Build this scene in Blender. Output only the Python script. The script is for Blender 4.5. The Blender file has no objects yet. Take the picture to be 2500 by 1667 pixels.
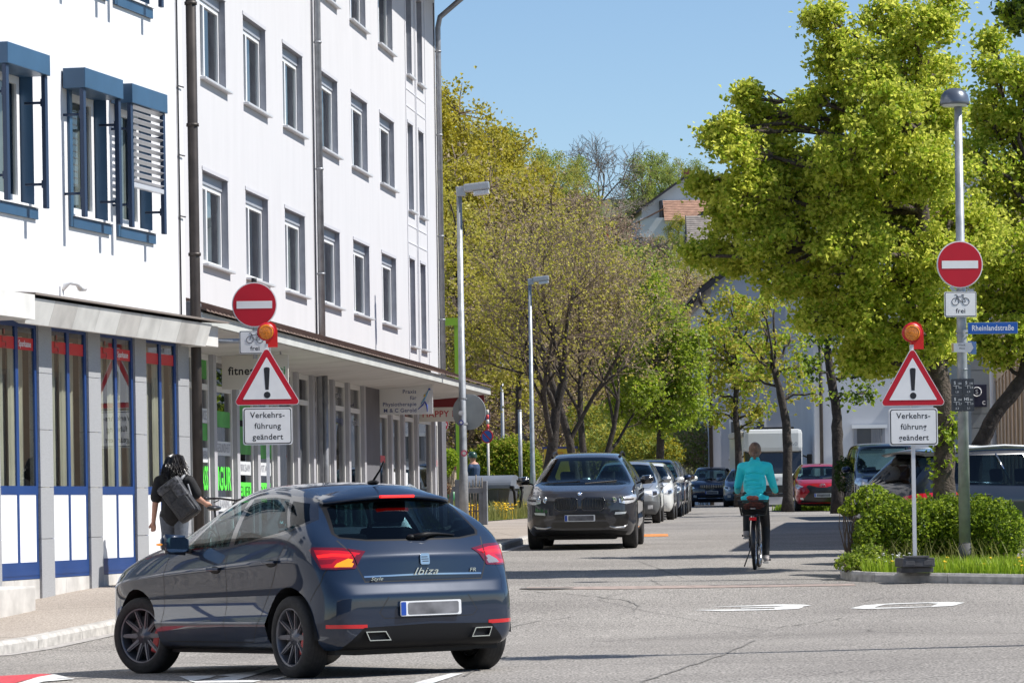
import bpy, bmesh, math, random
import numpy as np
from mathutils import Vector, Matrix
from mathutils.bvhtree import BVHTree
from mathutils.interpolate import poly_3d_calc

SC = bpy.context.scene
COL = SC.collection
R = math.radians
PI = math.pi

# ------------------------------------------------------------------ camera, world, sun, exposure
F, CX, PV, ROLL, EYE, SLOPE = 9000.0, 1250.0, 1238.0, 0.0157, 1.63, 0.0141
cam_data = bpy.data.cameras.new('camera')
cam = bpy.data.objects.new('camera', cam_data)
COL.objects.link(cam)
cam_data.sensor_width = 36.0
cam_data.lens = 36.0 * F / 2500.0
cam_data.shift_y = (PV - 833.5) / 2500.0
cam_data.clip_start = 0.5
cam_data.clip_end = 9000.0
cam.location = (0, 0, EYE)
cam.rotation_euler = (PI / 2, ROLL, 0)
SC.camera = cam

SUN_EL, SUN_AZ = R(52), R(95.0)          # azimuth clockwise from +Y
world = bpy.data.worlds.new('World')
SC.world = world
world.use_nodes = True
wn = world.node_tree
wn.nodes.clear()
sky = wn.nodes.new('ShaderNodeTexSky')
sky.sky_type = 'NISHITA'
sky.sun_disc = False
sky.sun_elevation = SUN_EL
sky.sun_rotation = SUN_AZ
sky.altitude = 900
sky.air_density = 1.0
sky.dust_density = 0.0
sky.ozone_density = 4.2
bg = wn.nodes.new('ShaderNodeBackground')
bg.inputs['Strength'].default_value = 0.09
wo = wn.nodes.new('ShaderNodeOutputWorld')
wn.links.new(sky.outputs[0], bg.inputs[0])
wn.links.new(bg.outputs[0], wo.inputs[0])

sun_data = bpy.data.lights.new('sun', 'SUN')
sun_data.energy = 4.7
sun_data.angle = R(0.5)
sun_data.color = (1.0, 0.96, 0.9)
sun = bpy.data.objects.new('sun', sun_data)
COL.objects.link(sun)
sd = Vector((math.sin(SUN_AZ) * math.cos(SUN_EL), math.cos(SUN_AZ) * math.cos(SUN_EL), math.sin(SUN_EL)))
sun.rotation_euler = sd.to_track_quat('Z', 'Y').to_euler()

SC.view_settings.view_transform = 'Standard'
SC.view_settings.look = 'None'
SC.view_settings.exposure = 0.56
SC.view_settings.gamma = 1.0
SC.view_settings.use_curve_mapping = False
SC.cycles.max_bounces = 8
SC.cycles.transparent_max_bounces = 12

# ------------------------------------------------------------------ placement helpers
_c, _s = math.cos(ROLL), math.sin(ROLL)
def ray(u, v):
    dx, dy = u - CX, PV - v
    return (dx * _c + dy * _s) / F, (-dx * _s + dy * _c) / F
_PR = ((-20, -.28), (65, .916), (95, 1.20), (128, 1.47), (165, 1.60), (200, 1.62), (4000, 1.62))
def road_z(y):
    for (a, za), (b, zb) in zip(_PR, _PR[1:]):
        if y <= b: return za + (zb - za) * (y - a) / (b - a)
    return 1.62
def gz(x, y):
    """road height: the side street climbs away and levels off; the junction in front is nearly level and cambered"""
    t = min(1, max(0, (46 - y) / 13.0)); t = t * t * (3 - 2 * t)
    t *= min(1, max(0, (26 - abs(x)) / 14.0))
    return road_z(y) + t * (-.0247 * (max(y, 14) - 27.83) + .0139 * (max(-8, min(8, x)) + .933))
def G(u, v, h=0.0):
    """point on the street (raised by h) seen at photo pixel u, v"""
    a, b = ray(u, v)
    lo, hi = 10.0, 300.0
    for _ in range(50):
        y = (lo + hi) / 2
        if EYE + b * y > gz(a * y, y) + h: lo = y
        else: hi = y
    return Vector((a * y, y, gz(a * y, y) + h))
def P(u, v, y):
    a, b = ray(u, v)
    return Vector((a * y, y, EYE + b * y))
def GX(u, y, h=0.0):
    """ground point at depth y below column u"""
    a, z = (u - CX) / F, 0
    for _ in range(4):
        z = gz(a * y, y) + h; v = PV - (z - EYE) / y * F
        a = (u - CX + (PV - v) * _s) / F
    return Vector((a * y, y, z))
def sstep(a, b, x):
    t = min(1, max(0, (x - a) / (b - a))); return t * t * (3 - 2 * t)
def terrain(x, y):
    z = gz(x, y)
    if y > 190:
        z += sstep(180, 420, y) * 27 + max(0, y - 420) * .085
        z += sstep(260, 420, y) * math.sin(x * .03 + 1)
    return z

# ------------------------------------------------------------------ materials
MATS = {}
def mat(name, color, rough=.6, metal=0.0, coat=0.0, spec=.5, noise=None, bump=None, emit=None, trans=0.0, coat_rough=.03, stretch=None):
    """noise=(scale, amount[, detail]) varies the colour; bump=(scale, strength[, dist])"""
    if name in MATS: return MATS[name]
    m = bpy.data.materials.new(name); m.use_nodes = True
    nt = m.node_tree; b = nt.nodes['Principled BSDF']
    c = (*color, 1)
    b.inputs['Base Color'].default_value = c
    b.inputs['Roughness'].default_value = rough
    b.inputs['Metallic'].default_value = metal
    b.inputs['Specular IOR Level'].default_value = spec
    b.inputs['Coat Weight'].default_value = coat
    b.inputs['Coat Roughness'].default_value = coat_rough
    if trans: b.inputs['Transmission Weight'].default_value = trans
    tc = None
    if noise or bump:
        tc = nt.nodes.new('ShaderNodeTexCoord')
    if noise:
        n = nt.nodes.new('ShaderNodeTexNoise'); n.inputs['Scale'].default_value = noise[0]
        n.inputs['Detail'].default_value = noise[2] if len(noise) > 2 else 5
        if stretch:
            mp = nt.nodes.new('ShaderNodeMapping'); mp.inputs['Scale'].default_value = stretch
            nt.links.new(tc.outputs['Object'], mp.inputs[0]); nt.links.new(mp.outputs[0], n.inputs['Vector'])
        else: nt.links.new(tc.outputs['Object'], n.inputs['Vector'])
        r = nt.nodes.new('ShaderNodeMapRange')
        r.inputs[1].default_value = .3; r.inputs[2].default_value = .7
        r.inputs[3].default_value = 1 - noise[1]; r.inputs[4].default_value = 1 + noise[1]
        nt.links.new(n.outputs['Fac'], r.inputs[0])
        mx = nt.nodes.new('ShaderNodeMix'); mx.data_type = 'RGBA'; mx.blend_type = 'MULTIPLY'
        mx.inputs[0].default_value = 1; mx.inputs[6].default_value = c
        nt.links.new(r.outputs[0], mx.inputs[7])
        nt.links.new(mx.outputs[2], b.inputs['Base Color'])
    if bump:
        n2 = nt.nodes.new('ShaderNodeTexNoise'); n2.inputs['Scale'].default_value = bump[0]; n2.inputs['Detail'].default_value = 4
        nt.links.new(tc.outputs['Object'], n2.inputs['Vector'])
        bp = nt.nodes.new('ShaderNodeBump'); bp.inputs['Strength'].default_value = bump[1]
        bp.inputs['Distance'].default_value = bump[2] if len(bump) > 2 else .01
        nt.links.new(n2.outputs['Fac'], bp.inputs['Height'])
        nt.links.new(bp.outputs[0], b.inputs['Normal'])
    if emit:
        b.inputs['Emission Color'].default_value = (*emit[:3], 1); b.inputs['Emission Strength'].default_value = emit[3]
    MATS[name] = m
    return m
def glass(name, tint, refl=.1, alpha_dark=0.0, rough=0.0):
    """thin glass: tinted see-through plus mirror reflection by angle"""
    if name in MATS: return MATS[name]
    m = bpy.data.materials.new(name); m.use_nodes = True
    nt = m.node_tree; nt.nodes.clear()
    o = nt.nodes.new('ShaderNodeOutputMaterial')
    t = nt.nodes.new('ShaderNodeBsdfTransparent'); t.inputs[0].default_value = (*tint, 1)
    g = nt.nodes.new('ShaderNodeBsdfGlossy'); g.inputs['Roughness'].default_value = rough
    fr = nt.nodes.new('ShaderNodeLayerWeight'); fr.inputs[0].default_value = .5
    mr = nt.nodes.new('ShaderNodeMath'); mr.operation = 'POWER'; mr.inputs[1].default_value = 5.0
    ma = nt.nodes.new('ShaderNodeMath'); ma.operation = 'MULTIPLY_ADD'; ma.inputs[1].default_value = 1 - refl; ma.inputs[2].default_value = refl
    nt.links.new(fr.outputs['Facing'], mr.inputs[0]); nt.links.new(mr.outputs[0], ma.inputs[0])
    mx = nt.nodes.new('ShaderNodeMixShader')
    nt.links.new(ma.outputs[0], mx.inputs[0]); nt.links.new(t.outputs[0], mx.inputs[1]); nt.links.new(g.outputs[0], mx.inputs[2])
    nt.links.new(mx.outputs[0], o.inputs[0])
    MATS[name] = m
    return m
def leafmat(name, c1, c2, transl=.45, rough=.5):
    """leaf colour varied per leaf island"""
    if name in MATS: return MATS[name]
    m = bpy.data.materials.new(name); m.use_nodes = True
    nt = m.node_tree; nt.nodes.clear()
    o = nt.nodes.new('ShaderNodeOutputMaterial')
    ge = nt.nodes.new('ShaderNodeNewGeometry')
    mx = nt.nodes.new('ShaderNodeMix'); mx.data_type = 'RGBA'
    mx.inputs[6].default_value = (*c1, 1); mx.inputs[7].default_value = (*c2, 1)
    nt.links.new(ge.outputs['Random Per Island'], mx.inputs[0])
    d = nt.nodes.new('ShaderNodeBsdfPrincipled'); d.inputs['Roughness'].default_value = rough; d.inputs['Specular IOR Level'].default_value = .25
    t = nt.nodes.new('ShaderNodeBsdfTranslucent')
    ms = nt.nodes.new('ShaderNodeMixShader'); ms.inputs[0].default_value = transl
    nt.links.new(mx.outputs[2], d.inputs['Base Color']); nt.links.new(mx.outputs[2], t.inputs[0])
    nt.links.new(d.outputs[0], ms.inputs[1]); nt.links.new(t.outputs[0], ms.inputs[2]); nt.links.new(ms.outputs[0], o.inputs[0])
    MATS[name] = m
    return m

# ------------------------------------------------------------------ object helpers
def tag(o, label=None, cat=None, group=None, kind=None):
    if label: o['label'] = label
    if cat: o['category'] = cat
    if group: o['group'] = group
    if kind: o['kind'] = kind
    return o
def thing(name, label, cat, loc=(0, 0, 0), rz=0.0, group=None, slope=False):
    o = bpy.data.objects.new(name, None)
    o.empty_display_size = .2
    COL.objects.link(o)
    if slope:
        m = Matrix.Rotation(math.atan(SLOPE), 3, 'X') @ Matrix.Rotation(rz, 3, 'Z')
        o.rotation_euler = m.to_euler()
    else:
        o.rotation_euler = (0, 0, rz)
    o.location = loc
    return tag(o, label, cat, group)
def copy_tree(o, parent=None):
    c = o.copy(); COL.objects.link(c)
    if parent: c.parent = parent
    for ch in [q for q in o.children]:
        copy_tree(ch, c)
    return c

class MB:
    """collects shapes into one mesh"""
    def __init__(s): s.v = []; s.f = []; s.m = []; s.T = Matrix.Identity(4); s.mi = 0; s.sm = []; s.smooth = False
    def at(s, loc=(0, 0, 0), rx=0, ry=0, rz=0):
        s.T = Matrix.Translation(loc) @ Matrix.Rotation(rz, 4, 'Z') @ Matrix.Rotation(ry, 4, 'Y') @ Matrix.Rotation(rx, 4, 'X'); return s
    def reset(s): s.T = Matrix.Identity(4); return s
    def mat(s, i): s.mi = i; return s
    def sh(s, b): s.smooth = b; return s
    def add(s, vs, fs):
        n = len(s.v); T = s.T
        s.v += [tuple(T @ Vector(p)) for p in vs]
        s.f += [tuple(n + i for i in f) for f in fs]
        s.m += [s.mi] * len(fs); s.sm += [s.smooth] * len(fs)
        return s
    def box(s, x0, x1, y0, y1, z0, z1):
        v = [(x0, y0, z0), (x1, y0, z0), (x1, y1, z0), (x0, y1, z0), (x0, y0, z1), (x1, y0, z1), (x1, y1, z1), (x0, y1, z1)]
        return s.add(v, [(0, 3, 2, 1), (4, 5, 6, 7), (0, 1, 5, 4), (1, 2, 6, 5), (2, 3, 7, 6), (3, 0, 4, 7)])
    def bbox(s, x0, x1, y0, y1, z0, z1, b=.01):
        """box with chamfered edges"""
        bm = bmesh.new(); bmesh.ops.create_cube(bm, size=1)
        for q in bm.verts:
            q.co = Vector(((x0 + x1) / 2 + q.co.x * (x1 - x0), (y0 + y1) / 2 + q.co.y * (y1 - y0), (z0 + z1) / 2 + q.co.z * (z1 - z0)))
        bmesh.ops.bevel(bm, geom=list(bm.edges), offset=b, segments=2, affect='EDGES', profile=.6)
        return s.bm(bm)
    def bm(s, bm):
        bm.verts.index_update()
        s.add([q.co for q in bm.verts], [[q.index for q in f.verts] for f in bm.faces]); bm.free(); return s
    def quad(s, a, b, c, d): return s.add([a, b, c, d], [(0, 1, 2, 3)])
    def poly(s, pts, n, th):
        """polygon of 3-D points extruded by th along n"""
        n = Vector(n).normalized() * th; k = len(pts)
        v = [Vector(p) for p in pts] + [Vector(p) + n for p in pts]
        f = [tuple(range(k - 1, -1, -1)), tuple(range(k, 2 * k))] + [(i, (i + 1) % k, k + (i + 1) % k, k + i) for i in range(k)]
        return s.add(v, f)
    def xz(s, pts, y0, y1):
        """polygon in the x-z plane with thickness y0..y1 (y0 nearer camera)"""
        return s.poly([(p[0], y1, p[1]) for p in pts], (0, -1, 0), y1 - y0)
    def tube(s, path, rad, n=8, cap=True):
        path = [Vector(p) for p in path]
        if not hasattr(rad, '__len__'): rad = [rad] * len(path)
        vs = []; up = None
        for i, p in enumerate(path):
            d = (path[min(i + 1, len(path) - 1)] - path[max(i - 1, 0)])
            if d.length < 1e-9: d = Vector((0, 0, 1))
            d.normalize()
            if up is None:
                a = Vector((1, 0, 0)) if abs(d.x) < .8 else Vector((0, 1, 0)); up = (a - d * a.dot(d)).normalized()
            else:
                up = up - d * up.dot(d)
                up = up.normalized() if up.length > 1e-6 else d.orthogonal().normalized()
            w = d.cross(up)
            for k in range(n):
                t = 2 * PI * k / n
                vs.append(p + (up * math.cos(t) + w * math.sin(t)) * rad[i])
        fs = []
        for i in range(len(path) - 1):
            for k in range(n):
                a, b = i * n + k, i * n + (k + 1) % n
                fs.append((a, b, b + n, a + n))
        if cap:
            fs.append(tuple(range(n - 1, -1, -1))); fs.append(tuple(range((len(path) - 1) * n, len(path) * n)))
        sm = s.smooth; s.smooth = n > 5; s.add(vs, fs); s.smooth = sm
        return s
    def lathe(s, prof, n=24, axis='z', cap=False):
        """profile of (r, h) turned round an axis"""
        vs = []
        for r, h in prof:
            for k in range(n):
                t = 2 * PI * k / n; a, b = r * math.cos(t), r * math.sin(t)
                vs.append((a, b, h) if axis == 'z' else ((a, h, b) if axis == 'y' else (h, a, b)))
        fs = []
        for i in range(len(prof) - 1):
            for k in range(n):
                a, b = i * n + k, i * n + (k + 1) % n
                fs.append((a, b, b + n, a + n) if axis != 'y' else (a, a + n, b + n, b))
        if cap:
            fs.append(tuple(range(n - 1, -1, -1))); fs.append(tuple(range((len(prof) - 1) * n, len(prof) * n)))
        sm = s.smooth; s.smooth = True; s.add(vs, fs); s.smooth = sm
        return s
    def ell(s, c, r, n=16, m=10):
        """ellipsoid"""
        vs = []; fs = []
        for i in range(m + 1):
            p = PI * i / m
            for k in range(n):
                t = 2 * PI * k / n
                vs.append((c[0] + r[0] * math.sin(p) * math.cos(t), c[1] + r[1] * math.sin(p) * math.sin(t), c[2] + r[2] * math.cos(p)))
        for i in range(m):
            for k in range(n):
                a, b = i * n + k, i * n + (k + 1) % n
                fs.append((a, a + n, b + n, b))
        sm = s.smooth; s.smooth = True; s.add(vs, fs); s.smooth = sm
        return s
    def cap(s, a, b, ra, rb, n=12):
        """tapered limb with round ends"""
        a, b = Vector(a), Vector(b); d = (b - a)
        L = d.length; d.normalize()
        path = []; rad = []
        for t in (-.98, -.8, -.5): path.append(a + d * ra * t); rad.append(ra * math.sqrt(1 - t * t))
        path.append(a); rad.append(ra); path.append(b); rad.append(rb)
        for t in (.5, .8, .98): path.append(b + d * rb * t); rad.append(rb * math.sqrt(1 - t * t))
        return s.tube(path, rad, n)
    def mesh(s, name):
        me = bpy.data.meshes.new(name)
        me.from_pydata(s.v, [], s.f)
        me.polygons.foreach_set('material_index', s.m)
        me.polygons.foreach_set('use_smooth', s.sm)
        return me
    def build(s, name, mats, parent=None, fix=True):
        me = s.mesh(name)
        for m in (mats if isinstance(mats, (list, tuple)) else [mats]): me.materials.append(m)
        if fix and len(s.f) < 60000:
            bm = bmesh.new(); bm.from_mesh(me); bmesh.ops.recalc_face_normals(bm, faces=bm.faces); bm.to_mesh(me); bm.free()
        me.update()
        return link(name, me, parent)
def link(name, me, parent=None):
    o = bpy.data.objects.new(name, me); COL.objects.link(o)
    if parent is not None: o.parent = parent
    return o
def remeshed(mb, name, mats, parent, voxel=.01, smooth=6, assign=None):
    """fuse overlapping shapes into one continuous skin"""
    me = mb.mesh(name); o = bpy.data.objects.new(name, me); COL.objects.link(o)
    r = o.modifiers.new('r', 'REMESH'); r.mode = 'VOXEL'; r.voxel_size = voxel
    sm = o.modifiers.new('s', 'SMOOTH'); sm.iterations = smooth; sm.factor = .5
    dg = bpy.context.evaluated_depsgraph_get()
    m2 = bpy.data.meshes.new_from_object(o.evaluated_get(dg)); m2.name = name
    bpy.data.objects.remove(o); bpy.data.meshes.remove(me)
    m2.materials.clear()
    for m in (mats if isinstance(mats, (list, tuple)) else [mats]): m2.materials.append(m)
    m2.polygons.foreach_set('use_smooth', [True] * len(m2.polygons))
    m2.polygons.foreach_set('material_index', [assign(p.center) if assign else 0 for p in m2.polygons])
    return link(name, m2, parent)
def text(name, s, size, m, parent, loc, rx=PI / 2, rz=0.0, align='CENTER', sx=1.0, depth=.0003, shear=0.0, bold=0.0):
    cu = bpy.data.curves.new(name, 'FONT'); cu.body = s; cu.size = size; cu.align_x = align; cu.align_y = 'CENTER'
    cu.extrude = depth; cu.offset = bold; cu.shear = shear; cu.resolution_u = 4; cu.space_character = 1.06
    o = bpy.data.objects.new(name, cu); COL.objects.link(o)
    dg = bpy.context.evaluated_depsgraph_get()
    me = bpy.data.meshes.new_from_object(o.evaluated_get(dg)); me.name = name
    bpy.data.objects.remove(o); bpy.data.curves.remove(cu)
    me.materials.clear(); me.materials.append(m)
    o = link(name, me, parent)
    o.matrix_local = Matrix.Translation(loc) @ Matrix.Rotation(rz, 4, 'Z') @ Matrix.Rotation(rx, 4, 'X') @ Matrix.Diagonal((sx, 1, 1, 1))
    return o
def rrect(w, h, r, n=5):
    """rounded rectangle outline"""
    pts = []
    for cx, cy, a0 in ((w / 2 - r, h / 2 - r, 0), (-w / 2 + r, h / 2 - r, 90), (-w / 2 + r, -h / 2 + r, 180), (w / 2 - r, -h / 2 + r, 270)):
        for k in range(n + 1):
            a = R(a0 + 90 * k / n); pts.append((cx + r * math.cos(a), cy + r * math.sin(a)))
    return pts
def circ(r, n=40, c=(0, 0)): return [(c[0] + r * math.cos(2 * PI * k / n), c[1] + r * math.sin(2 * PI * k / n)) for k in range(n)]
# ------------------------------------------------------------------ cars
def paint(name, c, metal=.2, rough=.42):
    if name in MATS: return MATS[name]
    m = bpy.data.materials.new(name); m.use_nodes = True
    nt = m.node_tree; b = nt.nodes['Principled BSDF']; o = nt.nodes['Material Output']
    b.inputs['Base Color'].default_value = (*c, 1); b.inputs['Metallic'].default_value = metal; b.inputs['Roughness'].default_value = rough
    b.inputs['Specular IOR Level'].default_value = .12 if sum(c) < .5 else .4; b.inputs['Coat Weight'].default_value = 1.0; b.inputs['Coat Roughness'].default_value = .015; b.inputs['Coat IOR'].default_value = 1.6
    # fine flake and road-film variation
    tc = nt.nodes.new('ShaderNodeTexCoord'); n = nt.nodes.new('ShaderNodeTexNoise'); n.inputs['Scale'].default_value = 3; n.inputs['Detail'].default_value = 6
    nt.links.new(tc.outputs['Object'], n.inputs['Vector'])
    mr = nt.nodes.new('ShaderNodeMapRange'); mr.inputs[3].default_value = rough - .06; mr.inputs[4].default_value = rough + .08
    nt.links.new(n.outputs['Fac'], mr.inputs[0]); nt.links.new(mr.outputs[0], b.inputs['Roughness'])
    ge = nt.nodes.new('ShaderNodeNewGeometry'); d = nt.nodes.new('ShaderNodeBsdfDiffuse'); d.inputs[0].default_value = (.015, .015, .016, 1)
    mx = nt.nodes.new('ShaderNodeMixShader')
    nt.links.new(ge.outputs['Backfacing'], mx.inputs[0]); nt.links.new(b.outputs[0], mx.inputs[1]); nt.links.new(d.outputs[0], mx.inputs[2])
    nt.links.new(mx.outputs[0], o.inputs[0])
    MATS[name] = m
    return m
M_TRIM = mat('black_trim', (.012, .012, .013), .5, spec=.15)
M_SEAM = mat('seam_dark', (.006, .006, .007), .7)
M_TYRE = mat('tyre_rubber', (.022, .021, .021), .82, noise=(30, .3))
M_RIM_DARK = mat('dark_alloy', (.15, .15, .165), .35, .6)
M_RIM = mat('silver_alloy', (.45, .45, .46), .3, .9)
M_CHROME = mat('chrome', (.58, .58, .6), .15, 1.0)
M_PLATE = mat('plate_white', (.75, .76, .77), .4)
M_PLATEB = mat('plate_blue', (.01, .06, .35), .4)
M_PLATETXT = mat('plate_blur', (.14, .14, .15), .5, noise=(7, .5))
M_RED = mat('lamp_red', (.45, .006, .012), .12, 0, 1.0, emit=(.5, .004, .008, .15))
M_REDDARK = mat('lamp_dark_red', (.12, .006, .012), .12, 0, 1.0)
M_AMBER = mat('lamp_amber', (.8, .25, .01), .2, 0, .8, emit=(1, .35, .01, .4))
M_REDLIT = mat('brake_lit', (.7, .01, .01), .2, 0, .8, emit=(1, .015, .01, 1.0))
M_LAMP = mat('lamp_clear', (.72, .74, .77), .15, .4, 1.0, noise=(18, .35))
M_LAMPIN = mat('lamp_dark', (.05, .05, .055), .1, .3, 1.0)
M_INT = mat('car_interior', (.02, .02, .022), .8)
M_SEAT = mat('seat_cloth', (.035, .035, .04), .9)
M_GLASS_T = glass('privacy_glass', (.14, .20, .23), .035)
M_GLASS = glass('car_glass', (.45, .60, .60), .03)
M_MIRROR = mat('mirror_glass', (.7, .75, .8), .03, 1.0)
M_SKIN = mat('skin', (.50, .27, .19), .55, noise=(20, .1))

def car_rows(p):
    """side-view lattice: x, z, half-width for 13 columns (rear to front) x 8 rows (bottom to top)"""
    W = p['W']; xr, xf = p['xr'], p['xf']; xq, xh, xc = p['xq'], p['xh'], p['xc']
    nx, nz = 13, 8
    xt = [xq, xq + .12, xq + .38] + [xq + .38 + (xh - xq - .38) * t for t in (.28, .54, .79, 1.0)] + [(xh + xc) / 2, xc]
    hl = xf - .06 - xc
    xt += [xc + hl * t for t in (.32, .62, .86)] + [xf + p['fx'][7]]
    xb0, xb8 = xr + .5, xc + .02
    xb = [0, 0] + [xb0 + (xb8 - xb0) * t / 6 for t in range(7)]
    xb += xt[9:12] + [0]
    zt = [p['zq'], p['zq'] + .012, p['zq'] + (p['zr'] - p['zq']) * .7]
    for i in range(3, 7):
        t = (i - 3) / 3; zt.append(p['zr'] - (p['zr'] - p['zh']) * max(0, t - .33) ** 1.5 * 1.82)
    zt[3] = p['zr'] - .004
    zt += [(p['zh'] + p['zc']) / 2 + .025, p['zc']]
    for t in (.32, .62, .86): zt.append(p['zc'] - (p['zc'] - p['zn']) * t ** p.get('hp', 1.7))
    zt.append(p['zn'] - .02)
    wr = p['wr']
    wt = [wr * .95, wr * .975, wr, wr, wr, wr * .985, wr * .95, (wr * .95 + W * .82) / 2, W * .83, W * .80, W * .76, W * .70, W * .60]
    X = np.zeros((nx, nz)); Z = np.zeros((nx, nz)); Y = np.zeros((nx, nz))
    zlow = p.get('zlow', [.19, .27, .42, .58])
    for i in range(nx):
        s = i / (nx - 1.0)
        cab = i <= 8
        zbelt = p['zb_r'] + (p['zb_f'] - p['zb_r']) * min(1, max(0, (i - 1) / 7.)) if cab else zt[i] - .06 - .02 * (i - 8)
        zs = zbelt - p.get('sh', .17) if cab else min(zbelt - .07, p['zb_f'] - p.get('sh', .17) - .02 * (i - 8))
        rows_z = list(zlow) + [zs, zbelt, zbelt + (zt[i] - zbelt) * .55, zt[i]]
        wb_ = W * (.955 if cab else .95 - .02 * (i - 8))
        rows_w = [W - .12, W - .045, W - .004, W - p.get('conc', .022), W, wb_, wb_ + (wt[i] - wb_) * .5 + .018, wt[i]]
        for k in range(nz):
            X[i, k] = xb[i] + (xt[i] - xb[i]) * {5: 0, 6: .55, 7: 1}.get(k, 0) if k > 4 else xb[i]
            Z[i, k] = rows_z[k]; Y[i, k] = rows_w[k]
    # ends
    for k in range(nz):
        X[0, k] = xr + p['rx'][k]; Z[0, k] = p['rz'][k]; Y[0, k] = W * p['rw'][k]
        X[1, k] = X[0, k] + p.get('rd', .14); Y[1, k] = min(Y[2, k], W * (p['rw'][k] + (1 - p['rw'][k]) * .72)) if k < 6 else Y[1, k]
        Z[1, k] = .35 * Z[0, k] + .65 * Z[1, k]
        X[12, k] = xf + p['fx'][k]; Z[12, k] = p['fz'][k]; Y[12, k] = W * p['fw'][k]
        X[11, k] = min(X[11, k], X[12, k] - .12); Y[11, k] = min(Y[10, k], W * (p['fw'][k] + (1 - p['fw'][k]) * .66)) if k < 7 else Y[11, k]
        Z[11, k] = .5 * Z[12, k] + .5 * Z[11, k] if k < 4 else Z[11, k]
    Y[0, 7] = wt[0]; X[0, 7] = xq; Z[0, 7] = p['zq']
    return X, Y, Z

def car_surface(p, level=3):
    X, Y, Z = car_rows(p); nx, nz = X.shape; fr = [0, .42, .78, 1.0]
    idx = {}; vs = []
    bul = [p.get('rb', .07)] + [p.get('rb', .07) * .6, .02, 0, 0, .02, .07, .10, .11, .10, .09, .09, p.get('fb', .12)]
    def vert(i, j, k):
        key = (i, j, k)
        if key in idx: return idx[key]
        f = fr[abs(j)] * (1 if j >= 0 else -1)
        x = X[i, k]; y = Y[i, k] * f; z = Z[i, k]
        q = 1 - f * f
        if k == nz - 1: x += (bul[i] if i or 'rbk' not in p else p['rbk'][k]) * (-1 if i < 3 else 1) * q; z += p.get('crown', .03) * q * (1 if i < 9 else .8)
        elif i == 0: x -= (p['rbk'][k] if 'rbk' in p else bul[0]) * q
        elif i == nx - 1: x += bul[-1] * q
        vs.append((x, y, z)); idx[key] = len(vs) - 1
        return idx[key]
    fs = []
    J = range(-3, 3)
    for i in range(nx - 1):
        for j in J:
            fs.append((vert(i, j, nz - 1), vert(i + 1, j, nz - 1), vert(i + 1, j + 1, nz - 1), vert(i, j + 1, nz - 1)))
            fs.append((vert(i, j, 0), vert(i, j + 1, 0), vert(i + 1, j + 1, 0), vert(i + 1, j, 0)))
        for k in range(nz - 1):
            fs.append((vert(i, 3, k), vert(i, 3, k + 1), vert(i + 1, 3, k + 1), vert(i + 1, 3, k)))
            fs.append((vert(i, -3, k), vert(i + 1, -3, k), vert(i + 1, -3, k + 1), vert(i, -3, k + 1)))
    for k in range(nz - 1):
        for j in J:
            fs.append((vert(0, j, k), vert(0, j, k + 1), vert(0, j + 1, k + 1), vert(0, j + 1, k)))
            fs.append((vert(nx - 1, j, k), vert(nx - 1, j + 1, k), vert(nx - 1, j + 1, k + 1), vert(nx - 1, j, k + 1)))
    me = bpy.data.meshes.new('cage'); me.from_pydata(vs, [], fs)
    inv = {v: k for k, v in idx.items()}
    cr = me.attributes.new('crease_edge', 'FLOAT', 'EDGE')
    for e in me.edges:
        a, b = inv[e.vertices[0]], inv[e.vertices[1]]
        c = 0
        if a[2] == b[2] and abs(a[1]) == 3 and abs(b[1]) == 3:
            if a[2] in (2, 4): c = p.get('cr', .55)
            if a[2] == 0: c = .6
            if a[2] == 7 and min(a[0], b[0]) >= 8: c = .35
        if a[2] == b[2] == 4 and a[0] == b[0] == 0: c = p.get('crr', .6)
        if a[2] == b[2] == 3 and a[0] == b[0] == 0: c = p.get('crr', .6) * .9
        if a[2] == b[2] == 5 and a[0] == b[0] == 0: c = p.get('crr5', .0)
        cr.data[e.index].value = c
    o = bpy.data.objects.new('cage', me); COL.objects.link(o)
    m = o.modifiers.new('s', 'SUBSURF'); m.levels = level; m.render_levels = level
    dg = bpy.context.evaluated_depsgraph_get()
    out = bpy.data.meshes.new_from_object(o.evaluated_get(dg))
    bpy.data.objects.remove(o); bpy.data.meshes.remove(me)
    return out

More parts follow.
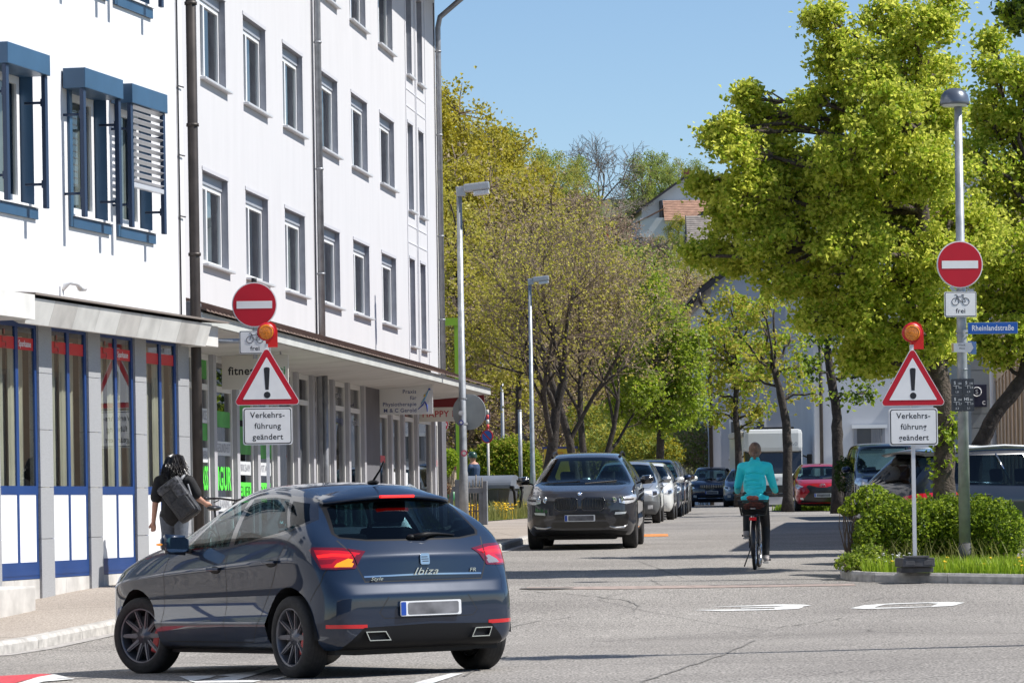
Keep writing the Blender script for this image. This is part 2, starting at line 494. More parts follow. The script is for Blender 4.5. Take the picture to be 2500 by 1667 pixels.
class Shell:
    """a smooth body surface that is cut along outlines into labelled panels"""
    def __init__(s, me):
        s.src = me
        s.bm = bmesh.new(); s.bm.from_mesh(me)
        s.bm.faces.ensure_lookup_table()
        s.tree = BVHTree.FromBMesh(s.bm)
        s.sn = [v.normal.copy() for v in me.vertices]
        s.sp = [[v for v in p.vertices] for p in me.polygons]
        s.sv = [v.co.copy() for v in me.vertices]
        s.lay = s.bm.faces.layers.int.new('lab')
        s.labs = {'body': 0}
    def cut(s, poly, ax, label, keep=None, facing=None, only=None, mirror=False):
        """poly: 2-D outline in axes ax (two 3-vectors); facing: faces whose normal has dot>.05 with it"""
        if mirror:
            s.cut(poly, ax, label, keep, facing, only)
            fl = lambda v: Vector((v[0], -v[1], v[2]))
            s.cut(poly, (fl(ax[0]), fl(ax[1])), label, keep, fl(facing) if facing is not None else None, only); return
        if label not in s.labs: s.labs[label] = len(s.labs)
        a, b = Vector(ax[0]), Vector(ax[1]); n = a.cross(b).normalized()
        us = [q[0] for q in poly]; vs = [q[1] for q in poly]
        f_ = Vector(facing) if facing is not None else None
        def cand(u0, u1, v0, v1, e=1e-4):
            r = []
            for f in s.bm.faces:
                if f_ is not None and f.normal.dot(f_) < .05: continue
                fu = [q.co.dot(a) for q in f.verts]
                if max(fu) < u0 - e or min(fu) > u1 + e: continue
                fv = [q.co.dot(b) for q in f.verts]
                if max(fv) < v0 - e or min(fv) > v1 + e: continue
                r.append(f)
            return r
        k = len(poly)
        for i in range(k):
            p, q = poly[i], poly[(i + 1) % k]
            fs = cand(min(p[0], q[0]), max(p[0], q[0]), min(p[1], q[1]), max(p[1], q[1]))
            if not fs: continue
            d = a * (q[0] - p[0]) + b * (q[1] - p[1])
            if d.length < 1e-7: continue
            no = d.cross(n).normalized()
            co = a * p[0] + b * p[1]
            g = set(fs)
            for f in fs: g.update(f.edges); g.update(f.verts)
            bmesh.ops.bisect_plane(s.bm, geom=list(g), dist=2e-5, plane_co=co, plane_no=no)
        s.bm.normal_update()
        ids = None if only is None else [s.labs[o] for o in only]
        for f in cand(min(us), max(us), min(vs), max(vs)):
            if ids is not None and f[s.lay] not in ids: continue
            c = f.calc_center_median(); x, y = c.dot(a), c.dot(b)
            ins = False; j = k - 1
            for i in range(k):
                if (poly[i][1] > y) != (poly[j][1] > y) and x < (poly[j][0] - poly[i][0]) * (y - poly[i][1]) / (poly[j][1] - poly[i][1]) + poly[i][0]: ins = not ins
                j = i
            if ins: f[s.lay] = s.labs[label]
    def side(s, poly, label, **k): s.cut(poly, ((1, 0, 0), (0, 0, 1)), label, facing=(0, 1, 0), mirror=True, **k)
    def left(s, poly, label, **k): s.cut(poly, ((1, 0, 0), (0, 0, 1)), label, facing=(0, 1, 0), **k)
    def right(s, poly, label, **k): s.cut(poly, ((1, 0, 0), (0, 0, 1)), label, facing=(0, -1, 0), **k)
    def rear(s, poly, label, mirror=True, **k): s.cut(poly, ((0, 1, 0), (0, 0, 1)), label, facing=(-1, 0, 0), mirror=mirror, **k)
    def front(s, poly, label, mirror=True, **k): s.cut(poly, ((0, 1, 0), (0, 0, 1)), label, facing=(1, 0, 0), mirror=mirror, **k)
    def corner(s, pts, label, deg=38, front=False, **k):
        """outline given as rough 3-D points on the left rear (or front) corner; cut square to a line deg off the car's axis"""
        sx = 1 if front else -1
        d = Vector((sx * math.cos(R(deg)), math.sin(R(deg)), 0)); a = Vector((-sx * math.sin(R(deg)), math.cos(R(deg)), 0)) * (1 if front else 1)
        s.cut([(Vector(q).dot(a), q[2]) for q in pts], (a, (0, 0, 1)), label, facing=d, mirror=True, **k)
    def strip(s, fn, pts, w, label, **k):
        """a narrow band along a polyline"""
        for p, q in zip(pts, pts[1:]):
            d = Vector((q[0] - p[0], q[1] - p[1])); L = d.length; d /= L; n = Vector((-d.y, d.x)) * w / 2
            e = d * w * .3
            fn([(p[0] - e.x + n.x, p[1] - e.y + n.y), (q[0] + e.x + n.x, q[1] + e.y + n.y), (q[0] + e.x - n.x, q[1] + e.y - n.y), (p[0] - e.x - n.x, p[1] - e.y - n.y)], label, **k)
    def normal(s, co):
        loc, nn, fi, d = s.tree.find_nearest(co)
        vi = s.sp[fi]; w = poly_3d_calc([s.sv[i] for i in vi], loc)
        r = Vector((0, 0, 0))
        for i, ww in zip(vi, w): r += s.sn[i] * ww
        return r.normalized()
    def hit(s, o, d):
        return s.tree.ray_cast(Vector(o), Vector(d))
    def piece(s, labels, name, mats, parent, off=0.0, split=None):
        """mats: one material per label; split: keep faces where split(center)"""
        ids = [s.labs[l] for l in labels if l in s.labs]
        vm = {}; vs = []; fs = []; mi = []; src = []
        for f in s.bm.faces:
            if f[s.lay] in ids and (split is None or split(f.calc_center_median())):
                r = []
                for v in f.verts:
                    if v.index not in vm: vm[v.index] = len(vs); vs.append(v.co.copy()); src.append(v.index)
                    r.append(vm[v.index])
                fs.append(r); mi.append(ids.index(f[s.lay]))
        if not fs: return None
        ns = [s.normal(c) for c in vs]
        if off: vs = [c + n * off for c, n in zip(vs, ns)]
        me = bpy.data.meshes.new(name); me.from_pydata(vs, [], fs)
        for m in mats: me.materials.append(m)
        me.polygons.foreach_set('material_index', mi); me.polygons.foreach_set('use_smooth', [True] * len(fs))
        me.update()
        me.normals_split_custom_set_from_vertices(ns)
        return link(name, me, parent)
    def done(s):
        s.bm.verts.index_update(); s.bm.faces.index_update()

def make_wheel(parent, x, y, r, w, steer=0.0, rim=None, spokes=10, z=None, style='spoke', caliper=None, rr=None):
    """wheel with outer face towards sign(y)"""
    side = 1 if y > 0 else -1
    t = MB(); rr = rr or r * .70
    t.lathe([(rr, w * .44), (rr + .006, w * .49), (r * .80, w * .5), (r * .9, w * .48), (r * .965, w * .42), (r * .992, w * .34), (r, w * .2), (r, -w * .2), (r * .992, -w * .34), (r * .95, -w * .44), (r * .8, -w * .5), (rr, -w * .44), (rr, w * .44)], 48, 'y')
    # tread grooves
    t.mat(1)
    for g in (-.22, -.07, .07, .22):
        t.lathe([(r * 1.001, w * g - .003), (r * 1.0015, w * g), (r * 1.001, w * g + .003)], 48, 'y')
    wo = t.build('wheel', [M_TYRE, M_SEAM], parent)
    wo.location = (x, y, z if z is not None else r - .008)
    wo.rotation_euler = (0, 0, steer + (PI if side < 0 else 0))
    m = MB(); rim = rim or M_RIM
    m.lathe([(rr, w * .44), (rr * .97, w * .46), (rr * .93, w * .38), (rr * .90, w * .0), (rr * .9, -w * .4)], 40, 'y')
    m.lathe([(0, w * .33), (.03, w * .33), (.034, w * .28), (.075, w * .27), (.08, w * .18)], 20, 'y')
    for k in range(spokes):
        a = 2 * PI * (k + .25 * (-1) ** k * (1 if style == 'pair' else 0)) / spokes
        m.T = Matrix.Rotation(a, 4, 'Y')
        hw = .014 if spokes >= 8 else .03
        m.poly([(.05, w * .24, -hw * 1.5), (rr * .95, w * .36, -hw), (rr * .95, w * .36, hw), (.05, w * .24, hw * 1.5)], (0, -1, 0), .03)
        m.poly([(.06, w * .285, -hw * .5), (rr * .94, w * .40, -hw * .35), (rr * .94, w * .40, hw * .35), (.06, w * .285, hw * .5)], (0, -1, 0), .03)
    m.reset()
    ro = m.build('rim', [rim], wo)
    d = MB(); d.lathe([(.02, .03), (rr * .72, .03), (rr * .72, 0), (.02, 0)], 32, 'y')
    d.build('brake_disc', [mat('disc_steel', (.14, .13, .125), .45, .7)], wo)
    if caliper:
        c = MB(); c.at(ry=R(-20)); c.bbox(-rr * .8, -rr * .5, .0, .06, -.09, .09, .015); c.build('brake_caliper', caliper, wo)
    b = MB(); b.lathe([(rr * .9, -w * .3), (.01, -w * .3)], 24, 'y'); b.build('wheel_inner', M_SEAM, wo)
    return wo

def seat(parent, x, y, z=.42, h=.62):
    m = MB()
    m.at((x, y, z)).bbox(-.1, .42, -.24, .24, 0, .16, .05)
    m.at((x - .05, y, z + .1), ry=R(-14)).bbox(-.07, .07, -.23, .23, 0, h, .05)
    m.at((x - .2, y, z + h + .12), ry=R(-8)).bbox(-.05, .05, -.13, .13, 0, .19, .045)
    return m.build('seat', M_SEAT, parent)
def interior(parent, p, rear=True, driver=False):
    m = MB(); W = p['W']
    m.box(p['xr'] + .25, p['xc'] + .1, -W + .1, W - .1, .25, .34)
    m.at((p['xc'] - .22, 0, p['zc'] - .19)).bbox(-.18, .28, -W + .14, W - .14, -.25, .14, .06).reset()
    if rear: m.bbox(p['xr'] + .32, p['xr'] + .5, -W + .16, W - .16, .4, p['zb_r'] - .12, .03)
    m.build('dashboard', M_INT, parent)
    xf_ = p['xh'] - .48
    for s in (1, -1): seat(parent, xf_, .36 * s, z=p.get('sz', .40))
    if rear:
        for s in (1, -1): seat(parent, xf_ - p.get('rs', .80), .38 * s, z=p.get('sz', .40) - .03, h=p.get('rh', .46))
    w = MB(); w.at((xf_ + .66, .36, p['zc'] - .10), ry=R(-65))
    w.tube([(.18 * math.cos(t * PI / 12), .18 * math.sin(t * PI / 12), 0) for t in range(25)], .014, 8)
    w.tube([(-.17, 0, 0), (.17, 0, 0)], .02, 6); w.build('steering_wheel', M_INT, parent)
    if driver:
        d = MB(); x, y, z = xf_ + .08, .36, p.get('sz', .40) + .1
        d.cap((x, y, z + .05), (x - .08, y, z + .5), .17, .16); d.cap((x - .08, y - .14, z + .5), (x - .08, y + .14, z + .5), .09, .09)
        d.cap((x - .07, y, z + .52), (x - .05, y, z + .66), .06, .06); d.ell((x - .03, y, z + .76), (.1, .08, .125))
        for s in (1, -1): d.cap((x - .07, y + .2 * s, z + .47), (x + .1, y + .23 * s, z + .22), .055, .045); d.cap((x + .1, y + .23 * s, z + .22), (x + .46, y + .12 * s, z + .35), .045, .035)
        return d
def hood_curve(): pass
def plate(parent, loc, rz, txt=None, w=.52, h=.11, blur=True, back=0.0):
    """number plate facing local -x turned by rz; the number is blurred out as in the photo"""
    m = MB(); m.at(loc, rz=rz)
    m.mat(0).poly([(0, q[0], q[1]) for q in rrect(w, h, .012)], (-1, 0, 0), .008)
    m.mat(1).poly([(-.0085, q[0] + (w / 2 - .025), q[1]) for q in rrect(.042, h - .012, .006)], (-1, 0, 0), .0015)
    if blur: m.mat(2).poly([(-.0085, q[0] - .02, q[1]) for q in rrect(w - .085, h * .80, .015)], (-1, 0, 0), .0015)
    return m.build('number_plate', [M_PLATE, M_PLATEB, M_PLATETXT], parent)
def arch_circle(x, z, r, n=22): return [(x + r * math.cos(2 * PI * k / n), z + r * math.sin(2 * PI * k / n)) for k in range(n)]
def arches(sh, parent, p, r, x2, matl=None, lip=True):
    """remove the arch openings' inside and add the dark liners"""
    for x in (0, x2):
        m = MB(); W = p['W']
        vs = []
        n = 20
        for k in range(n + 1):
            a = R(-4 + 188 * k / n)
            for y in (W - .035, W - .40): vs.append((x + r * 1.015 * math.cos(a), y, p['wr_z'] + r * 1.015 * math.sin(a)))
        fs = [(2 * k, 2 * k + 1, 2 * k + 3, 2 * k + 2) for k in range(n)]
        m.add(vs, fs); m.add([(v[0], -v[1], v[2]) for v in vs], [f[::-1] for f in fs])
        m.box(x - r, x + r, -W + .38, W - .38, .16, p['wr_z'] + r)
        m.build('wheel_housing', M_SEAM, parent)
def mirror_part(parent, x, y, z, m, s, lit=False, size=1.0, facing_rear=True):
    """door mirror on side s (+1 left); glass looks to the rear"""
    b = MB(); q = size
    bm = bmesh.new(); bmesh.ops.create_cube(bm, size=1)
    for v in bm.verts:
        t = .5 + v.co.x
        v.co = Vector((v.co.x * .13 * q, v.co.y * (.25 - .07 * t) * q, v.co.z * (.165 - .05 * t) * q + .02 * v.co.y))
    bmesh.ops.subdivide_edges(bm, edges=bm.edges, cuts=1, use_grid_fill=True)
    bmesh.ops.bevel(bm, geom=[e for e in bm.edges if not e.is_boundary and e.calc_face_angle(0) > .5], offset=.03 * q, segments=3, affect='EDGES')
    b.at((x, s * (y + .15 * q), z)).sh(True).bm(bm)
    b.sh(False).mat(1).at((x + .02, s * y, z - .05)).poly([(-.03, s * -.03, -.03), (.05, s * -.03, -.03), (.03, s * .1, .02), (-.02, s * .1, .02)], (0, 0, 1), .03)
    o = b.build('door_mirror', [m, M_TRIM], parent)
    g = MB(); g.at((x - .0665 * q, s * (y + .15 * q), z)); g.mat(0).poly([(0, u * q, v * q) for u, v in rrect(.19, .115, .04)], (-1, 0, 0), .002)
    g.build('mirror_glass', M_MIRROR, o)
    if lit:
        a = MB(); a.at((x + .01, s * (y + .265 * q), z + .005)).ell((0, 0, 0), (.05, .018, .011)); a.build('turn_signal', M_AMBER, o)
    return o
# ------------------------------------------------------------------ ground
def asphalt_mat(name, c1, c2, g=(.45, 1.5)):
    m = bpy.data.materials.new(name); m.use_nodes = True
    nt = m.node_tree; b = nt.nodes['Principled BSDF']; b.inputs['Roughness'].default_value = .88; b.inputs['Specular IOR Level'].default_value = .3
    tc = nt.nodes.new('ShaderNodeTexCoord')
    def noise(sc, det=4, stretch=None):
        n = nt.nodes.new('ShaderNodeTexNoise'); n.inputs['Scale'].default_value = sc; n.inputs['Detail'].default_value = det
        if stretch:
            mp = nt.nodes.new('ShaderNodeMapping'); mp.inputs['Scale'].default_value = stretch
            nt.links.new(tc.outputs['Object'], mp.inputs[0]); nt.links.new(mp.outputs[0], n.inputs[0])
        else: nt.links.new(tc.outputs['Object'], n.inputs[0])
        return n
    def ramp(src, lo, hi, a, b_):
        r = nt.nodes.new('ShaderNodeMapRange'); r.inputs[1].default_value = lo; r.inputs[2].default_value = hi; r.inputs[3].default_value = a; r.inputs[4].default_value = b_
        nt.links.new(src, r.inputs[0]); return r
    grain = ramp(noise(55, 3, (1, .35, 1)).outputs[0], .35, .65, *g)
    big = ramp(noise(.35, 5).outputs[0], .35, .65, 0, 1)
    mx = nt.nodes.new('ShaderNodeMix'); mx.data_type = 'RGBA'; mx.inputs[6].default_value = (*c1, 1); mx.inputs[7].default_value = (*c2, 1)
    nt.links.new(big.outputs[0], mx.inputs[0])
    m2 = nt.nodes.new('ShaderNodeMix'); m2.data_type = 'RGBA'; m2.blend_type = 'MULTIPLY'; m2.inputs[0].default_value = 1
    nt.links.new(mx.outputs[2], m2.inputs[6]); nt.links.new(grain.outputs[0], m2.inputs[7])
    # cracks / sealed seams
    vo = nt.nodes.new('ShaderNodeTexVoronoi'); vo.feature = 'DISTANCE_TO_EDGE'; vo.inputs['Scale'].default_value = .16
    nd = noise(.8, 3); md = nt.nodes.new('ShaderNodeMix'); md.data_type = 'RGBA'; md.inputs[0].default_value = .12
    nt.links.new(tc.outputs['Object'], md.inputs[6]); nt.links.new(nd.outputs['Color'], md.inputs[7]); nt.links.new(md.outputs[2], vo.inputs['Vector'])
    cr = ramp(vo.outputs[0], .0, .0035, .55, 1)
    m3 = nt.nodes.new('ShaderNodeMix'); m3.data_type = 'RGBA'; m3.blend_type = 'MULTIPLY'; m3.inputs[0].default_value = 1
    nt.links.new(m2.outputs[2], m3.inputs[6]); nt.links.new(cr.outputs[0], m3.inputs[7])
    nt.links.new(m3.outputs[2], b.inputs['Base Color'])
    bp = nt.nodes.new('ShaderNodeBump'); bp.inputs['Strength'].default_value = .5; bp.inputs['Distance'].default_value = .006
    nt.links.new(noise(70, 2).outputs[0], bp.inputs['Height']); nt.links.new(bp.outputs[0], b.inputs['Normal'])
    MATS[name] = m
    return m
M_ROAD = asphalt_mat('asphalt', (.205, .19, .174), (.27, .252, .23))
M_PAVE = asphalt_mat('pavement_asphalt', (.29, .25, .212), (.35, .305, .262), (.75, 1.25))
M_GRANITE = mat('granite', (.33, .335, .345), .55, noise=(70, .22, 4))
M_KERB = mat('kerb_stone', (.42, .40, .37), .8, noise=(9, .3, 8), bump=(60, .4))
M_SOIL = mat('hill_ground', (.10, .10, .035), .95, noise=(.4, .5, 8))
M_GRASSB = mat('verge_grass', (.10, .15, .025), .9, noise=(3, .4, 8))
M_WHITEPAINT = mat('road_paint', (.62, .62, .60), .7, noise=(18, .25, 6))
M_REDPAINT = mat('road_paint_red', (.50, .045, .06), .7, noise=(18, .2, 6))
def sheet(name, xs, ys, fn, m, kind='structure'):
    vs = [(x, y, fn(x, y)) for y in ys for x in xs]; n = len(xs)
    fs = [(j * n + i, j * n + i + 1, (j + 1) * n + i + 1, (j + 1) * n + i) for j in range(len(ys) - 1) for i in range(n - 1)]
    me = bpy.data.meshes.new(name); me.from_pydata(vs, [], fs); me.materials.append(m)
    me.polygons.foreach_set('use_smooth', [True] * len(fs))
    o = link(name, me); o['kind'] = kind; return o
fr = lambda a, b, n: [a + (b - a) * i / n for i in range(n + 1)]
sheet('road', fr(-45, 60, 70), fr(-30, 50, 70) + fr(52, 200, 60), gz, M_ROAD)
sheet('ground', fr(-2500, -150, 10) + fr(-140, 200, 60) + fr(220, 2600, 10), fr(-400, -40, 4) + fr(-30, 190, 44) + fr(194, 520, 70) + fr(560, 5000, 12), lambda x, y: terrain(x, y) - .03 - (.9 if (abs(x) < 46 and -32 < y < 198) else 0), M_SOIL)

KERB_L = [(-9.5, 31.5), (-7.0, 33.3), (-5.6, 34.7), (-4.97, 35.6), (-4.72, 36.6), (-4.45, 38.0), (-4.1, 39.5), (-3.1, 45.3), (-1.75, 53), (-.2, 62.8), (.32, 69.2), (1.55, 83), (2.5, 95), (3.6, 110), (5.0, 130), (7.5, 165)]
def strip_sheet(name, line, off_fn, hz, m):
    vs = []; fs = []
    k = 0
    pts = []
    for (x0, y0), (x1, y1) in zip(line, line[1:]):
        n = max(1, int(math.hypot(x1 - x0, y1 - y0) / 1.0))
        pts += [(x0 + (x1 - x0) * i / n, y0 + (y1 - y0) * i / n) for i in range(n)]
    pts.append(line[-1])
    W = 8
    for x, y in pts:
        for j in range(W + 1):
            xx = x - .15 - off_fn(y) * j / W
            vs.append((xx, y, gz(xx, y) + hz))
    for i in range(len(pts) - 1):
        for j in range(W):
            a = i * (W + 1) + j; fs.append((a, a + 1, a + W + 2, a + W + 1))
    me = bpy.data.meshes.new(name); me.from_pydata(vs, [], fs); me.materials.append(m)
    o = link(name, me); o['kind'] = 'structure'; return o
strip_sheet('pavement', KERB_L, lambda y: 8.0, .12, M_PAVE)
def kerb(name, line, left=1, h=.125, w=.15, L=1.0):
    m = MB(); carry = 0; last = None
    for (x0, y0), (x1, y1) in zip(line, line[1:]):
        D = math.hypot(x1 - x0, y1 - y0); n = max(1, round(D / L))
        for i in range(n):
            a = Vector((x0 + (x1 - x0) * i / n, y0 + (y1 - y0) * i / n, 0)); b = Vector((x0 + (x1 - x0) * (i + 1) / n, y0 + (y1 - y0) * (i + 1) / n, 0))
            d = (b - a).normalized(); nrm = Vector((-d.y, d.x, 0)) * left
            a2, b2 = a + d * .004, b - d * .004
            def q(p, o, z): return (p.x + nrm.x * o, p.y + nrm.y * o, gz(p.x, p.y) + z)
            pr = [(-.0, -.05), (.0, h * .72), (.025, h), (w, h), (w, -.05)]
            vs = [q(a2, o, z) for o, z in pr] + [q(b2, o, z) for o, z in pr]; k = 5
            m.add(vs, [(0, 1, 2, 3, 4), (9, 8, 7, 6, 5)] + [(j, j + 5, j + 6, j + 1) for j in range(4)])
    o = m.build(name, M_KERB); o['kind'] = 'structure'; return o
kerb('kerb', KERB_L, left=1)
# pale gutter band along the kerb
def ribbon(name, line, o0, o1, dz, m):
    vs = []; pts = []
    for (x0, y0), (x1, y1) in zip(line, line[1:]):
        n = max(1, int(math.hypot(x1 - x0, y1 - y0)))
        pts += [(x0 + (x1 - x0) * i / n, y0 + (y1 - y0) * i / n) for i in range(n)]
    pts.append(line[-1])
    for i, (x, y) in enumerate(pts):
        x2, y2 = pts[min(i + 1, len(pts) - 1)]; x1, y1 = pts[max(i - 1, 0)]
        d = Vector((x2 - x1, y2 - y1)).normalized(); n = Vector((-d.y, d.x))
        for o in (o0, o1): vs.append((x + n.x * o, y + n.y * o, gz(x + n.x * o, y + n.y * o) + dz))
    fs = [(2 * i, 2 * i + 1, 2 * i + 3, 2 * i + 2) for i in range(len(pts) - 1)]
    me = bpy.data.meshes.new(name); me.from_pydata(vs, [], fs); me.materials.append(m); o = link(name, me); o['kind'] = 'structure'; return o
ribbon('gutter', KERB_L, -.16, -.002, .006, mat('gutter_stone', (.36, .34, .32), .85, noise=(12, .3, 7)))
# planted island on the right with its kerb
ISL = [(7.2, 50.6), (5.4, 49.4), (4.5, 48.2), (4.17, 47.0), (4.22, 45.9), (4.45, 45.45), (6.12, 44.25), (9.0, 42.6), (13.5, 40.4)]
kerb('island_kerb', ISL, left=1, h=.12, w=.12)
def poly_sheet(name, outline, hz, m, step=.5):
    bm = bmesh.new(); f = bm.faces.new([bm.verts.new((x, y, 0)) for x, y in outline])
    for ax in (0, 1):
        lo = min(p[ax] for p in outline); hi = max(p[ax] for p in outline); c = lo + step
        while c < hi:
            bmesh.ops.bisect_plane(bm, geom=bm.faces[:] + bm.edges[:] + bm.verts[:], plane_co=(c, 0, 0) if ax == 0 else (0, c, 0), plane_no=(1, 0, 0) if ax == 0 else (0, 1, 0)); c += step
    for v in bm.verts: v.co.z = gz(v.co.x, v.co.y) + hz
    me = bpy.data.meshes.new(name); bm.to_mesh(me); bm.free(); me.materials.append(m)
    o = link(name, me); o['kind'] = 'structure'; return o
ISL_IN = [(7.2, 50.5), (5.46, 49.3), (4.6, 48.13), (4.29, 47.0), (4.34, 45.95), (4.52, 45.56), (6.18, 44.36), (9.06, 42.71), (13.5, 40.55), (18, 44), (13, 50.5)]
poly_sheet('verge', ISL_IN, .11, M_GRASSB)
poly_sheet('grass_strip', [(8.2, 117), (11.0, 111), (14.5, 100), (19, 104), (14, 122), (9.5, 128)], .02, M_GRASSB, 2)
poly_sheet('flower_bed', [(-4.5, 86.5), (-1.4, 88), (.55, 97.5), (1.2, 108), (-4, 108)], .135, M_GRASSB, 1)

# road markings: the digits of a 30 seen from the side, hatching, dashes
def marking(name, polys, m=M_WHITEPAINT, dz=.006, kind=True):
    mb = MB()
    for pl in polys:
        vs = [G(u, v) + Vector((0, 0, dz)) for u, v in pl]; mb.add(vs, [tuple(range(len(vs)))])
    o = mb.build(name, m, fix=False); o['kind'] = 'structure'; return o
S1 = lambda x, y: (1690 + x * .3019, 1450 + y * .3019)
def q(*p): return [S1(x, y) for x, y in p]
marking('road_number', [
    q((10, 131), (220, 127), (660, 122), (680, 108), (890, 110), (860, 120), (640, 130), (240, 139)),
    q((385, 113), (690, 103), (690, 110), (400, 118)),
    q((145, 106), (500, 92), (700, 84), (900, 86), (965, 93), (900, 100), (760, 96), (540, 99)),
    q((690, 103), (760, 96), (900, 100), (890, 110), (680, 113))])
marking('road_number', [
    q((1280, 116), (1390, 92), (1580, 78), (1560, 86), (1480, 106), (1390, 122)),
    q((1580, 78), (1900, 69), (2080, 65), (2205, 70), (1990, 79), (1900, 74), (1560, 86)),
    q((1390, 122), (1480, 106), (1480, 112), (1640, 109), (1930, 101), (2110, 96), (1950, 104), (1640, 116)),
    q((1930, 101), (1990, 79), (2205, 70), (2110, 96))])
S2 = lambda x, y: (400 + x * .3401, 1560 + y * .3401)
def q2(*p): return [S2(x, y) for x, y in p]
marking('lane_marking', [q2((1790, 318), (2060, 248), (2150, 248), (1930, 318)),
    q2((110, 268), (380, 262), (330, 280), (190, 305)), q2((380, 262), (640, 232), (760, 200), (830, 205), (640, 262), (520, 295), (700, 298), (640, 312), (230, 316), (190, 305), (330, 300), (480, 268)),
    q2((760, 290), (900, 262), (900, 268), (800, 292))])
S4 = lambda x, y: (x * .2126, 1340 + y * .2126)
marking('cycle_lane', [[S4(-200, 1490), S4(0, 1460), S4(480, 1436), S4(620, 1440), S4(430, 1475), S4(160, 1545), S4(-200, 1600)]], M_REDPAINT)
marking('lane_marking', [[S4(440, 1476), S4(620, 1444), S4(860, 1500), S4(500, 1530), S4(330, 1580), S4(100, 1580)]], dz=.009)
marking('lane_marking', [[(1445, 1306), (1630, 1303), (1632, 1309), (1450, 1312)]], mat('orange_marking', (.6, .22, .05), .7, noise=(20, .6)))
# reddish setts across the mouth of the side street
marking('crossing_band', [[(1285, 1433), (1500, 1431), (2085, 1424), (2090, 1429), (1500, 1438), (1290, 1438)]], mat('red_band', (.30, .235, .205), .85, noise=(8, .3, 6)), dz=.004)
M_TAR = mat('tar_seam', (.155, .145, .133), .8, noise=(6, .4))
for pts, w_ in ((((1290, 1569), (1700, 1556), (2100, 1547), (2500, 1540)), .016), (((1245, 1440), (1420, 1452), (1530, 1466), (1560, 1478), (1545, 1492)), .018), (((1560, 1667), (1640, 1640), (1760, 1600), (1860, 1556)), .022), (((1150, 1560), (1290, 1520), (1450, 1500)), .014), (((1985, 1645), (2200, 1634), (2500, 1630)), .014), (((1240, 1600), (1110, 1660)), .02), (((2090, 1470), (2160, 1459), (2260, 1461)), .012), (((1900, 1532), (2000, 1518), (2080, 1506)), .014)):
    ln = []
    for (u0, v0), (u1, v1) in zip(pts, pts[1:]):
        for k in range(6): f = k / 6; g_ = G(u0 + (u1 - u0) * f, v0 + (v1 - v0) * f + 1.5 * math.sin(u0 + k * 2.3)); ln.append((g_.x, g_.y))
    ribbon('road_seam', ln, -w_ * .55, w_ * .55, .005, M_TAR)
mh = MB(); p0 = G(1335, 1436); mh.lathe([(0, .008), (.33, .008), (.34, 0)], 32); mo = mh.build('manhole_cover', mat('cast_iron', (.12, .11, .10), .7, .3, noise=(30, .3)))
mo.location = p0; tag(mo, 'round iron manhole cover in the asphalt behind the hatchback', 'manhole')

# ------------------------------------------------------------------ facade helpers (local x along the wall, -y outward, z up)
def holed_wall(mb, x0, x1, z0, z1, holes, y=0.0, depth=.14, mi_reveal=1):
    xs = sorted({x0, x1, *[h[0] for h in holes], *[h[1] for h in holes]}); zs = sorted({z0, z1, *[h[2] for h in holes], *[h[3] for h in holes]})
    mb.mat(0)
    for a, b in zip(xs, xs[1:]):
        for c, d in zip(zs, zs[1:]):
            cx, cz = (a + b) / 2, (c + d) / 2
            if any(h[0] < cx < h[1] and h[2] < cz < h[3] for h in holes): continue
            mb.quad((a, y, c), (b, y, c), (b, y, d), (a, y, d))
    mb.mat(mi_reveal)
    for a, b, c, d in holes:
        mb.quad((a, y, c), (a, y, d), (a, y + depth, d), (a, y + depth, c)); mb.quad((b, y, d), (b, y, c), (b, y + depth, c), (b, y + depth, d))
        mb.quad((a, y, d), (b, y, d), (b, y + depth, d), (a, y + depth, d)); mb.quad((b, y, c), (a, y, c), (a, y + depth, c), (b, y + depth, c))
    mb.mat(0)
M_PLASTER = mat('white_plaster', (.68, .68, .69), .9, noise=(1.2, .05, 9), bump=(45, .25, .004))
M_PLASTER_B = mat('bluish_white_plaster', (.56, .555, .565), .9, noise=(1.3, .03, 9), bump=(38, .35, .006), stretch=(2.2, 2.2, .4))
M_REVEAL = mat('grey_reveal', (.30, .31, .35), .8, noise=(5, .12))
M_FRAME = mat('white_frame', (.78, .78, .78), .35)
M_WGLASS = glass('window_glass', (.55, .60, .62), .14)
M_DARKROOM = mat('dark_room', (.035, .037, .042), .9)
M_CURTAIN = mat('net_curtain', (.40, .41, .42), .9, noise=(3, .2))
M_BLUE = mat('blue_metal', (.032, .088, .165), .45, noise=(2, .12), coat=.1)
M_BLUE2 = mat('royal_blue_frame', (.014, .05, .18), .42, noise=(2, .1))
M_WPANEL = mat('white_panel', (.83, .83, .83), .4, noise=(1.5, .03))
M_GREYPIPE = mat('zinc_pipe', (.32, .33, .35), .5, .5, noise=(6, .2))
M_BROWNPIPE = mat('brown_pipe', (.055, .045, .04), .5, .3, noise=(5, .25))
M_CONC = mat('weathered_concrete', (.52, .50, .47), .85, noise=(3, .25, 8))
M_TILE = mat('roof_tile', (.19, .135, .11), .85, noise=(7, .35, 6))
def curtain_mesh(mb, x0, x1, z0, z1, y, n=9, amp=.025):
    vs = []; k = n * 4
    for i in range(k + 1):
        t = i / k; x = x0 + (x1 - x0) * t; yy = y + amp * math.sin(t * n * 2 * PI) * (1 + .4 * math.sin(t * 17))
        vs += [(x, yy, z0), (x, yy, z1)]
    s = mb.smooth; mb.smooth = True; mb.add(vs, [(2 * i, 2 * i + 2, 2 * i + 3, 2 * i + 1) for i in range(k)]); mb.smooth = s
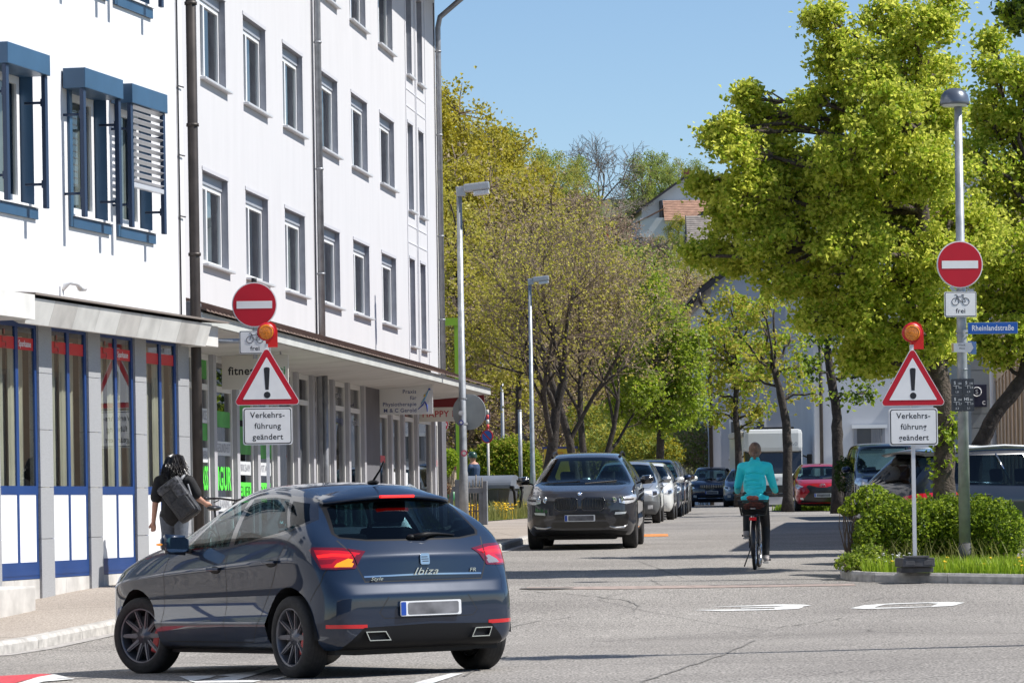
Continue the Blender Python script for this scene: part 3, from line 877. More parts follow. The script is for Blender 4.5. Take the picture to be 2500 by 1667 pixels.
def window_part(parent, x0, x1, z0, z1, y, mull=(.4,), tilt=None, curtain=((0, 1),), fr_=.065, sill=True, mframe=None, rng=random, curtz=0, transom=None, cm=None):
    m = MB(); w = fr_; y1 = y + .05
    m.box(x0, x1, y, y1, z0, z0 + w * 1.3); m.box(x0, x1, y, y1, z1 - w, z1); m.box(x0, x0 + w, y, y1, z0 + w * 1.3, z1 - w); m.box(x1 - w, x1, y, y1, z0 + w * 1.3, z1 - w)
    for q_ in mull:
        xm = x0 + (x1 - x0) * q_; m.box(xm - w * .8, xm + w * .8, y - .004, y1 - .004, z0 + w * 1.3, z1 - w)
    if transom: m.box(x0 + w, x1 - w, y + .003, y1 - .006, transom - w / 2, transom + w / 2)
    o = m.build('window_frame', mframe or M_FRAME, parent)
    g = MB(); g.quad((x0 + w, y + .03, z0 + w), (x1 - w, y + .03, z0 + w), (x1 - w, y + .03, z1 - w), (x0 + w, y + .03, z1 - w)); g.build('pane', M_WGLASS, o)
    if curtain:
        c = MB()
        for a, b in curtain: curtain_mesh(c, x0 + (x1 - x0) * a + w, x0 + (x1 - x0) * b - w, z0 + curtz, z1, y + .16, n=max(2, int((x1 - x0) * (b - a) * 7)))
        c.build('curtain', cm or M_CURTAIN, o)
    if sill:
        s = MB(); s.bbox(x0 - .06, x1 + .12, y - .20, y - .002, z0 - .045, z0 - .004, .008); s.build('sill', mat('sill_aluminium', (.62, .62, .63), .45, .3), o)
    return o

# ------------------------------------------------------------------ bank building on the left (blue trim)
BK = thing('bank_building', 'white bank building with royal blue shop windows and blue blind boxes', 'building', (-4.24, 48.4, 0), math.atan2(1, .228))
holes = [(-6.98, -5.66, 5.22, 6.72), (-4.40, -3.06, 5.22, 6.72), (-2.66, -1.33, 5.22, 6.72), (-2.66, -1.31, 8.10, 9.6), (-4.40, -3.06, 8.10, 9.6), (-6.98, -5.66, 8.10, 9.6)] + [(x, x + 1.33, z, z + 1.5) for x in (-10.4, -13.8, -17.2, -20.6) for z in (5.22, 8.1)]
m = MB(); holed_wall(m, -26, 0, 3.9, 15.5, holes, depth=.2)
m.quad((0, 0, .5), (0, 8, .5), (0, 8, 15.5), (0, 0, 15.5)); m.quad((-26, 8, .0), (-26, 0, .0), (-26, 0, 15.5), (-26, 8, 15.5)); m.quad((0, 8, .4), (-26, 8, .4), (-26, 8, 15.5), (0, 8, 15.5)); m.quad((-26, 0, 15.5), (0, 0, 15.5), (0, 8, 15.5), (-26, 8, 15.5))
m.build('wall', [M_PLASTER, M_BLUE], BK, fix=False)
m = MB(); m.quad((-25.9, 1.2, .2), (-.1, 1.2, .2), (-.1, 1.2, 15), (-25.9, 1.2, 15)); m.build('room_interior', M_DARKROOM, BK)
# upper windows with box blinds
def blind_window(x0, x1, z0, z1, lowered):
    o = window_part(BK, x0 + .02, x1 - .02, z0, z1, .16, mull=(), curtain=((.02, .52), (.55, .98)), fr_=.09, sill=False, cm=mat('beige_curtain', (.42, .41, .34), .9, noise=(3, .2)))
    m = MB(); m.box(x0 - .02, x1 + .06, -.06, .158, z0 - .03, z0 - .005); m.build('sill', M_WPANEL, o)
    m = MB(); m.box(x0 - .05, x1 + .03, -.035, -.003, z0 - .16, z0 - .035)
    m.box(x0 - .1, x0 - .005, -.035, -.003, z0 - .16, z1 + .02); m.build('window_surround', M_BLUE, BK)
    m = MB(); m.bbox(x0 - .28, x1 - .22, -.30, -.02, z1 - .03, z1 + .21, .008); b = m.build('blind_box', M_BLUE, BK)
    for xx in (x0 - .22, x1 - .46 + .18):
        g = MB(); g.bbox(xx - .045, xx + .045, -.27, -.22, z0 - .06, z1 - .032, .006)
        for zz in (z0 + .22, z1 - .34): g.tube([(xx, -.22, zz), (xx, -.0, zz)], .016, 8); g.bbox(xx - .03, xx + .03, -.225, -.2, zz - .045, zz + .045, .006)
        g.build('guide_rail', mat('dark_blue_rail', (.02, .04, .085), .5), b)
    if lowered:
        s = MB(); z = z1 - .06; i = 0
        while z > z0 + .52:
            s.at((0, -.245, z), rx=R(-28)).box(x0 - .17, x1 - .33, -.035, .035, -.002, .002); z -= .083
        s.reset(); s.bbox(x0 - .17, x1 - .33, -.27, -.21, z0 + .44, z0 + .5, .006)
        s.build('louvre_blind', mat('aluminium_slat', (.66, .66, .68), .35, .4), b)
for i, h in enumerate(holes): blind_window(*h, lowered=(i == 2))
# ground floor bays
PIL = [(-9.15 - 1.735 * k, -8.71 - 1.735 * k) for k in (6, 5, 4, 3, 2, 1)] + [(-9.15, -8.71), (-7.42, -6.98), (-5.68, -5.24), (-3.95, -3.51), (-2.2, -1.76), (-.46, 0)]
for a, b in PIL:
    m = MB(); zj = [.5, 1.35, 1.95, 2.62, 3.28, 3.92]
    for z0, z1 in zip(zj, zj[1:]): m.box(a, b, -.03, .10, z0 + .003, z1 - .003)
    m.build('granite_pillar', M_GRANITE, BK)
m = MB(); m.box(-26, -19.57, .02, .5, .2, 3.92); m.build('granite_wall', M_GRANITE, BK)
for k, ((_, a), (b, _)) in enumerate(zip(PIL, PIL[1:])):
    c = (a + b) / 2
    m = MB()
    m.box(a, b, .0, .12, .5, .885); m.box(a + .46, a + .466, -.002, .0, .5, .885)
    m.build('plinth', M_CONC, BK)
    m = MB(); y0, y1 = .0, .022
    m.box(a, b, y0, y1, .89, 1.085); m.box(a + .02, b - .02, y0 - .006, y0, .93, 1.0); m.box(a, b, y0, y1, 1.865, 1.965); m.box(a, b, y0, y1, 3.79, 3.92)
    for x in (a, c - .045, b - .07): m.box(x, x + (.05 if x != c - .045 else .07), y0, y1, 1.085, 1.865); m.box(x, x + (.07 if x != c - .045 else .09), y0, y1, 1.965, 3.79)
    fo = m.build('shop_window_frame', M_BLUE2, BK)
    for x0, x1 in ((a + .05, c - .045), (c + .025, b - .07)):
        p_ = MB(); p_.box(x0, x1, .006, .03, 1.085, 1.865); p_.build('white_panel', M_WPANEL, fo)
        g = MB(); g.quad((x0, .016, 1.965), (x1, .016, 1.965), (x1, .016, 3.79), (x0, .016, 3.79)); g.build('pane', glass('bank_glass', (.72, .78, .80), .26), fo)
    cu = MB(); 
    curtain_mesh(cu, a + .1, c - .12, 1.9, 3.75, .14, 5, .02); curtain_mesh(cu, c + .12, b - .05, 1.9, 3.7, .16, 4, .02)
    cu.build('vertical_blind', mat('beige_blind', (.72, .64, .47), .9, noise=(2, .15)), fo)
    st = MB()
    for x0, x1 in ((a + .05, c - .045), (c + .025, b - .07)): st.quad((x0, .013, 3.53), (x1, .013, 3.53), (x1, .013, 3.67), (x0, .013, 3.67))
    st.build('red_strip', mat('red_film', (.60, .018, .025), .35), fo)
    if k in (6, 7, 9): text('lettering', 'Sparkasse', .105, M_WPANEL, fo, (c + .045 + .25, .008, 3.60), sx=.92, depth=.001, bold=.001)
    if k in (7, 8, 9):
        s = MB(); x = a + .28
        for bx in ((x - .07, x + .06, 3.655, 3.665), (x - .07, x - .055, 3.60, 3.66), (x - .07, x + .06, 3.597, 3.607), (x + .045, x + .06, 3.54, 3.60), (x - .07, x + .06, 3.538, 3.548), (x - .012, x + .012, 3.69, 3.75)): s.box(bx[0], bx[1], .006, .010, bx[2], bx[3])
        s.build('emblem', mat('emblem_grey', (.35, .10, .08), .5), fo)
# canopy
m = MB()
def prism_x(mb, prof, x0, x1):
    mb.poly([(x0, y, z) for y, z in prof], (1, 0, 0), x1 - x0)
x = -7.05; k = 0
while x < -.35:
    w_ = .78; m.mat(k % 3); prism_x(m, [(-.46, 4.07), (-.37, 3.785), (-.30, 3.785), (-.02, 3.93), (-.02, 4.07)], x + .002, min(x + w_, -.34) - .002); x += w_; k += 1
m.mat(0); prism_x(m, [(-.36, 4.07), (-.36, 3.80), (-.02, 3.80), (-.02, 4.07)], -.338, .24)
prism_x(m, [(-.50, 4.10), (-.50, 3.82), (-.02, 3.82), (-.02, 4.10)], -26, -7.06)
m.mat(3); prism_x(m, [(-.50, 4.13), (-.50, 4.105), (-.0, 4.14), (-.0, 4.16)], -7.03, .30)
ca = m.build('canopy', [mat('canopy_pale', (.62, .61, .58), .7, noise=(2.5, .12, 8)), mat('canopy_grey', (.50, .48, .45), .75, noise=(2.5, .2, 8)), mat('canopy_mid', (.57, .56, .53), .75, noise=(2.5, .2, 8)), mat('canopy_brown', (.20, .17, .15), .8)], BK)
m = MB(); m.tube([(.13, -.09, .5), (.13, -.09, 4.2), (.13, -.09, 15.4)], .07, 12)
for z in (5.0, 8.3, 6.7): m.tube([(.13, -.09, z), (.13, -.09, z + .04)], .085, 12)
m.build('drainpipe', M_BROWNPIPE, BK)
m = MB(); m.tube([(-.26, -.02, 4.2), (-.26, -.02, 15.4)], .012, 6)
for z in (5.5, 6.3, 7.2, 8.4): m.tube([(-.26, -.02, z), (-.05, -.03, z)], .01, 5)
m.build('lightning_cable', mat('dark_cable', (.05, .05, .06), .6), BK)
m = MB(); m.bbox(-12.2, -7.45, -.6, -.04, .3, .84, .02); st = m.build('entrance_step', M_CONC, BK)
# security camera on the wall
cc = thing('security_camera', 'small white security camera on a curved bracket above the bank canopy', 'camera', (0, 0, 0))
cm_ = MB(); cm_.bbox(-.05, .05, -.03, 0, -.16, .02, .01); cm_.tube([(0, -.02, -.02), (.02, -.10, .06), (.14, -.16, .05), (.22, -.17, .0)], .035, 10); 
_rb = Matrix.Translation((-4.24, 48.4, 0)) @ Matrix.Rotation(math.atan2(1, .228), 4, 'Z')
cc.location = _rb @ Vector((-4.82, -.0, 4.32)); cc.rotation_euler = (0, 0, math.atan2(1, .228))
cm_.build('bracket', M_WPANEL, cc)
cm2 = MB(); cm2.tube([(.22, -.17, .0), (.36, -.17, .01)], .045, 10); cm2.mat(1); cm2.tube([(.36, -.17, .01), (.375, -.17, .01)], .035, 10); cm2.build('camera_head', [M_WPANEL, M_SEAM], cc)

# ------------------------------------------------------------------ long white building
AB = thing('apartment_building', 'long white apartment building with grey window reveals above shops', 'building', (-5.637, 47.5, 0), math.atan2(1, .1107))
_ra = Matrix.Translation((-5.637, 47.5, 0)) @ Matrix.Rotation(math.atan2(1, .1107), 4, 'Z')
cols = [8.92, 12.55, 16.28, 20.25, 24.02, 27.80]
HB = [(c, c + 2.08, z, z + 1.42) for z in (5.44, 8.29, 11.14) for c in cols]
HS = [(x, x + .86, z, z + 1.88) for z in (5.14, 8.06, 10.98) for x in (31.95, 33.68)]
m = MB(); holed_wall(m, 5.5, 36.8, 4.2, 13.46, HB + HS, depth=.16)
m.quad((36.8, 0, .5), (36.8, 11, .5), (36.8, 11, 13.4), (36.8, 0, 13.4)); m.quad((5.5, 0, 4.0), (5.5, 0, 13.4), (5.5, 11, 13.4), (5.5, 11, 4.0)); m.quad((36.8, 11, .5), (5.5, 11, .5), (5.5, 11, 13.4), (36.8, 11, 13.4))
m.build('wall', [M_PLASTER_B, M_REVEAL], AB, fix=False)
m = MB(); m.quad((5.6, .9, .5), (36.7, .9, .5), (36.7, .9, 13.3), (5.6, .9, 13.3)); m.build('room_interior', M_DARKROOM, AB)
rg = random.Random(5)
for i, (a, b, c, d) in enumerate(HB):
    cur = [((0, 1),), ((.4, 1),), ((0, .4), (.62, 1)), ((.0, .3), (.45, .75)), ((.05, .95),)][(i * 3) % 5]
    window_part(AB, a + .01, b - .01, c, d - .17, .11, mull=(.40,), curtain=cur, cm=[M_CURTAIN, mat('grey_curtain', (.22, .225, .24), .9), mat('pale_blind', (.58, .56, .50), .9)][i % 3 if i not in (5, 12) else 2])
    s = MB(); s.box(a + .01, b - .01, .09, .158, d - .168, d - .003); s.build('shutter_box', mat('shutter_grey', (.33, .35, .39), .5), AB)
for (a, b, c, d) in HS:
    window_part(AB, a + .01, b - .01, c, d - .02, .11, mull=(.5,), curtain=((.0, .4),), fr_=.05)
# lintel strips, panel relief by the staircase
for a, b, c, d in HB + HS: m = MB(); m.box(a - .03, b + .04, -.012, -.002, d, d + .06); m.build('lintel', mat('lintel_grey', (.50, .50, .53), .8), AB)
m = MB()
for x in (31.72, 33.2, 33.36, 34.9): m.box(x, x + .035, -.012, -.002, 4.3, 13.2)
for z in (4.55, 4.72, 7.35, 7.72, 10.28, 10.64):
    for x in (31.757, 33.397): m.box(x, x + 1.44, -.010, -.002, z, z + .04)
m.build('panel_trim', mat('trim_grey', (.60, .60, .63), .8), AB)
m = MB(); prism_x(m, [(-.95, 13.48), (-.95, 13.6), (.4, 14.0), (5.5, 16.4), (11.4, 13.6), (11.4, 13.5), (0, 13.44)], 5.2, 37.4); m.build('roof', M_TILE, AB)
m = MB(); m.tube([(5.2, -1.04, 13.55), (37.45, -1.04, 13.55)], .075, 10); m.build('gutter_pipe', M_GREYPIPE, AB)
for s_, z0 in ((19.55, 4.45), (36.62, 4.45)):
    m = MB(); m.tube([(s_, -.09, z0), (s_, -.09, 12.55), (s_ + .02, -.14, 12.8), (s_ + .05, -.5, 13.1), (s_ + .05, -1.0, 13.5)], .062, 12)
    for z in (5.9, 7.8, 10.1, 12.0): m.tube([(s_, -.09, z), (s_, -.09, z + .035)], .075, 12)
    m.build('drainpipe', M_GREYPIPE, AB)
for x in (19.33, 36.45): m = MB(); m.tube([(x, -.02, 4.45), (x, -.02, 13.1)], .012, 6); m.build('lightning_cable', mat('dark_cable', (.05, .05, .06), .6), AB)
# canopy over the shops
m = MB(); prism_x(m, [(-1.30, 4.31), (-1.30, 4.14), (-1.26, 4.14), (-.9, 4.10), (-.02, 4.04), (-.02, 4.60)], 1.9, 35.2)
m.build('canopy', [mat('canopy_soffit', (.42, .42, .42), .85, noise=(1.2, .12, 7))], AB)
m = MB(); m.box(1.9, 35.2, -1.335, -1.303, 4.15, 4.30); m.build('canopy_fascia', mat('fascia_grey', (.47, .48, .46), .8, noise=(1.5, .12, 7)), AB)
n = int(33.3 / .30)
vs_ = MB()
for i in range(n):
    x = 1.9 + .30 * i
    vs_.add([(x, -1.40, 4.345), (x + .298, -1.40, 4.322), (x + .298, -.01, 4.80), (x, -.01, 4.83), (x, -1.40, 4.315), (x + .298, -1.40, 4.312), (x + .298, -.01, 4.77), (x, -.01, 4.775)], [(0, 1, 2, 3), (4, 7, 6, 5), (0, 4, 5, 1), (0, 3, 7, 4), (1, 5, 6, 2)])
vs_.build('canopy_tiles', M_TILE, AB)
m = MB(); m.bbox(1.35, 1.95, -1.32, -1.0, 4.2, 4.42, .01); m.build('gutter_end', M_GREYPIPE, AB)
# shop front
PS = [8.05, 9.25, 11.16, 12.98, 14.83, 16.88, 18.58, 19.44, 20.89, 22.70, 24.67, 28.36, 30.16, 32.30, 35.14]
for s_ in PS:
    m = MB(); m.box(s_ - .13, s_ + .11, -.085, .12, .5, 4.05); m.build('pilaster', mat('pilaster_grey', (.36, .36, .385), .8, noise=(2, .1)), AB)
m = MB(); m.box(36.06, 36.8, -.11, .3, .5, 4.06); m.build('end_column', mat('dark_grey_render', (.115, .115, .13), .85, noise=(2, .1)), AB)
m = MB(); m.box(24.95, 26.85, -.05, .2, .5, 4.05); m.build('dark_wall', mat('dark_grey_render', (.1, .1, .11), .85), AB)
m = MB(); m.box(19.02, 19.10, -.16, -.1, .6, 4.05); m.tube([(19.1, -.2, .6), (19.1, -.2, 4.05)], .05, 10); m.build('drainpipe', M_GREYPIPE, AB)
M_SHOPF = mat('shop_frame', (.62, .62, .61), .5)
edges = [(6.2, 7.9)] + [(a + .12, b - .14) for a, b in zip(PS, PS[1:]) if not (24.5 < a < 25)] + [(26.86, 28.22), (35.26, 36.05)]
for i, (a, b) in enumerate(edges):
    door = a > 26.5
    o = window_part(AB, a, b, .62 if door else .95, 4.04, -.015, mull=(), curtain=None, fr_=.09, sill=False, mframe=M_SHOPF, transom=3.54)
    c = MB(); c.box(a, b, .0, .04, .5, .955); c.build('stall_riser', M_SHOPF, o) if not door else None
    c = MB()
    curtain_mesh(c, a + .1, b - .1, 2.2 if i % 3 else 1.0, 3.45, .5, 5, .015); c.build('shop_display', mat('shop_inside', (.16, .17, .175), .9, noise=(1.5, .6, 3)), o)
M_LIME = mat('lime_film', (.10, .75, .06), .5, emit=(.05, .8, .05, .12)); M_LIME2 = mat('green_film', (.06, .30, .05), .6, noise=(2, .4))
def film(x0, x1, z0, z1, m_, name='window_sticker'):
    q_ = MB(); q_.quad((x0, .004, z0), (x1, .004, z0), (x1, .004, z1), (x0, .004, z1)); return q_.build(name, m_, AB)
film(8.25, 9.05, 3.66, 4.0, M_LIME2); film(11.35, 12.7, 3.1, 4.0, M_LIME2); film(13.2, 14.6, 2.5, 3.3, M_LIME2)
film(8.25, 9.05, 2.72, 2.98, M_LIME2); film(9.6, 10.9, 2.95, 3.2, M_LIME2); film(11.4, 12.7, 2.55, 3.0, M_LIME2)
M_FILMW = mat('white_film', (.62, .64, .66), .6)
for x, z, s_, sz, w_ in ((8.62, 2.98 + .12, 'SERVICE', .20, 1.0), (8.62, 2.50, 'STRESSABBAU', .17, .85), (10.3, 2.62, 'GESUNDHEIT', .20, 1.0), (12.05, 2.33, 'WIRKSAM', .17, 1.5), (13.9, 2.33, 'VITAL', .17, 2.0), (10.3, 1.75, 'TRAINING', .20, 1.2)):
    f_ = film(x - .62, x + .62, z - .11, z + .11, M_FILMW); text('lettering', s_, sz, M_REVEAL, f_, (x, -.002, z), sx=w_ * .9)
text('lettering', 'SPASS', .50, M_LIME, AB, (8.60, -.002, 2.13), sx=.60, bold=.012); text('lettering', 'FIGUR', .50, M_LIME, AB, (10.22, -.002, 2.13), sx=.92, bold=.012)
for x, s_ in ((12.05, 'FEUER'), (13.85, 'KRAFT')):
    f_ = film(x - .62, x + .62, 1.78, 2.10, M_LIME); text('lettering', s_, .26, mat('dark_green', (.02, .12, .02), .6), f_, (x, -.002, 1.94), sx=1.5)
text('lettering', 'Praxis', .2, M_REVEAL, AB, (21.75, -.002, 3.80), sx=2.0); text('lettering', 'Physiologie', .2, mat('text_navy', (.03, .05, .18), .5), AB, (21.85, -.002, 3.32), sx=1.6)
text('lettering', 'Gerold', .2, M_REVEAL, AB, (23.7, -.002, 3.32), sx=2.2)
for x in (27.5, 35.7): film(x - .4, x + .4, 2.58, 2.72, mat('red_film', (.60, .018, .025), .35))
for x in (29.2, 31.1): film(x - .3, x + .1, 2.1, 2.4, M_FILMW)
# planter with dry shrub at the end of the shops
# ------------------------------------------------------------------ the dark blue hatchback in the foreground
def make_hatchback():
    p = dict(W=.885, xr=-.62, xf=3.36, xq=.03, xh=1.28, xc=2.04, zq=1.335, zr=1.435, zh=1.395, zc=1.02, zn=.81, wr=.555,
             zb_r=1.085, zb_f=.955, sh=.165, conc=.045, cr=1.0, crr=.85, crr5=.7, wr_z=.31, zlow=[.2, .25, .40, .56],
             rx=[.13, .07, .06, .06, .112, .152, .30, .65], rz=[.20, .25, .42, .60, .69, .885, 1.03, 1.335],
             rw=[.76, .82, .83, .83, .81, .73, .70, .6], rbk=[.05, .05, .05, .05, .05, .08, .10, .09], rd=.17,
             fx=[-.18, -.08, -.02, -.0, -.02, -.05, -.08, -.11], fz=[.2, .28, .45, .58, .68, .73, .77, .80], fw=[.62, .7, .74, .74, .72, .68, .62, .58],
             fb=.13, crown=.035, rs=.70, rh=.38)
    t = thing('parked_hatchback', 'dark blue-grey hatchback with red tail lamps turning in the foreground', 'car')
    t.name = 'hatchback_car'
    PT = paint('paint_blue_grey', (.009, .019, .042), .08, .36)
    sh = Shell(car_surface(p, 3))
    wr_arch = .362
    for x in (0, 2.564): sh.side(arch_circle(x, .315, wr_arch, 26), 'arch')
    # glasshouse: black surround first, then panes inside it
    sh.side([(1.80, .955), (1.66, 1.05), (1.38, 1.325), (1.24, 1.372), (.9, 1.39), (.4, 1.365), (.10, 1.325), (-.11, 1.17), (-.10, 1.13), (.05, 1.075), (.9, .978)], 'trim', only=['body'])
    sh.side([(1.71, .972), (1.62, 1.05), (1.36, 1.29), (1.24, 1.335), (1.03, 1.345), (.965, .993)], 'pane_front', only=['trim'])
    sh.side([(.885, 1.002), (.95, 1.35), (.60, 1.355), (.36, 1.333), (.07, 1.102), (.2, 1.08)], 'pane_rear', only=['trim'])
    sh.side([(.035, 1.105), (.30, 1.32), (.12, 1.295), (-.08, 1.165), (-.06, 1.14)], 'pane_quarter', only=['trim'])
    sh.front([(-.80, .985), (.80, .985), (.80, 1.03), (.60, 1.35), (.3, 1.385), (-.3, 1.385), (-.60, 1.35), (-.80, 1.03)], 'windscreen', mirror=False, only=['body'])
    gl = [(0, .995), (.40, 1.0), (.60, 1.025), (.632, 1.06), (.555, 1.285), (.50, 1.315), (0, 1.34)]
    sh.rear(gl + [(-y, z) for y, z in gl[:0:-1]][1:], 'glass_trim', mirror=False, only=['body'])
    gl = [(0, 1.008), (.40, 1.012), (.585, 1.036), (.605, 1.065), (.535, 1.255), (.49, 1.275), (0, 1.30)]
    sh.rear(gl + [(-y, z) for y, z in gl[:0:-1]][1:], 'rear_glass', mirror=False, only=['glass_trim'])
    # tail lamps wrap the corner
    sh.corner([(-.51, .49, .925), (-.46, .66, .955), (-.36, .86, .965), (-.33, .87, .945), (-.40, .80, .80), (-.46, .70, .795), (-.51, .57, .80)], 'tail_dark')
    sh.corner([(-.51, .53, .912), (-.46, .68, .935), (-.37, .85, .945), (-.41, .80, .812), (-.46, .70, .808), (-.5, .62, .83)], 'tail_red', only=['tail_dark'])
    sh.corner([(-.505, .565, .862), (-.49, .62, .875), (-.46, .70, .84), (-.45, .715, .815), (-.51, .60, .812)], 'tail_amber', only=['tail_dark', 'tail_red'])
    sh.corner([(-.51, .53, .90), (-.505, .56, .90), (-.505, .60, .845), (-.51, .565, .83)], 'tail_dark', only=['tail_red', 'tail_amber'])
    sh.corner([(-.50, .60, .905), (-.45, .74, .915), (-.38, .83, .905), (-.39, .82, .885), (-.45, .74, .893), (-.50, .62, .885)], 'tail_glow', only=['tail_red'])
    sh.corner([(-.46, .70, .875), (-.39, .83, .87), (-.41, .81, .835), (-.45, .74, .84)], 'tail_deep', only=['tail_red'])
    # bumper plastics
    df = [(0, .17), (.70, .17), (.68, .235), (.545, .365), (0, .38)]
    sh.rear(df + [(-y, z) for y, z in df[:0:-1]][:-0 or None], 'diffuser', mirror=False, only=['body'])
    sh.corner([(-.60, .53, .36), (-.48, .81, .367), (-.48, .81, .395), (-.60, .53, .388)], 'reflector', deg=25, only=['body'])
    w = .009
    sh.strip(sh.rear, [(.62, 1.01), (.575, .93), (.545, .80), (.50, .70), (0, .70)], w, 'seam', only=['body', 'tail_dark', 'tail_red', 'tail_amber'])
    sh.rear([(0, .704), (.50, .704), (.52, .735), (0, .742)], 'trim', only=['body'])
    sh.strip(sh.rear, [(.50, .738), (0, .746)], .012, 'strip', only=['body', 'trim'])
    sh.strip(sh.rear, [(.34, .585), (.42, .47), (.38, .43), (0, .425)], .006, 'seam', only=['body'])
    sh.strip(sh.side, [(1.97, .955), (2.05, .683), (2.116, .30), (2.05, .262), (.62, .262)], w, 'seam', only=['body'])
    sh.strip(sh.side, [(.93, .98), (.985, .70), (1.046, .262)], w, 'seam', only=['body'])
    sh.strip(sh.side, [(-.03, 1.07), (.02, 1.0), (.22, .73), (.38, .55), (.47, .40), (.62, .262)], w, 'seam', only=['body'])
    sh.strip(sh.side, [(-.30, .57), (-.40, .70), (-.42, .80)], .006, 'seam', only=['body'])
    sh.side([(.30, .18), (2.25, .18), (2.25, .225), (.30, .225)], 'sill', only=['body'])
    # fuel flap on the right side only, front lamps
    sh.corner([(3.30, .50, .66), (2.95, .86, .74), (2.9, .86, .80), (3.25, .5, .72)], 'headlight', 45, front=True, only=['body'])
    sh.front([(-.5, .3), (.5, .3), (.6, .5), (-.6, .5)], 'grille', mirror=False, only=['body'])
    sh.done()
    body = sh.piece(['body', 'seam', 'trim', 'glass_trim', 'diffuser', 'sill', 'strip', 'grille'], 'body',
                    [PT, M_SEAM, mat('gloss_black', (.012, .012, .014), .15, 0, 1), M_TRIM, M_TRIM, M_TRIM, M_CHROME, M_TRIM], t)
    lf = lambda c: c.y > 0
    rt = lambda c: c.y < 0
    for f in (lf, rt):
        sh.piece(['pane_front'], 'door_window', [M_GLASS], t, split=f)
        sh.piece(['pane_rear'], 'rear_door_window', [M_GLASS_T], t, split=f)
        sh.piece(['pane_quarter'], 'quarter_window', [M_GLASS_T], t, split=f)
        sh.piece(['tail_dark', 'tail_red', 'tail_amber', 'tail_glow', 'tail_deep'], 'tail_light', [M_REDDARK, M_RED, M_AMBER if f is lf else mat('lamp_smoke', (.26, .25, .26), .2, .2, 1), M_REDLIT, mat('lamp_mid_red', (.28, .005, .012), .1, 0, 1.0)], t, off=.004, split=f)
        sh.piece(['reflector'], 'reflector', [M_RED], t, off=.003, split=f)
        sh.piece(['headlight'], 'headlight', [M_LAMP], t, off=.003, split=f)
    sh.piece(['windscreen'], 'windscreen', [M_GLASS], t)
    sh.piece(['rear_glass'], 'rear_window', [M_GLASS_T], t)
    # spoiler lip over the rear glass
    s = MB(); vs = []; fs = []
    N = 24; Ys = .545
    for k in range(N + 1):
        y = -Ys + 2 * Ys * k / N; q = 1 - (y / Ys) ** 2
        xe = -.05 - .115 * q + .04 * (1 - q) ** 6; z0 = 1.285 + .037 * q
        vs += [(xe + .24, y * .93, z0 + .058 + .036 * q), (xe + .12, y * .97, z0 + .046 + .02 * q), (xe + .02, y, z0 + .026), (xe, y, z0 + .012), (xe + .012, y, z0 - .006), (xe + .17, y * .95, z0 - .012)]
    for k in range(N):
        for j in range(5):
            a = k * 6 + j; fs.append((a, a + 1, a + 7, a + 6))
    s.sh(True).add(vs, fs); s.sh(False)
    s.add(vs[:6], [(0, 1, 2, 3, 4, 5)]); s.add(vs[-6:], [(5, 4, 3, 2, 1, 0)])
    sp = s.build('spoiler', PT, t)
    b = MB(); b.at((-.168, 0, 1.331)).bbox(-.012, .02, -.145, .145, -.010, .010, .004); b.build('brake_light', M_REDLIT, sp)
    # aerial
    a = MB(); a.at((.19, 0, 1.445)).ell((0, 0, 0), (.07, .035, .02)); a.tube([(0, 0, .01), (-.11, 0, .09), (-.17, 0, .155)], [.009, .007, .006], 8); a.build('aerial', M_TRIM, t)
    def onrear(y, z):
        h = sh.hit((-3, y, z), (1, 0, 0)); return h[0], h[1]
    # plate, badge, lettering
    c, n = onrear(0, .495)
    plate(t, (c.x - .012, 0, .495), 0)
    c, n = onrear(0, .857)
    e = MB(); e.at((c.x - .004, 0, .857), ry=R(4))
    e.poly([(0, q[0], q[1]) for q in rrect(.078, .082, .012)], (-1, 0, 0), .008)
    e.mat(1)
    for z0, z1, y0, y1 in ((.012, .018, -.022, .03), (-.004, .002, -.03, .03), (-.02, -.014, -.03, .022)): e.box(-.0105, -.006, y0, y1, z0, z1)
    e.build('badge', [M_CHROME, M_SEAM], t)
    text('lettering', 'Ibiza', .075, M_CHROME, t, (onrear(0, .765)[0].x - .006, 0, .765), rz=-PI / 2, sx=1.45, shear=.4, depth=.003)
    text('lettering', 'FR', .04, M_CHROME, t, (onrear(-.42, .765)[0].x - .01, -.42, .765), rz=-PI / 2, sx=1.3, shear=.2, depth=.003)
    text('lettering', 'Style', .036, M_CHROME, t, (onrear(.41, .72)[0].x - .006, .41, .720), rz=-PI / 2, sx=1.4, shear=.4, depth=.002)
    # wiper
    c, n = onrear(.02, 1.022); c2, n2 = onrear(-.36, 1.03)
    wv = MB()
    wv.tube([c + Vector((-.02, 0, 0)), c + Vector((-.035, -.1, .016)), c2 + Vector((-.02, .16, 0.012)), c2 + Vector((-.012, 0, 0))], [.022, .019, .010, .004], 8)
    wv.ell((c.x - .01, c.y + .02, c.z), (.03, .035, .02))
    wv.build('rear_wiper', M_TRIM, t)
    # twin tailpipe trims
    for s_ in (1, -1):
        c, n = onrear(.44 * s_, .30)
        m = MB(); m.at((c.x - .0, .44 * s_, .302), rz=-s_ * R(8))
        o_ = [(-.10 * s_, -.035), (.07 * s_, -.035), (.10 * s_, .035), (-.06 * s_, .035)]
        i_ = [(-.09 * s_, -.028), (.066 * s_, -.028), (.09 * s_, .028), (-.055 * s_, .028)]
        for A, B, x0, x1 in ((o_, i_, -.035, -.035), (o_, o_, -.035, .04), (i_, i_, -.035, .02)):
            for k in range(4):
                q = (k + 1) % 4
                m.quad((x0, *A[k]), (x0, *A[q]), (x1, *B[q]), (x1, *B[k]))
        m.mat(1).add([(-.0, *q) for q in i_], [(0, 1, 2, 3)])
        m.build('tailpipe_trim', [M_CHROME, M_SEAM], t, fix=False)
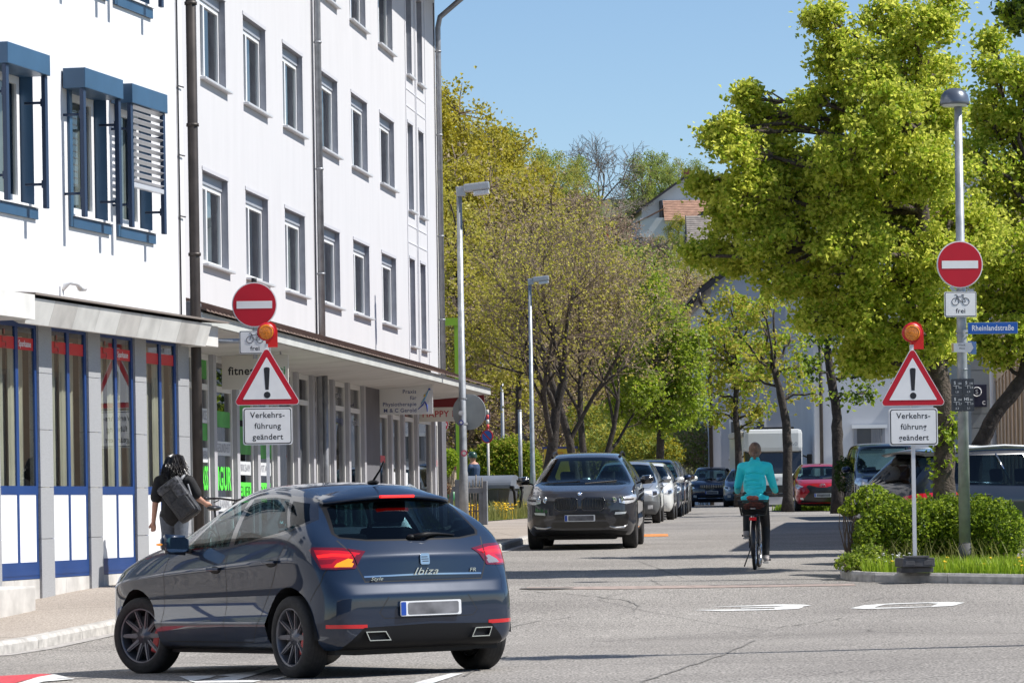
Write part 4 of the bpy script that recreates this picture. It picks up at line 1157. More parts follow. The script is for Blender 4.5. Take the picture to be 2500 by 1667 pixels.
    # handles, mirrors
    for s_ in (1, -1):
        for x, z in ((1.131, .815), (.22, .857)):
            h = sh.hit((x, 3 * s_, z), (0, -s_, 0)); m = MB(); m.at((x, h[0].y, z))
            m.mat(1).ell((0.0, 0, 0), (.085, .012, .03)); m.mat(0).bbox(-.10, .10, min(s_ * .01, s_ * .035), max(s_ * .01, s_ * .035), -.004, .02, .008)
            m.build('door_handle', [PT, M_SEAM], t)
        mirror_part(t, 1.60, .85, 1.02, PT, s_, lit=s_ > 0)
    arches(sh, t, p, wr_arch, 2.564)
    for x, st in ((2.564, R(20)), (0, 0)):
        for s_ in (1, -1):
            make_wheel(t, x, s_ * .765, .310, .205, steer=st, rim=M_RIM_DARK, spokes=10, caliper=mat('caliper_red', (.35, .02, .02), .4), rr=.22)
    interior(t, p)
    u = MB(); u.box(-.4, 3.0, -.7, .7, .17, .24); u.build('underbody', M_SEAM, t)
    return t
# ------------------------------------------------------------------ street signs
M_SIGNRED = mat('sign_red', (.50, .003, .018), .4, noise=(6, .04)); M_SIGNWHITE = mat('sign_white', (.80, .80, .80), .45, noise=(5, .04)); M_SIGNBLACK = mat('sign_black', (.015, .016, .02), .5)
M_SIGNBLUE = mat('sign_blue', (.012, .10, .42), .4); M_GALV = mat('galvanised_steel', (.33, .35, .37), .5, .4, noise=(7, .22, 7)); M_GREYSIGN = mat('sign_back_grey', (.33, .36, .37), .55, .2, noise=(3, .1))
M_DARKPLASTIC = mat('recycled_plastic', (.07, .07, .075), .8, noise=(8, .4, 6))
def disc_sign(parent, x, z, y=0.0, r=.30):
    m = MB(); m.mat(0).xz(circ(r, 48, (x, z)), y, y + .02); m.mat(1).xz(circ(r * .955, 48, (x, z)), y - .004, y - .001)
    m.mat(0).xz([(x - r * .79, z - r * .165), (x + r * .79, z - r * .165), (x + r * .79, z + r * .165), (x - r * .79, z + r * .165)], y - .007, y - .005)
    return m.build('no_entry_disc', [M_SIGNWHITE, M_SIGNRED], parent)
def bike_board(parent, x, z, y=0.0, w=.42, h=.315):
    m = MB(); k = w / .42
    m.mat(0).xz([(x + a, z + b) for a, b in rrect(w, h, .02)], y, y + .018)
    m.mat(1).xz([(x + a, z + b) for a, b in rrect(w * .965, h * .955, .018)], y - .003, y - .001)
    m.mat(0).xz([(x + a, z + b) for a, b in rrect(w * .93, h * .905, .016)], y - .006, y - .004)
    m.mat(1)
    yy = y - .0055; t_ = .0045 * k
    def seg(*p): m.tube([(x + a * k, yy, z + b * k) for a, b in p], t_, 5)
    for cx in (-.068, .068): m.tube([(x + (cx + .045 * math.cos(t * PI / 12)) * k, yy, z + (.035 + .045 * math.sin(t * PI / 12)) * k) for t in range(25)], t_, 5)
    seg((-.068, .035), (-.043, .115), (-.055, .125), (-.075, .122)); seg((-.045, .10), (.035, .10), (.0, .035), (-.045, .10)); seg((.0, .035), (.068, .035), (.035, .10), (.03, .12)); seg((.012, .122), (.048, .122))
    o = m.build('bicycle_board', [M_SIGNWHITE, M_SIGNBLACK], parent)
    text('lettering', 'frei', .085 * k, M_SIGNBLACK, o, (x, y - .0065, z - .085 * k), sx=1.05, bold=.001)
    return o
def tri(h, r, cz=0.0):
    """rounded triangle pointing up; h = half side"""
    pts = []
    H = h * math.sqrt(3)
    V = [(0, H * 2 / 3), (-h, -H / 3), (h, -H / 3)]
    for i, (vx, vz) in enumerate(V):
        a0 = [30, 150, 270][i]; L = math.hypot(vx, vz); cx, cz_ = vx * (1 - 2 * r / L), vz * (1 - 2 * r / L)
        for k in range(7): a = R(a0 + 120 * k / 6); pts.append((cx + r * math.cos(a), cz_ + r * math.sin(a) + cz))
    return pts
def warning_sign(parent, s, zc, y=0.0):
    m = MB(); m.mat(0).xz(tri(.46 * s, .05 * s, zc), y, y + .02); m.mat(1).xz(tri(.445 * s, .04 * s, zc), y - .004, y - .001)
    m.mat(0).xz(tri(.325 * s, .006 * s, zc), y - .007, y - .005)
    m.mat(2).xz([(-.04 * s, zc + .22 * s), (-.03 * s, zc + .235 * s), (0, zc + .24 * s), (.03 * s, zc + .235 * s), (.04 * s, zc + .22 * s), (.022 * s, zc - .06 * s), (-.022 * s, zc - .06 * s)], y - .0085, y - .0072)
    m.xz(circ(.044 * s, 24, (0, zc - .13 * s)), y - .0085, y - .0072)
    return m.build('warning_triangle', [M_SIGNWHITE, M_SIGNRED, M_SIGNBLACK], parent)
def text_board(parent, x, z, w, h, lines, y=0.0, size=.1):
    m = MB(); m.mat(0).xz([(x + a, z + b) for a, b in rrect(w, h, .035)], y, y + .018)
    m.mat(1).xz([(x + a, z + b) for a, b in rrect(w * .955, h * .94, .03)], y - .003, y - .001)
    m.mat(0).xz([(x + a, z + b) for a, b in rrect(w * .92, h * .893, .024)], y - .006, y - .004)
    o = m.build('text_board', [M_SIGNWHITE, M_SIGNBLACK], parent)
    for i, l in enumerate(lines): text('lettering', l, size, M_SIGNBLACK, o, (x, y - .0065, z + h * .29 - i * h * .29), sx=1.0, bold=.0013)
    return o
M_AMBERLAMP = mat('amber_lens', (.75, .22, .01), .25, 0, .6, noise=(60, .35))
def flasher(parent, z, side):
    m = MB(); m.mat(0).xz([(.0, z - .2), (.15 * side, z - .2), (.15 * side, z + .02), (.12 * side, z + .1), (.06 * side, z + .135), (-.02 * side, z + .125)], .03, .12)
    o = m.build('lamp_housing', mat('lamp_housing_red', (.62, .012, .008), .4), parent)
    m = MB(); m.at((0, -.0, z)).lathe([(.115, .06), (.118, -.01), (.105, -.015), (.10, -.02)], 32, 'y'); m.mat(1).lathe([(.10, -.015), (.075, -.032), (.04, -.04), (0.0005, -.042)], 32, 'y')
    for rr in (.08, .055, .03): m.lathe([(rr + .004, -.026 - (.1 - rr) * .1), (rr, -.046 + rr * .1), (rr - .004, -.026 - (.1 - rr) * .1)], 32, 'y')
    m.build('amber_lens', [M_SIGNRED, M_AMBERLAMP], o)
def works_sign(label, loc, zb, rz, lamp_side, base, s=.93, zt=None):
    """zb: height of the triangle's centre above the foot"""
    t = thing('warning_sign', label, 'road sign', loc, rz, 'temporary roadworks warning signs')
    m = MB(); m.box(-.022, .022, .022, .06, .03, zb + .55 * s); m.build('post', mat('white_post', (.62, .63, .65), .5, .2), t)
    warning_sign(t, s, zb)
    w = .66 * s
    text_board(t, 0, zb - .545 * s, w, .50 * s, ['Verkehrs-', 'führung', 'geändert'], size=.108 * s)
    flasher(t, zb + .71 * s, lamp_side)
    if base:
        m = MB(); m.bbox(-.20, .20, -.18, .28, .09, .20, .012); m.bbox(-.20, .20, -.10, .20, .02, .085, .01); m.bbox(-.17, -.05, -.184, -.15, .11, .17, .006); m.bbox(.06, .17, -.184, -.15, .11, .17, .006); m.bbox(-.16, .13, -.19, .0, .205, .225, .006)
        m.build('foot', M_DARKPLASTIC, t)
    else:
        m = MB(); m.bbox(-.2, .2, -.18, .28, .0, .12, .012); m.build('foot', M_DARKPLASTIC, t)
    return t
RYAW = R(6)
loc = GX(659, 48.4, .12)
def above(u, v, y, base): return P(u, v, y).z - base.z
works_sign('warning triangle with exclamation mark in front of the white building', loc, above(656, 940, 48.4, loc), RYAW, 1, False, s=.985)
loc = GX(2236, 45.0, .11)
works_sign('warning triangle with exclamation mark on a dark plastic foot in the grass', loc, above(2229, 942, 45.0, loc), RYAW, 1, True, s=.915)
# no entry sign held out on an arm from the bank corner
loc = P(621, 744, 49.2); t = thing('no_entry_sign', 'round no entry sign with bicycle board on an arm beside the bank', 'road sign', loc, R(3), 'no entry signs')
disc_sign(t, 0, 0, r=.30); bike_board(t, 0, -.50, w=.415, h=.31)
m = MB(); m.tube([(0, .04, -.72), (0, .04, .30)], .03, 10); m.tube([(-.03, .045, -.48), (-.83, .06, -.48)], .035, 8); m.build('bracket_arm', M_GALV, t)
m = MB(); m.tube([(0, .04, .30), (0, .04, .36)], .036, 10); m.build('post_cap', M_SIGNBLACK, t)

# ------------------------------------------------------------------ right lamp pole with its signs
loc = GX(2357, 46.6, .10)
LP = thing('street_lamp', 'tall grey lamp post with dome lamp standing in the planted island', 'street lamp', loc, 0)
hd = P(2321, 255, 46.6).z - loc.z
lean = 0.0
m = MB(); m.tube([(0, 0, .0), (0, 0, .33)], .083, 16); m.build('post_base', M_DARKPLASTIC, LP)
m = MB(); m.tube([(0, 0, .331), (0, 0, hd * .5), (0, 0, hd + .02)], [.075, .062, .048], 16)
for z in (.9, 2.52): m.tube([(0, 0, z), (0, 0, z + .012)], .072, 16)
m.build('post', M_GALV, LP)
m = MB(); m.lathe([(.0005, .205), (.07, .195), (.13, .165), (.17, .11), (.186, .04), (.19, .0), (.182, -.012), (.178, -.002), (.0005, -.002)], 32); o = m.build('lamp_dome', mat('lamp_dome_grey', (.16, .18, .21), .3, .6), LP); o.location = (-.045, 0, hd)
m = MB(); m.lathe([(.165, -.003), (.15, -.03), (.0005, -.035)], 32); g = m.build('lamp_glass', mat('lamp_lens', (.62, .64, .66), .3), o)
def onpost(u, v): return P(u, v, 46.5).z - loc.z
sg = thing('no_entry_sign', 'round no entry sign with bicycle board on the dome lamp post', 'road sign', (loc.x + (-.02), loc.y - .09, loc.z), R(8), 'no entry signs')
disc_sign(sg, 0, onpost(2337, 646), r=.297); bike_board(sg, .0, onpost(2337, 743), w=.415, h=.32)
for z in (onpost(2337, 610), onpost(2337, 690), onpost(2337, 765)):
    m = MB(); m.lathe([(.078, z - .015), (.08, z), (.078, z + .015)], 16); c_ = m.build('clamp', M_GALV, sg); c_.location = (.02, .088, 0)
z = onpost(2420, 800)
sn = thing('street_name_sign', 'blue street name plate on the dome lamp post', 'street sign', (loc.x, loc.y - .02, loc.z), R(4))
m = MB(); cx_ = .395; m.mat(0).xz([(cx_ + a, z + b) for a, b in rrect(.64, .145, .012)], -.005, .01); m.mat(1).xz([(cx_ + a, z + b) for a, b in rrect(.63, .135, .010)], -.008, -.006); m.build('plate', [mat('sign_edge_blue', (.30, .42, .60), .5), M_SIGNBLUE], sn)
text('lettering', 'Rheinlandstraße', .098, M_SIGNWHITE, sn, (cx_, -.0085, z), sx=.80, bold=.0015)
m = MB(); m.lathe([(.076, z - .05), (.078, z - .02)], 16); m.lathe([(.076, z - .1), (.078, z - .07)], 16); m.build('clamp', M_GALV, sn)
z = onpost(2350, 848)
ws = thing('direction_sign', 'small white arrow plate for a cycle route on the lamp post', 'direction sign', (loc.x, loc.y - .09, loc.z), R(-6))
m = MB(); m.mat(0).xz([(-.14, z - .055), (.095, z - .065), (.135, z - .01), (.11, z + .06), (-.14, z + .055)], 0, .008); m.mat(1).xz([(-.138, z - .05), (-.115, z - .05), (-.115, z + .05), (-.138, z + .05)], -.003, -.001); m.mat(2).xz([(.06, z - .08), (.17, z - .09), (.17, z + .07), (.06, z + .085)], .02, .026)
m.build('arrow_plate', [M_SIGNWHITE, mat('sign_yellow', (.62, .42, .15), .5), mat('sign_paleblue', (.16, .28, .55), .5)], ws)
text('lettering', 'Klinik', .036, M_SIGNBLACK, ws, (-.01, -.003, z + .03)); text('lettering', 'Mitte', .032, M_SIGNBLACK, ws, (-.01, -.003, z - .012))
hy = thing('utility_plate_set', 'four dark plastic hydrant marker plates on the lamp post', 'marker plate', (loc.x, loc.y - .09, loc.z), R(2))
for ix, iz, a, b_, c_ in ((-1, 1, 'S', '100', ('0,6', '1,8')), (1, 1, 'S', '100', ('0,8', '1,9')), (-1, -1, 'S', '100', ('0,7', '2,3')), (1, -1, 'HS', '80', ('3,3', '2,1'))):
    z0 = onpost(2347, 964) + iz * .103; x0 = ix * .073 - .01
    m = MB(); m.xz([(x0 + p, z0 + q_) for p, q_ in rrect(.143, .203, .012)], 0, .012); o = m.build('marker_plate', mat('marker_grey', (.045, .05, .06), .5), hy)
    text('lettering', a, .052, M_SIGNWHITE, o, (x0 - .025, -.0005, z0 + .05), bold=.001); text('lettering', b_, .032, M_SIGNWHITE, o, (x0 + .035, -.0005, z0 + .042))
    text('lettering', c_[0], .032, M_SIGNWHITE, o, (x0 + .04, -.0005, z0 - .01)); text('lettering', c_[1], .034, M_SIGNWHITE, o, (x0, -.0005, z0 - .065))
    k_ = MB(); k_.xz([(x0 - .045, z0 + .012), (x0 + .03, z0 + .012), (x0 + .03, z0 + .016), (x0 - .045, z0 + .016)], -.003, -.001); k_.xz([(x0 - .012, z0 - .025), (x0 - .007, z0 - .025), (x0 - .007, z0 + .012), (x0 - .012, z0 + .012)], -.003, -.001); k_.build('symbol', M_SIGNWHITE, o)

# ------------------------------------------------------------------ lamps on the left
def arm_lamp(label, loc, h, s=1.0, rz=0.0, mm=None):
    t = thing('street_lamp', label, 'street lamp', loc, rz, 'angular arm street lamps')
    m = MB(); m.tube([(0, 0, 0), (0, 0, 1.2), (0, 0, 1.25), (0, 0, h)], [.095 * s, .088 * s, .078 * s, .052 * s], 14); m.build('post', mm or M_GALV, t)
    m = MB(); m.at((0, 0, h), ry=R(-6)); m.bbox(-.06 * s, .12 * s, -.07 * s, .07 * s, -.10 * s, .10 * s, .015); m.bbox(.10 * s, .62 * s, -.12 * s, .12 * s, -.03 * s, .13 * s, .03); m.mat(1).bbox(.28 * s, .60 * s, -.10 * s, .10 * s, -.12 * s, -.03 * s, .02)
    m.build('lamp_head', [mat('lamp_head_grey', (.42, .44, .46), .4, .4), mat('lamp_lens', (.62, .64, .66), .3)], t)
    return t
def lampat(u, vtop, y, label, **k):
    b = GX(u, y, .12); return arm_lamp(label, b, P(u, vtop, y).z - b.z, **k)
L1 = lampat(1134, 468, 74.0, 'tall galvanised street lamp at the end of the shop canopy')
L2 = lampat(1302, 688, 108.0, 'grey street lamp behind the dark parked SUV', s=.92)
L3 = lampat(1230, 830, 180.0, 'small far street lamp rising behind the clipped hedge', s=1.3, mm=mat('lamp_post_dark', (.25, .26, .28), .5, .3))
b = GX(1079 + 70, 74.0)
t = thing('round_sign', 'round traffic sign seen from behind on the tall street lamp', 'road sign', (L1.location.x + .10, L1.location.y + .13, L1.location.z), R(-22))
z = P(1146, 1005, 74).z - L1.location.z
m = MB(); m.xz(circ(.36, 40, (0.03, z)), 0, .02); m.build('sign_plate', M_GREYSIGN, t)
m = MB(); m.lathe([(.095, z - .26), (.097, z - .22)], 16); m.lathe([(.095, z + .25), (.097, z + .28)], 16); c_ = m.build('clamp', M_GALV, t); c_.location = (-.05, -.14, 0)
for u, v, r_, c1, lab in ((1125, 1031, .05, (.05, .06, .30), 'small round dark blue sticker on the tall street lamp post'), (1134, 1106, .065, (.60, .12, .18), 'small pink red sticker low on the street lamp post'), (1122, 1008, .05, (.6, .6, .62), 'torn white sticker high on the street lamp post')):
    p_ = P(u, v, 73.9); m = MB(); m.xz(circ(r_, 20), -.003, 0); m.mat(1).xz(circ(r_ * .55, 16), -.006, -.004); o = m.build('sticker', [mat('sticker%d' % u, c1, .5), mat('sticker_white', (.6, .6, .6), .5)]); o.location = (L1.location.x + (-.03 if u < 1130 else .02), L1.location.y - .087, p_.z); tag(o, lab, 'sticker', 'stickers on the lamp post')
def pole(name, label, cat, u, y, vtop, r, m_, h0=.12):
    b_ = GX(u, y, h0); h = P(u, vtop, y).z - b_.z; q_ = MB(); q_.tube([(0, 0, 0), (0, 0, h)], r, 10); q_.tube([(0, 0, h), (0, 0, h + .03)], r * 1.15, 10); o = q_.build(name, m_); o.location = b_; return tag(o, label, cat)
pole('bare_post', 'slim bare grey post beside the concrete block and hedge', 'post', 1273, 98, 1003, .05, M_GALV)
# no parking sign
b = GX(1192, 102, .12); t = thing('no_parking_sign', 'round blue and red no parking sign on a red and white post', 'road sign', b, R(-30))
z = P(1190, 1065, 102).z - b.z; m = MB(); m.mat(0).xz(circ(.19, 32, (0, z)), 0, .015); m.mat(1).xz(circ(.155, 32, (0, z)), -.004, -.001); m.mat(0); m.at((0, 0, z), ry=R(45)).xz([(-.15, -.022), (.15, -.022), (.15, .022), (-.15, .022)], -.007, -.005); m.build('sign_disc', [M_SIGNRED, M_SIGNBLUE], t)
m = MB(); zt = P(1192, 1000, 102).z - b.z
m.mat(0).tube([(0, .05, 0), (0, .05, z + .2)], .035, 10)
for k in range(4): m.mat(1 - k % 2).tube([(0, .05, z + .2 + k * (zt - z - .2) / 4), (0, .05, z + .2 + (k + 1) * (zt - z - .2) / 4)], .04, 10)
m.build('post', [mat('pale_post', (.55, .52, .48), .7), mat('post_red', (.55, .05, .05), .6)], t)
b = P(1174, 1017, 112); m = MB(); m.bbox(-.28, .28, -.02, 0, -.11, .11, .01); o = m.build('street_name_sign', mat('sign_navy', (.03, .05, .15), .5)); o.location = b; tag(o, 'small dark blue street name plate far behind the lamp', 'street sign')
b = GX(1078, 140, .05); t = thing('no_entry_sign', 'far no entry sign half hidden behind the building end', 'road sign', b, 0, 'no entry signs'); z = P(1079, 1036, 140).z - b.z; disc_sign(t, 0, z, r=.31); m = MB(); m.tube([(0, .04, 0), (0, .04, z + .3)], .03, 8); m.build('post', M_GALV, t)

# ------------------------------------------------------------------ hanging shop signs
def hang_sign(name, label, s_, z0, z1, x0, x1, mats_, group=None):
    p_ = _ra @ Vector((s_, 0, 0)); t = thing(name, label, 'shop sign', (p_.x, p_.y, z0), R(-2), group)
    m = MB(); m.bbox(x0, x1, -.03, .03, 0, z1 - z0, .008); m.build('sign_board', mats_, t)
    m = MB()
    for x in (x0 + .12, x1 - .12): m.tube([(x, 0, z1 - z0), (x, 0, z1 - z0 + .12)], .012, 6)
    m.build('hanger', M_GALV, t); return t
M_CREAM = mat('sign_cream', (.60, .58, .53), .5, noise=(3, .04))
t = hang_sign('shop_sign', 'cream hanging fitness studio sign under the canopy', 9.95, 3.53, 4.06, .06, 1.10, M_CREAM)
text('lettering', 'fitness', .175, M_SIGNBLACK, t, (.40, -.0305, .28), bold=.004, sx=1.0); text('lettering', 'multi', .175, mat('sign_green', (.08, .30, .12), .5), t, (.885, -.0305, .28), bold=.004, sx=.9)
t = hang_sign('shop_sign', 'white hanging physiotherapy practice sign with blue figure', 26.9, 3.53, 4.12, .04, 1.12, mat('sign_offwhite', (.66, .66, .66), .5))
M_NAVY = mat('text_navy', (.03, .05, .18), .5)
for i, l in enumerate(('Praxis', 'für', 'Physiotherapie', 'M & C Gerold')): text('lettering', l, .108, M_NAVY, t, (.79, -.0305, .455 - .125 * i), align='RIGHT', bold=.0015)
m = MB(); m.mat(0).tube([(.82, -.04, .10), (.92, -.04, .19), (.955, -.04, .25), (1.0, -.04, .17), (1.005, -.04, .05)], [.006, .014, .02, .016, .008], 6); m.mat(1).tube([(.88, -.04, .20), (.95, -.04, .30), (1.0, -.04, .40), (1.04, -.04, .49)], [.006, .014, .012, .006], 6); m.mat(0).ell((1.055, -.04, .50), (.022, .01, .022)); m.mat(2).ell((.96, -.042, .37), (.022, .012, .028)); m.build('emblem', [mat('emblem_blue', (.03, .07, .40), .5), mat('emblem_sky', (.10, .35, .60), .5), mat('emblem_yellow', (.70, .50, .06), .5)], t)
t = hang_sign('shop_sign', 'cream hanging sign with red lettering at the far end of the shops', 33.0, 3.52, 3.83, .02, 1.22, M_CREAM)
text('lettering', 'HAPPY HAIR', .19, mat('text_red', (.40, .02, .03), .5), t, (.08, -.0305, .16), align='LEFT', sx=.98, bold=.003)
p_ = _ra @ Vector((34.6, 0, 0)); m = MB(); m.bbox(.0, 1.25, -.03, .2, 0, .30, .01); o = m.build('sign_box', mat('dark_red_sign', (.16, .008, .015), .5)); o.location = (p_.x, p_.y, 3.86); tag(o, 'dark red sign box under the end of the canopy', 'sign box')

# ------------------------------------------------------------------ things by the garden gate
M_GREYWOOD = mat('grey_painted_wood', (.20, .215, .235), .75, noise=(4, .2))
gp = GX(1135, 86, .12)
t = thing('garden_gate', 'grey painted wooden gate frame with posts beside the lamp', 'gate', gp, R(-8))
def rect(m, x0, x1, z0, z1, d=.05): m.bbox(x0, x1, -d / 2, d / 2, z0, z1, .008)
for name, (x0, x1, z0, z1) in (('gate_post', (-.22, -.05, 0, 1.06)), ('gate_post', (-.04, .08, 0, 1.06)), ('gate_post', (.44, .54, 0, 1.02))):
    m = MB(); rect(m, x0, x1, z0, z1, .12); m.build(name, M_GREYWOOD, t)
m = MB(); rect(m, -.60, -.221, .78, .90); rect(m, -.60, -.50, .0, .78); rect(m, -.36, -.27, .0, .78); rect(m, -.50, -.36, .0, .08); rect(m, .081, .439, .74, .86); rect(m, .34, .439, .08, .739); rect(m, .081, .439, .0, .079); m.build('gate_frame', M_GREYWOOD, t)
t = thing('picket_fence', 'weathered rustic paling fence behind the grey gate', 'fence', GX(1157, 88.2, .12), R(-5)); rg = random.Random(3)
for k in range(7): m = MB(); x = -.22 + k * .07; h = 1.1 + rg.uniform(-.1, .1); m.tube([(x, 0, 0), (x + rg.uniform(-.02, .02), 0, h * .5), (x + rg.uniform(-.03, .03), 0, h)], [.024, .022, .014], 6); m.build('paling', mat('old_wood', (.16, .14, .12), .9, noise=(14, .4)), t)
m = MB(); m.tube([(-.25, .04, .3), (.25, .04, .3)], .02, 6); m.tube([(-.25, .04, .85), (.25, .04, .85)], .02, 6); m.build('fence_rail', mat('old_wood', (.16, .14, .12), .9), t)
# big refuse container with round lid
t = thing('refuse_container', 'large grey wheeled refuse container with rounded lid beside the hedge', 'container', GX(1200, 96, .12), R(-14))
M_BIN = mat('bin_grey', (.085, .09, .098), .5, noise=(4, .15))
m = MB()
v = [(-.52, -.42, .2), (.52, -.42, .2), (.52, .42, .2), (-.52, .42, .2), (-.62, -.5, .78), (.62, -.5, .78), (.62, .5, .78), (-.62, .5, .78)]
m.add(v, [(0, 3, 2, 1), (4, 5, 6, 7), (0, 1, 5, 4), (1, 2, 6, 5), (2, 3, 7, 6), (3, 0, 4, 7)])
for x in (-.3, 0, .3): m.bbox(x - .03, x + .03, -.50, -.44, .25, .76, .01)
m.build('container_body', M_BIN, t)
m = MB(); pr = [(-.54, .79)] + [(-.54 * math.cos(R(a)), .82 + .32 * math.sin(R(a))) for a in range(0, 181, 12)] + [(.54, .79)]
prism_x(m, pr, -.66, .66); m.build('container_lid', mat('lid_grey', (.15, .165, .19), .42, noise=(3, .1)), t)
for s_ in (1, -1): m = MB(); m.bbox(.64, .74, s_ * .5 - .08, s_ * .5 + .08, .78, .86, .02); m.tube([(.67, s_ * .5, .83), (.73, s_ * .45, .7), (.70, s_ * .2, .3)], .035, 8); m.build('lift_arm', M_TRIM, t)
for x in (-.4, .4):
    for y in (-.3, .3): m = MB(); m.at((x, y, .1)).lathe([(.03, .03), (.1, .025), (.1, -.025), (.03, -.03)], 16, 'y'); m.build('wheel', M_TYRE, t)
# green bottle bank
t = thing('bottle_bank', 'green dome shaped bottle bank by the lime green frame', 'container', GX(1101, 105, .12), 0)
m = MB(); m.lathe([(.24, 0), (.27, .35), (.27, .5), (.25, .62), (.19, .73), (.10, .79), (.0005, .80)], 24); m.mat(1).at((0, -.255, .45)).lathe([(.07, .02), (.07, -.02), (.0005, -.02)], 16, 'y'); m.build('dome', [mat('bank_green', (.03, .20, .075), .5, noise=(4, .15)), M_SEAM], t)
# lime green steel frame
t = thing('lime_frame', 'lime green steel portal frame behind the building end', 'steel frame', (0, 0, 0)); M_LIMEST = mat('lime_steel', (.30, .50, .03), .5)
a, b_ = GX(1121, 110, 0), GX(1086, 112, 0); zt = P(1121, 778, 110).z
m = MB(); m.box(a.x - .06, a.x + .06, 109.9, 110.1, a.z, zt); m.build('upright', M_LIMEST, t); m = MB(); m.box(b_.x - .09, b_.x + .06, 111.9, 112.1, b_.z, P(1086, 1068, 112).z); m.build('upright', M_LIMEST, t)
m = MB(); m.box(a.x - 1.5, a.x + .10, 109.85, 110.15, zt - .20, zt + .02); m.build('crossbeam', M_LIMEST, t)
m = MB(); c_ = GX(1100, 122, 0); m.box(c_.x - 1.4, c_.x + .15, 121, 126, c_.z, c_.z + 1.5); m.mat(1).box(c_.x - 1.5, c_.x + .22, 120.9, 126.1, c_.z + 1.5, c_.z + 1.8); o = m.build('garden_wall', [mat('beige_render', (.48, .38, .26), .9, noise=(2, .1)), mat('red_coping', (.20, .05, .04), .8)]); tag(o, 'low beige garden wall with red coping behind the green frame', 'wall')
m = MB(); c_ = GX(1290, 99, .1); m.bbox(-.15, .16, -.3, .3, 0, .88, .01); o = m.build('concrete_block', M_CONC); o.location = c_; tag(o, 'plain upright concrete block at the edge of the hedge', 'block')
c_ = GX(1062, 84.3, .12); m = MB(); m.bbox(-.45, .2, -.25, .25, 0, .5, .02); o = m.build('planter', M_CONC); o.location = c_; tag(o, 'grey concrete planter at the end of the shop front', 'planter')
# yellow banner box and far overpass
t = thing('yellow_kiosk', 'yellow container with dark blue roof edge and red lettering under the trees', 'kiosk', GX(1370, 150, 0), 0)
m = MB(); m.box(-.65, .65, 0, 2.2, 0, P(1370, 1095, 150).z - t.location.z); m.build('wall', mat('kiosk_yellow', (.65, .45, .03), .6), t); m = MB(); z = P(1370, 1095, 150).z - t.location.z; m.box(-.72, .72, -.06, 2.2, z, z + .09); m.build('roof', mat('kiosk_navy', (.03, .04, .14), .6), t)
text('lettering', 'NOON', .12, mat('text_redorange', (.55, .06, .01), .6), t, (-.1, -.012, z - .17), sx=1.1)
t = thing('overpass', 'grey concrete overpass with railing behind the trees', 'bridge', (0, 0, 0))
z0 = P(1250, 1078, 205).z; z1 = P(1250, 1046, 205).z
m = MB(); m.box(-12, 5.5, 205, 209, z0, z1); m.box(-12, 5.5, 209, 209.5, 0, z0); m.build('deck', mat('bridge_concrete', (.30, .30, .31), .85, noise=(.8, .15, 6)), t)
m = MB(); m.box(-12, 5.5, 204.9, 205.2, z1, z1 + .28); m.build('parapet', mat('bridge_pale', (.42, .43, .44), .8, noise=(1, .1, 6)), t)
m = MB(); zr_ = z1 + 1.15
for k in range(36): x = -12 + k * .5; m.box(x, x + .05, 205, 205.05, z1 + .28, zr_)
m.box(-12, 5.5, 204.98, 205.07, zr_, zr_ + .08); m.build('railing', M_GALV, t)
# ------------------------------------------------------------------ people and bicycles
M_HAIRB = mat('brown_hair', (.20, .115, .075), .5, noise=(40, .4)); M_HAIRD = mat('dark_hair', (.014, .011, .011), .38, noise=(40, .4))
M_JACKET = mat('turquoise_softshell', (.03, .74, .80), .65, noise=(3, .06), bump=(9, .5, .02)); M_TROUSER = mat('black_leggings', (.016, .016, .018), .7); M_SHOE = mat('grey_shoe', (.35, .32, .31), .7); M_SOLE = mat('shoe_sole', (.5, .48, .46), .7)
M_BIKEBLK = mat('bicycle_black', (.018, .018, .02), .35, .2, .5)
def hand(m, w, d, curl=.6, up=Vector((0, 0, 1))):
    """fist-like hand from wrist w along d: palm, four curled fingers and a thumb"""
    w = Vector(w); d = Vector(d).normalized(); s = d.cross(up).normalized(); n = s.cross(d).normalized()
    m.cap(w, w + d * .06, .026, .030); p = w + d * .08
    for k, (o, L) in enumerate(((-.026, .062), (-.009, .072), (.009, .068), (.026, .055))):
        a = p + s * o; b = a + d * L * .5 - n * L * .2 * curl; c = b + d * L * .3 * (1 - curl) - n * L * .5 * curl
        m.cap(a - d * .02, b, .0105, .0095); m.cap(b, c, .0095, .008)
    a = w + d * .03 - s * .028; m.cap(a, a + d * .035 - s * .02 - n * .02, .012, .010); m.cap(a + d * .035 - s * .02 - n * .02, a + d * .06 - s * .012 - n * .035, .010, .008)
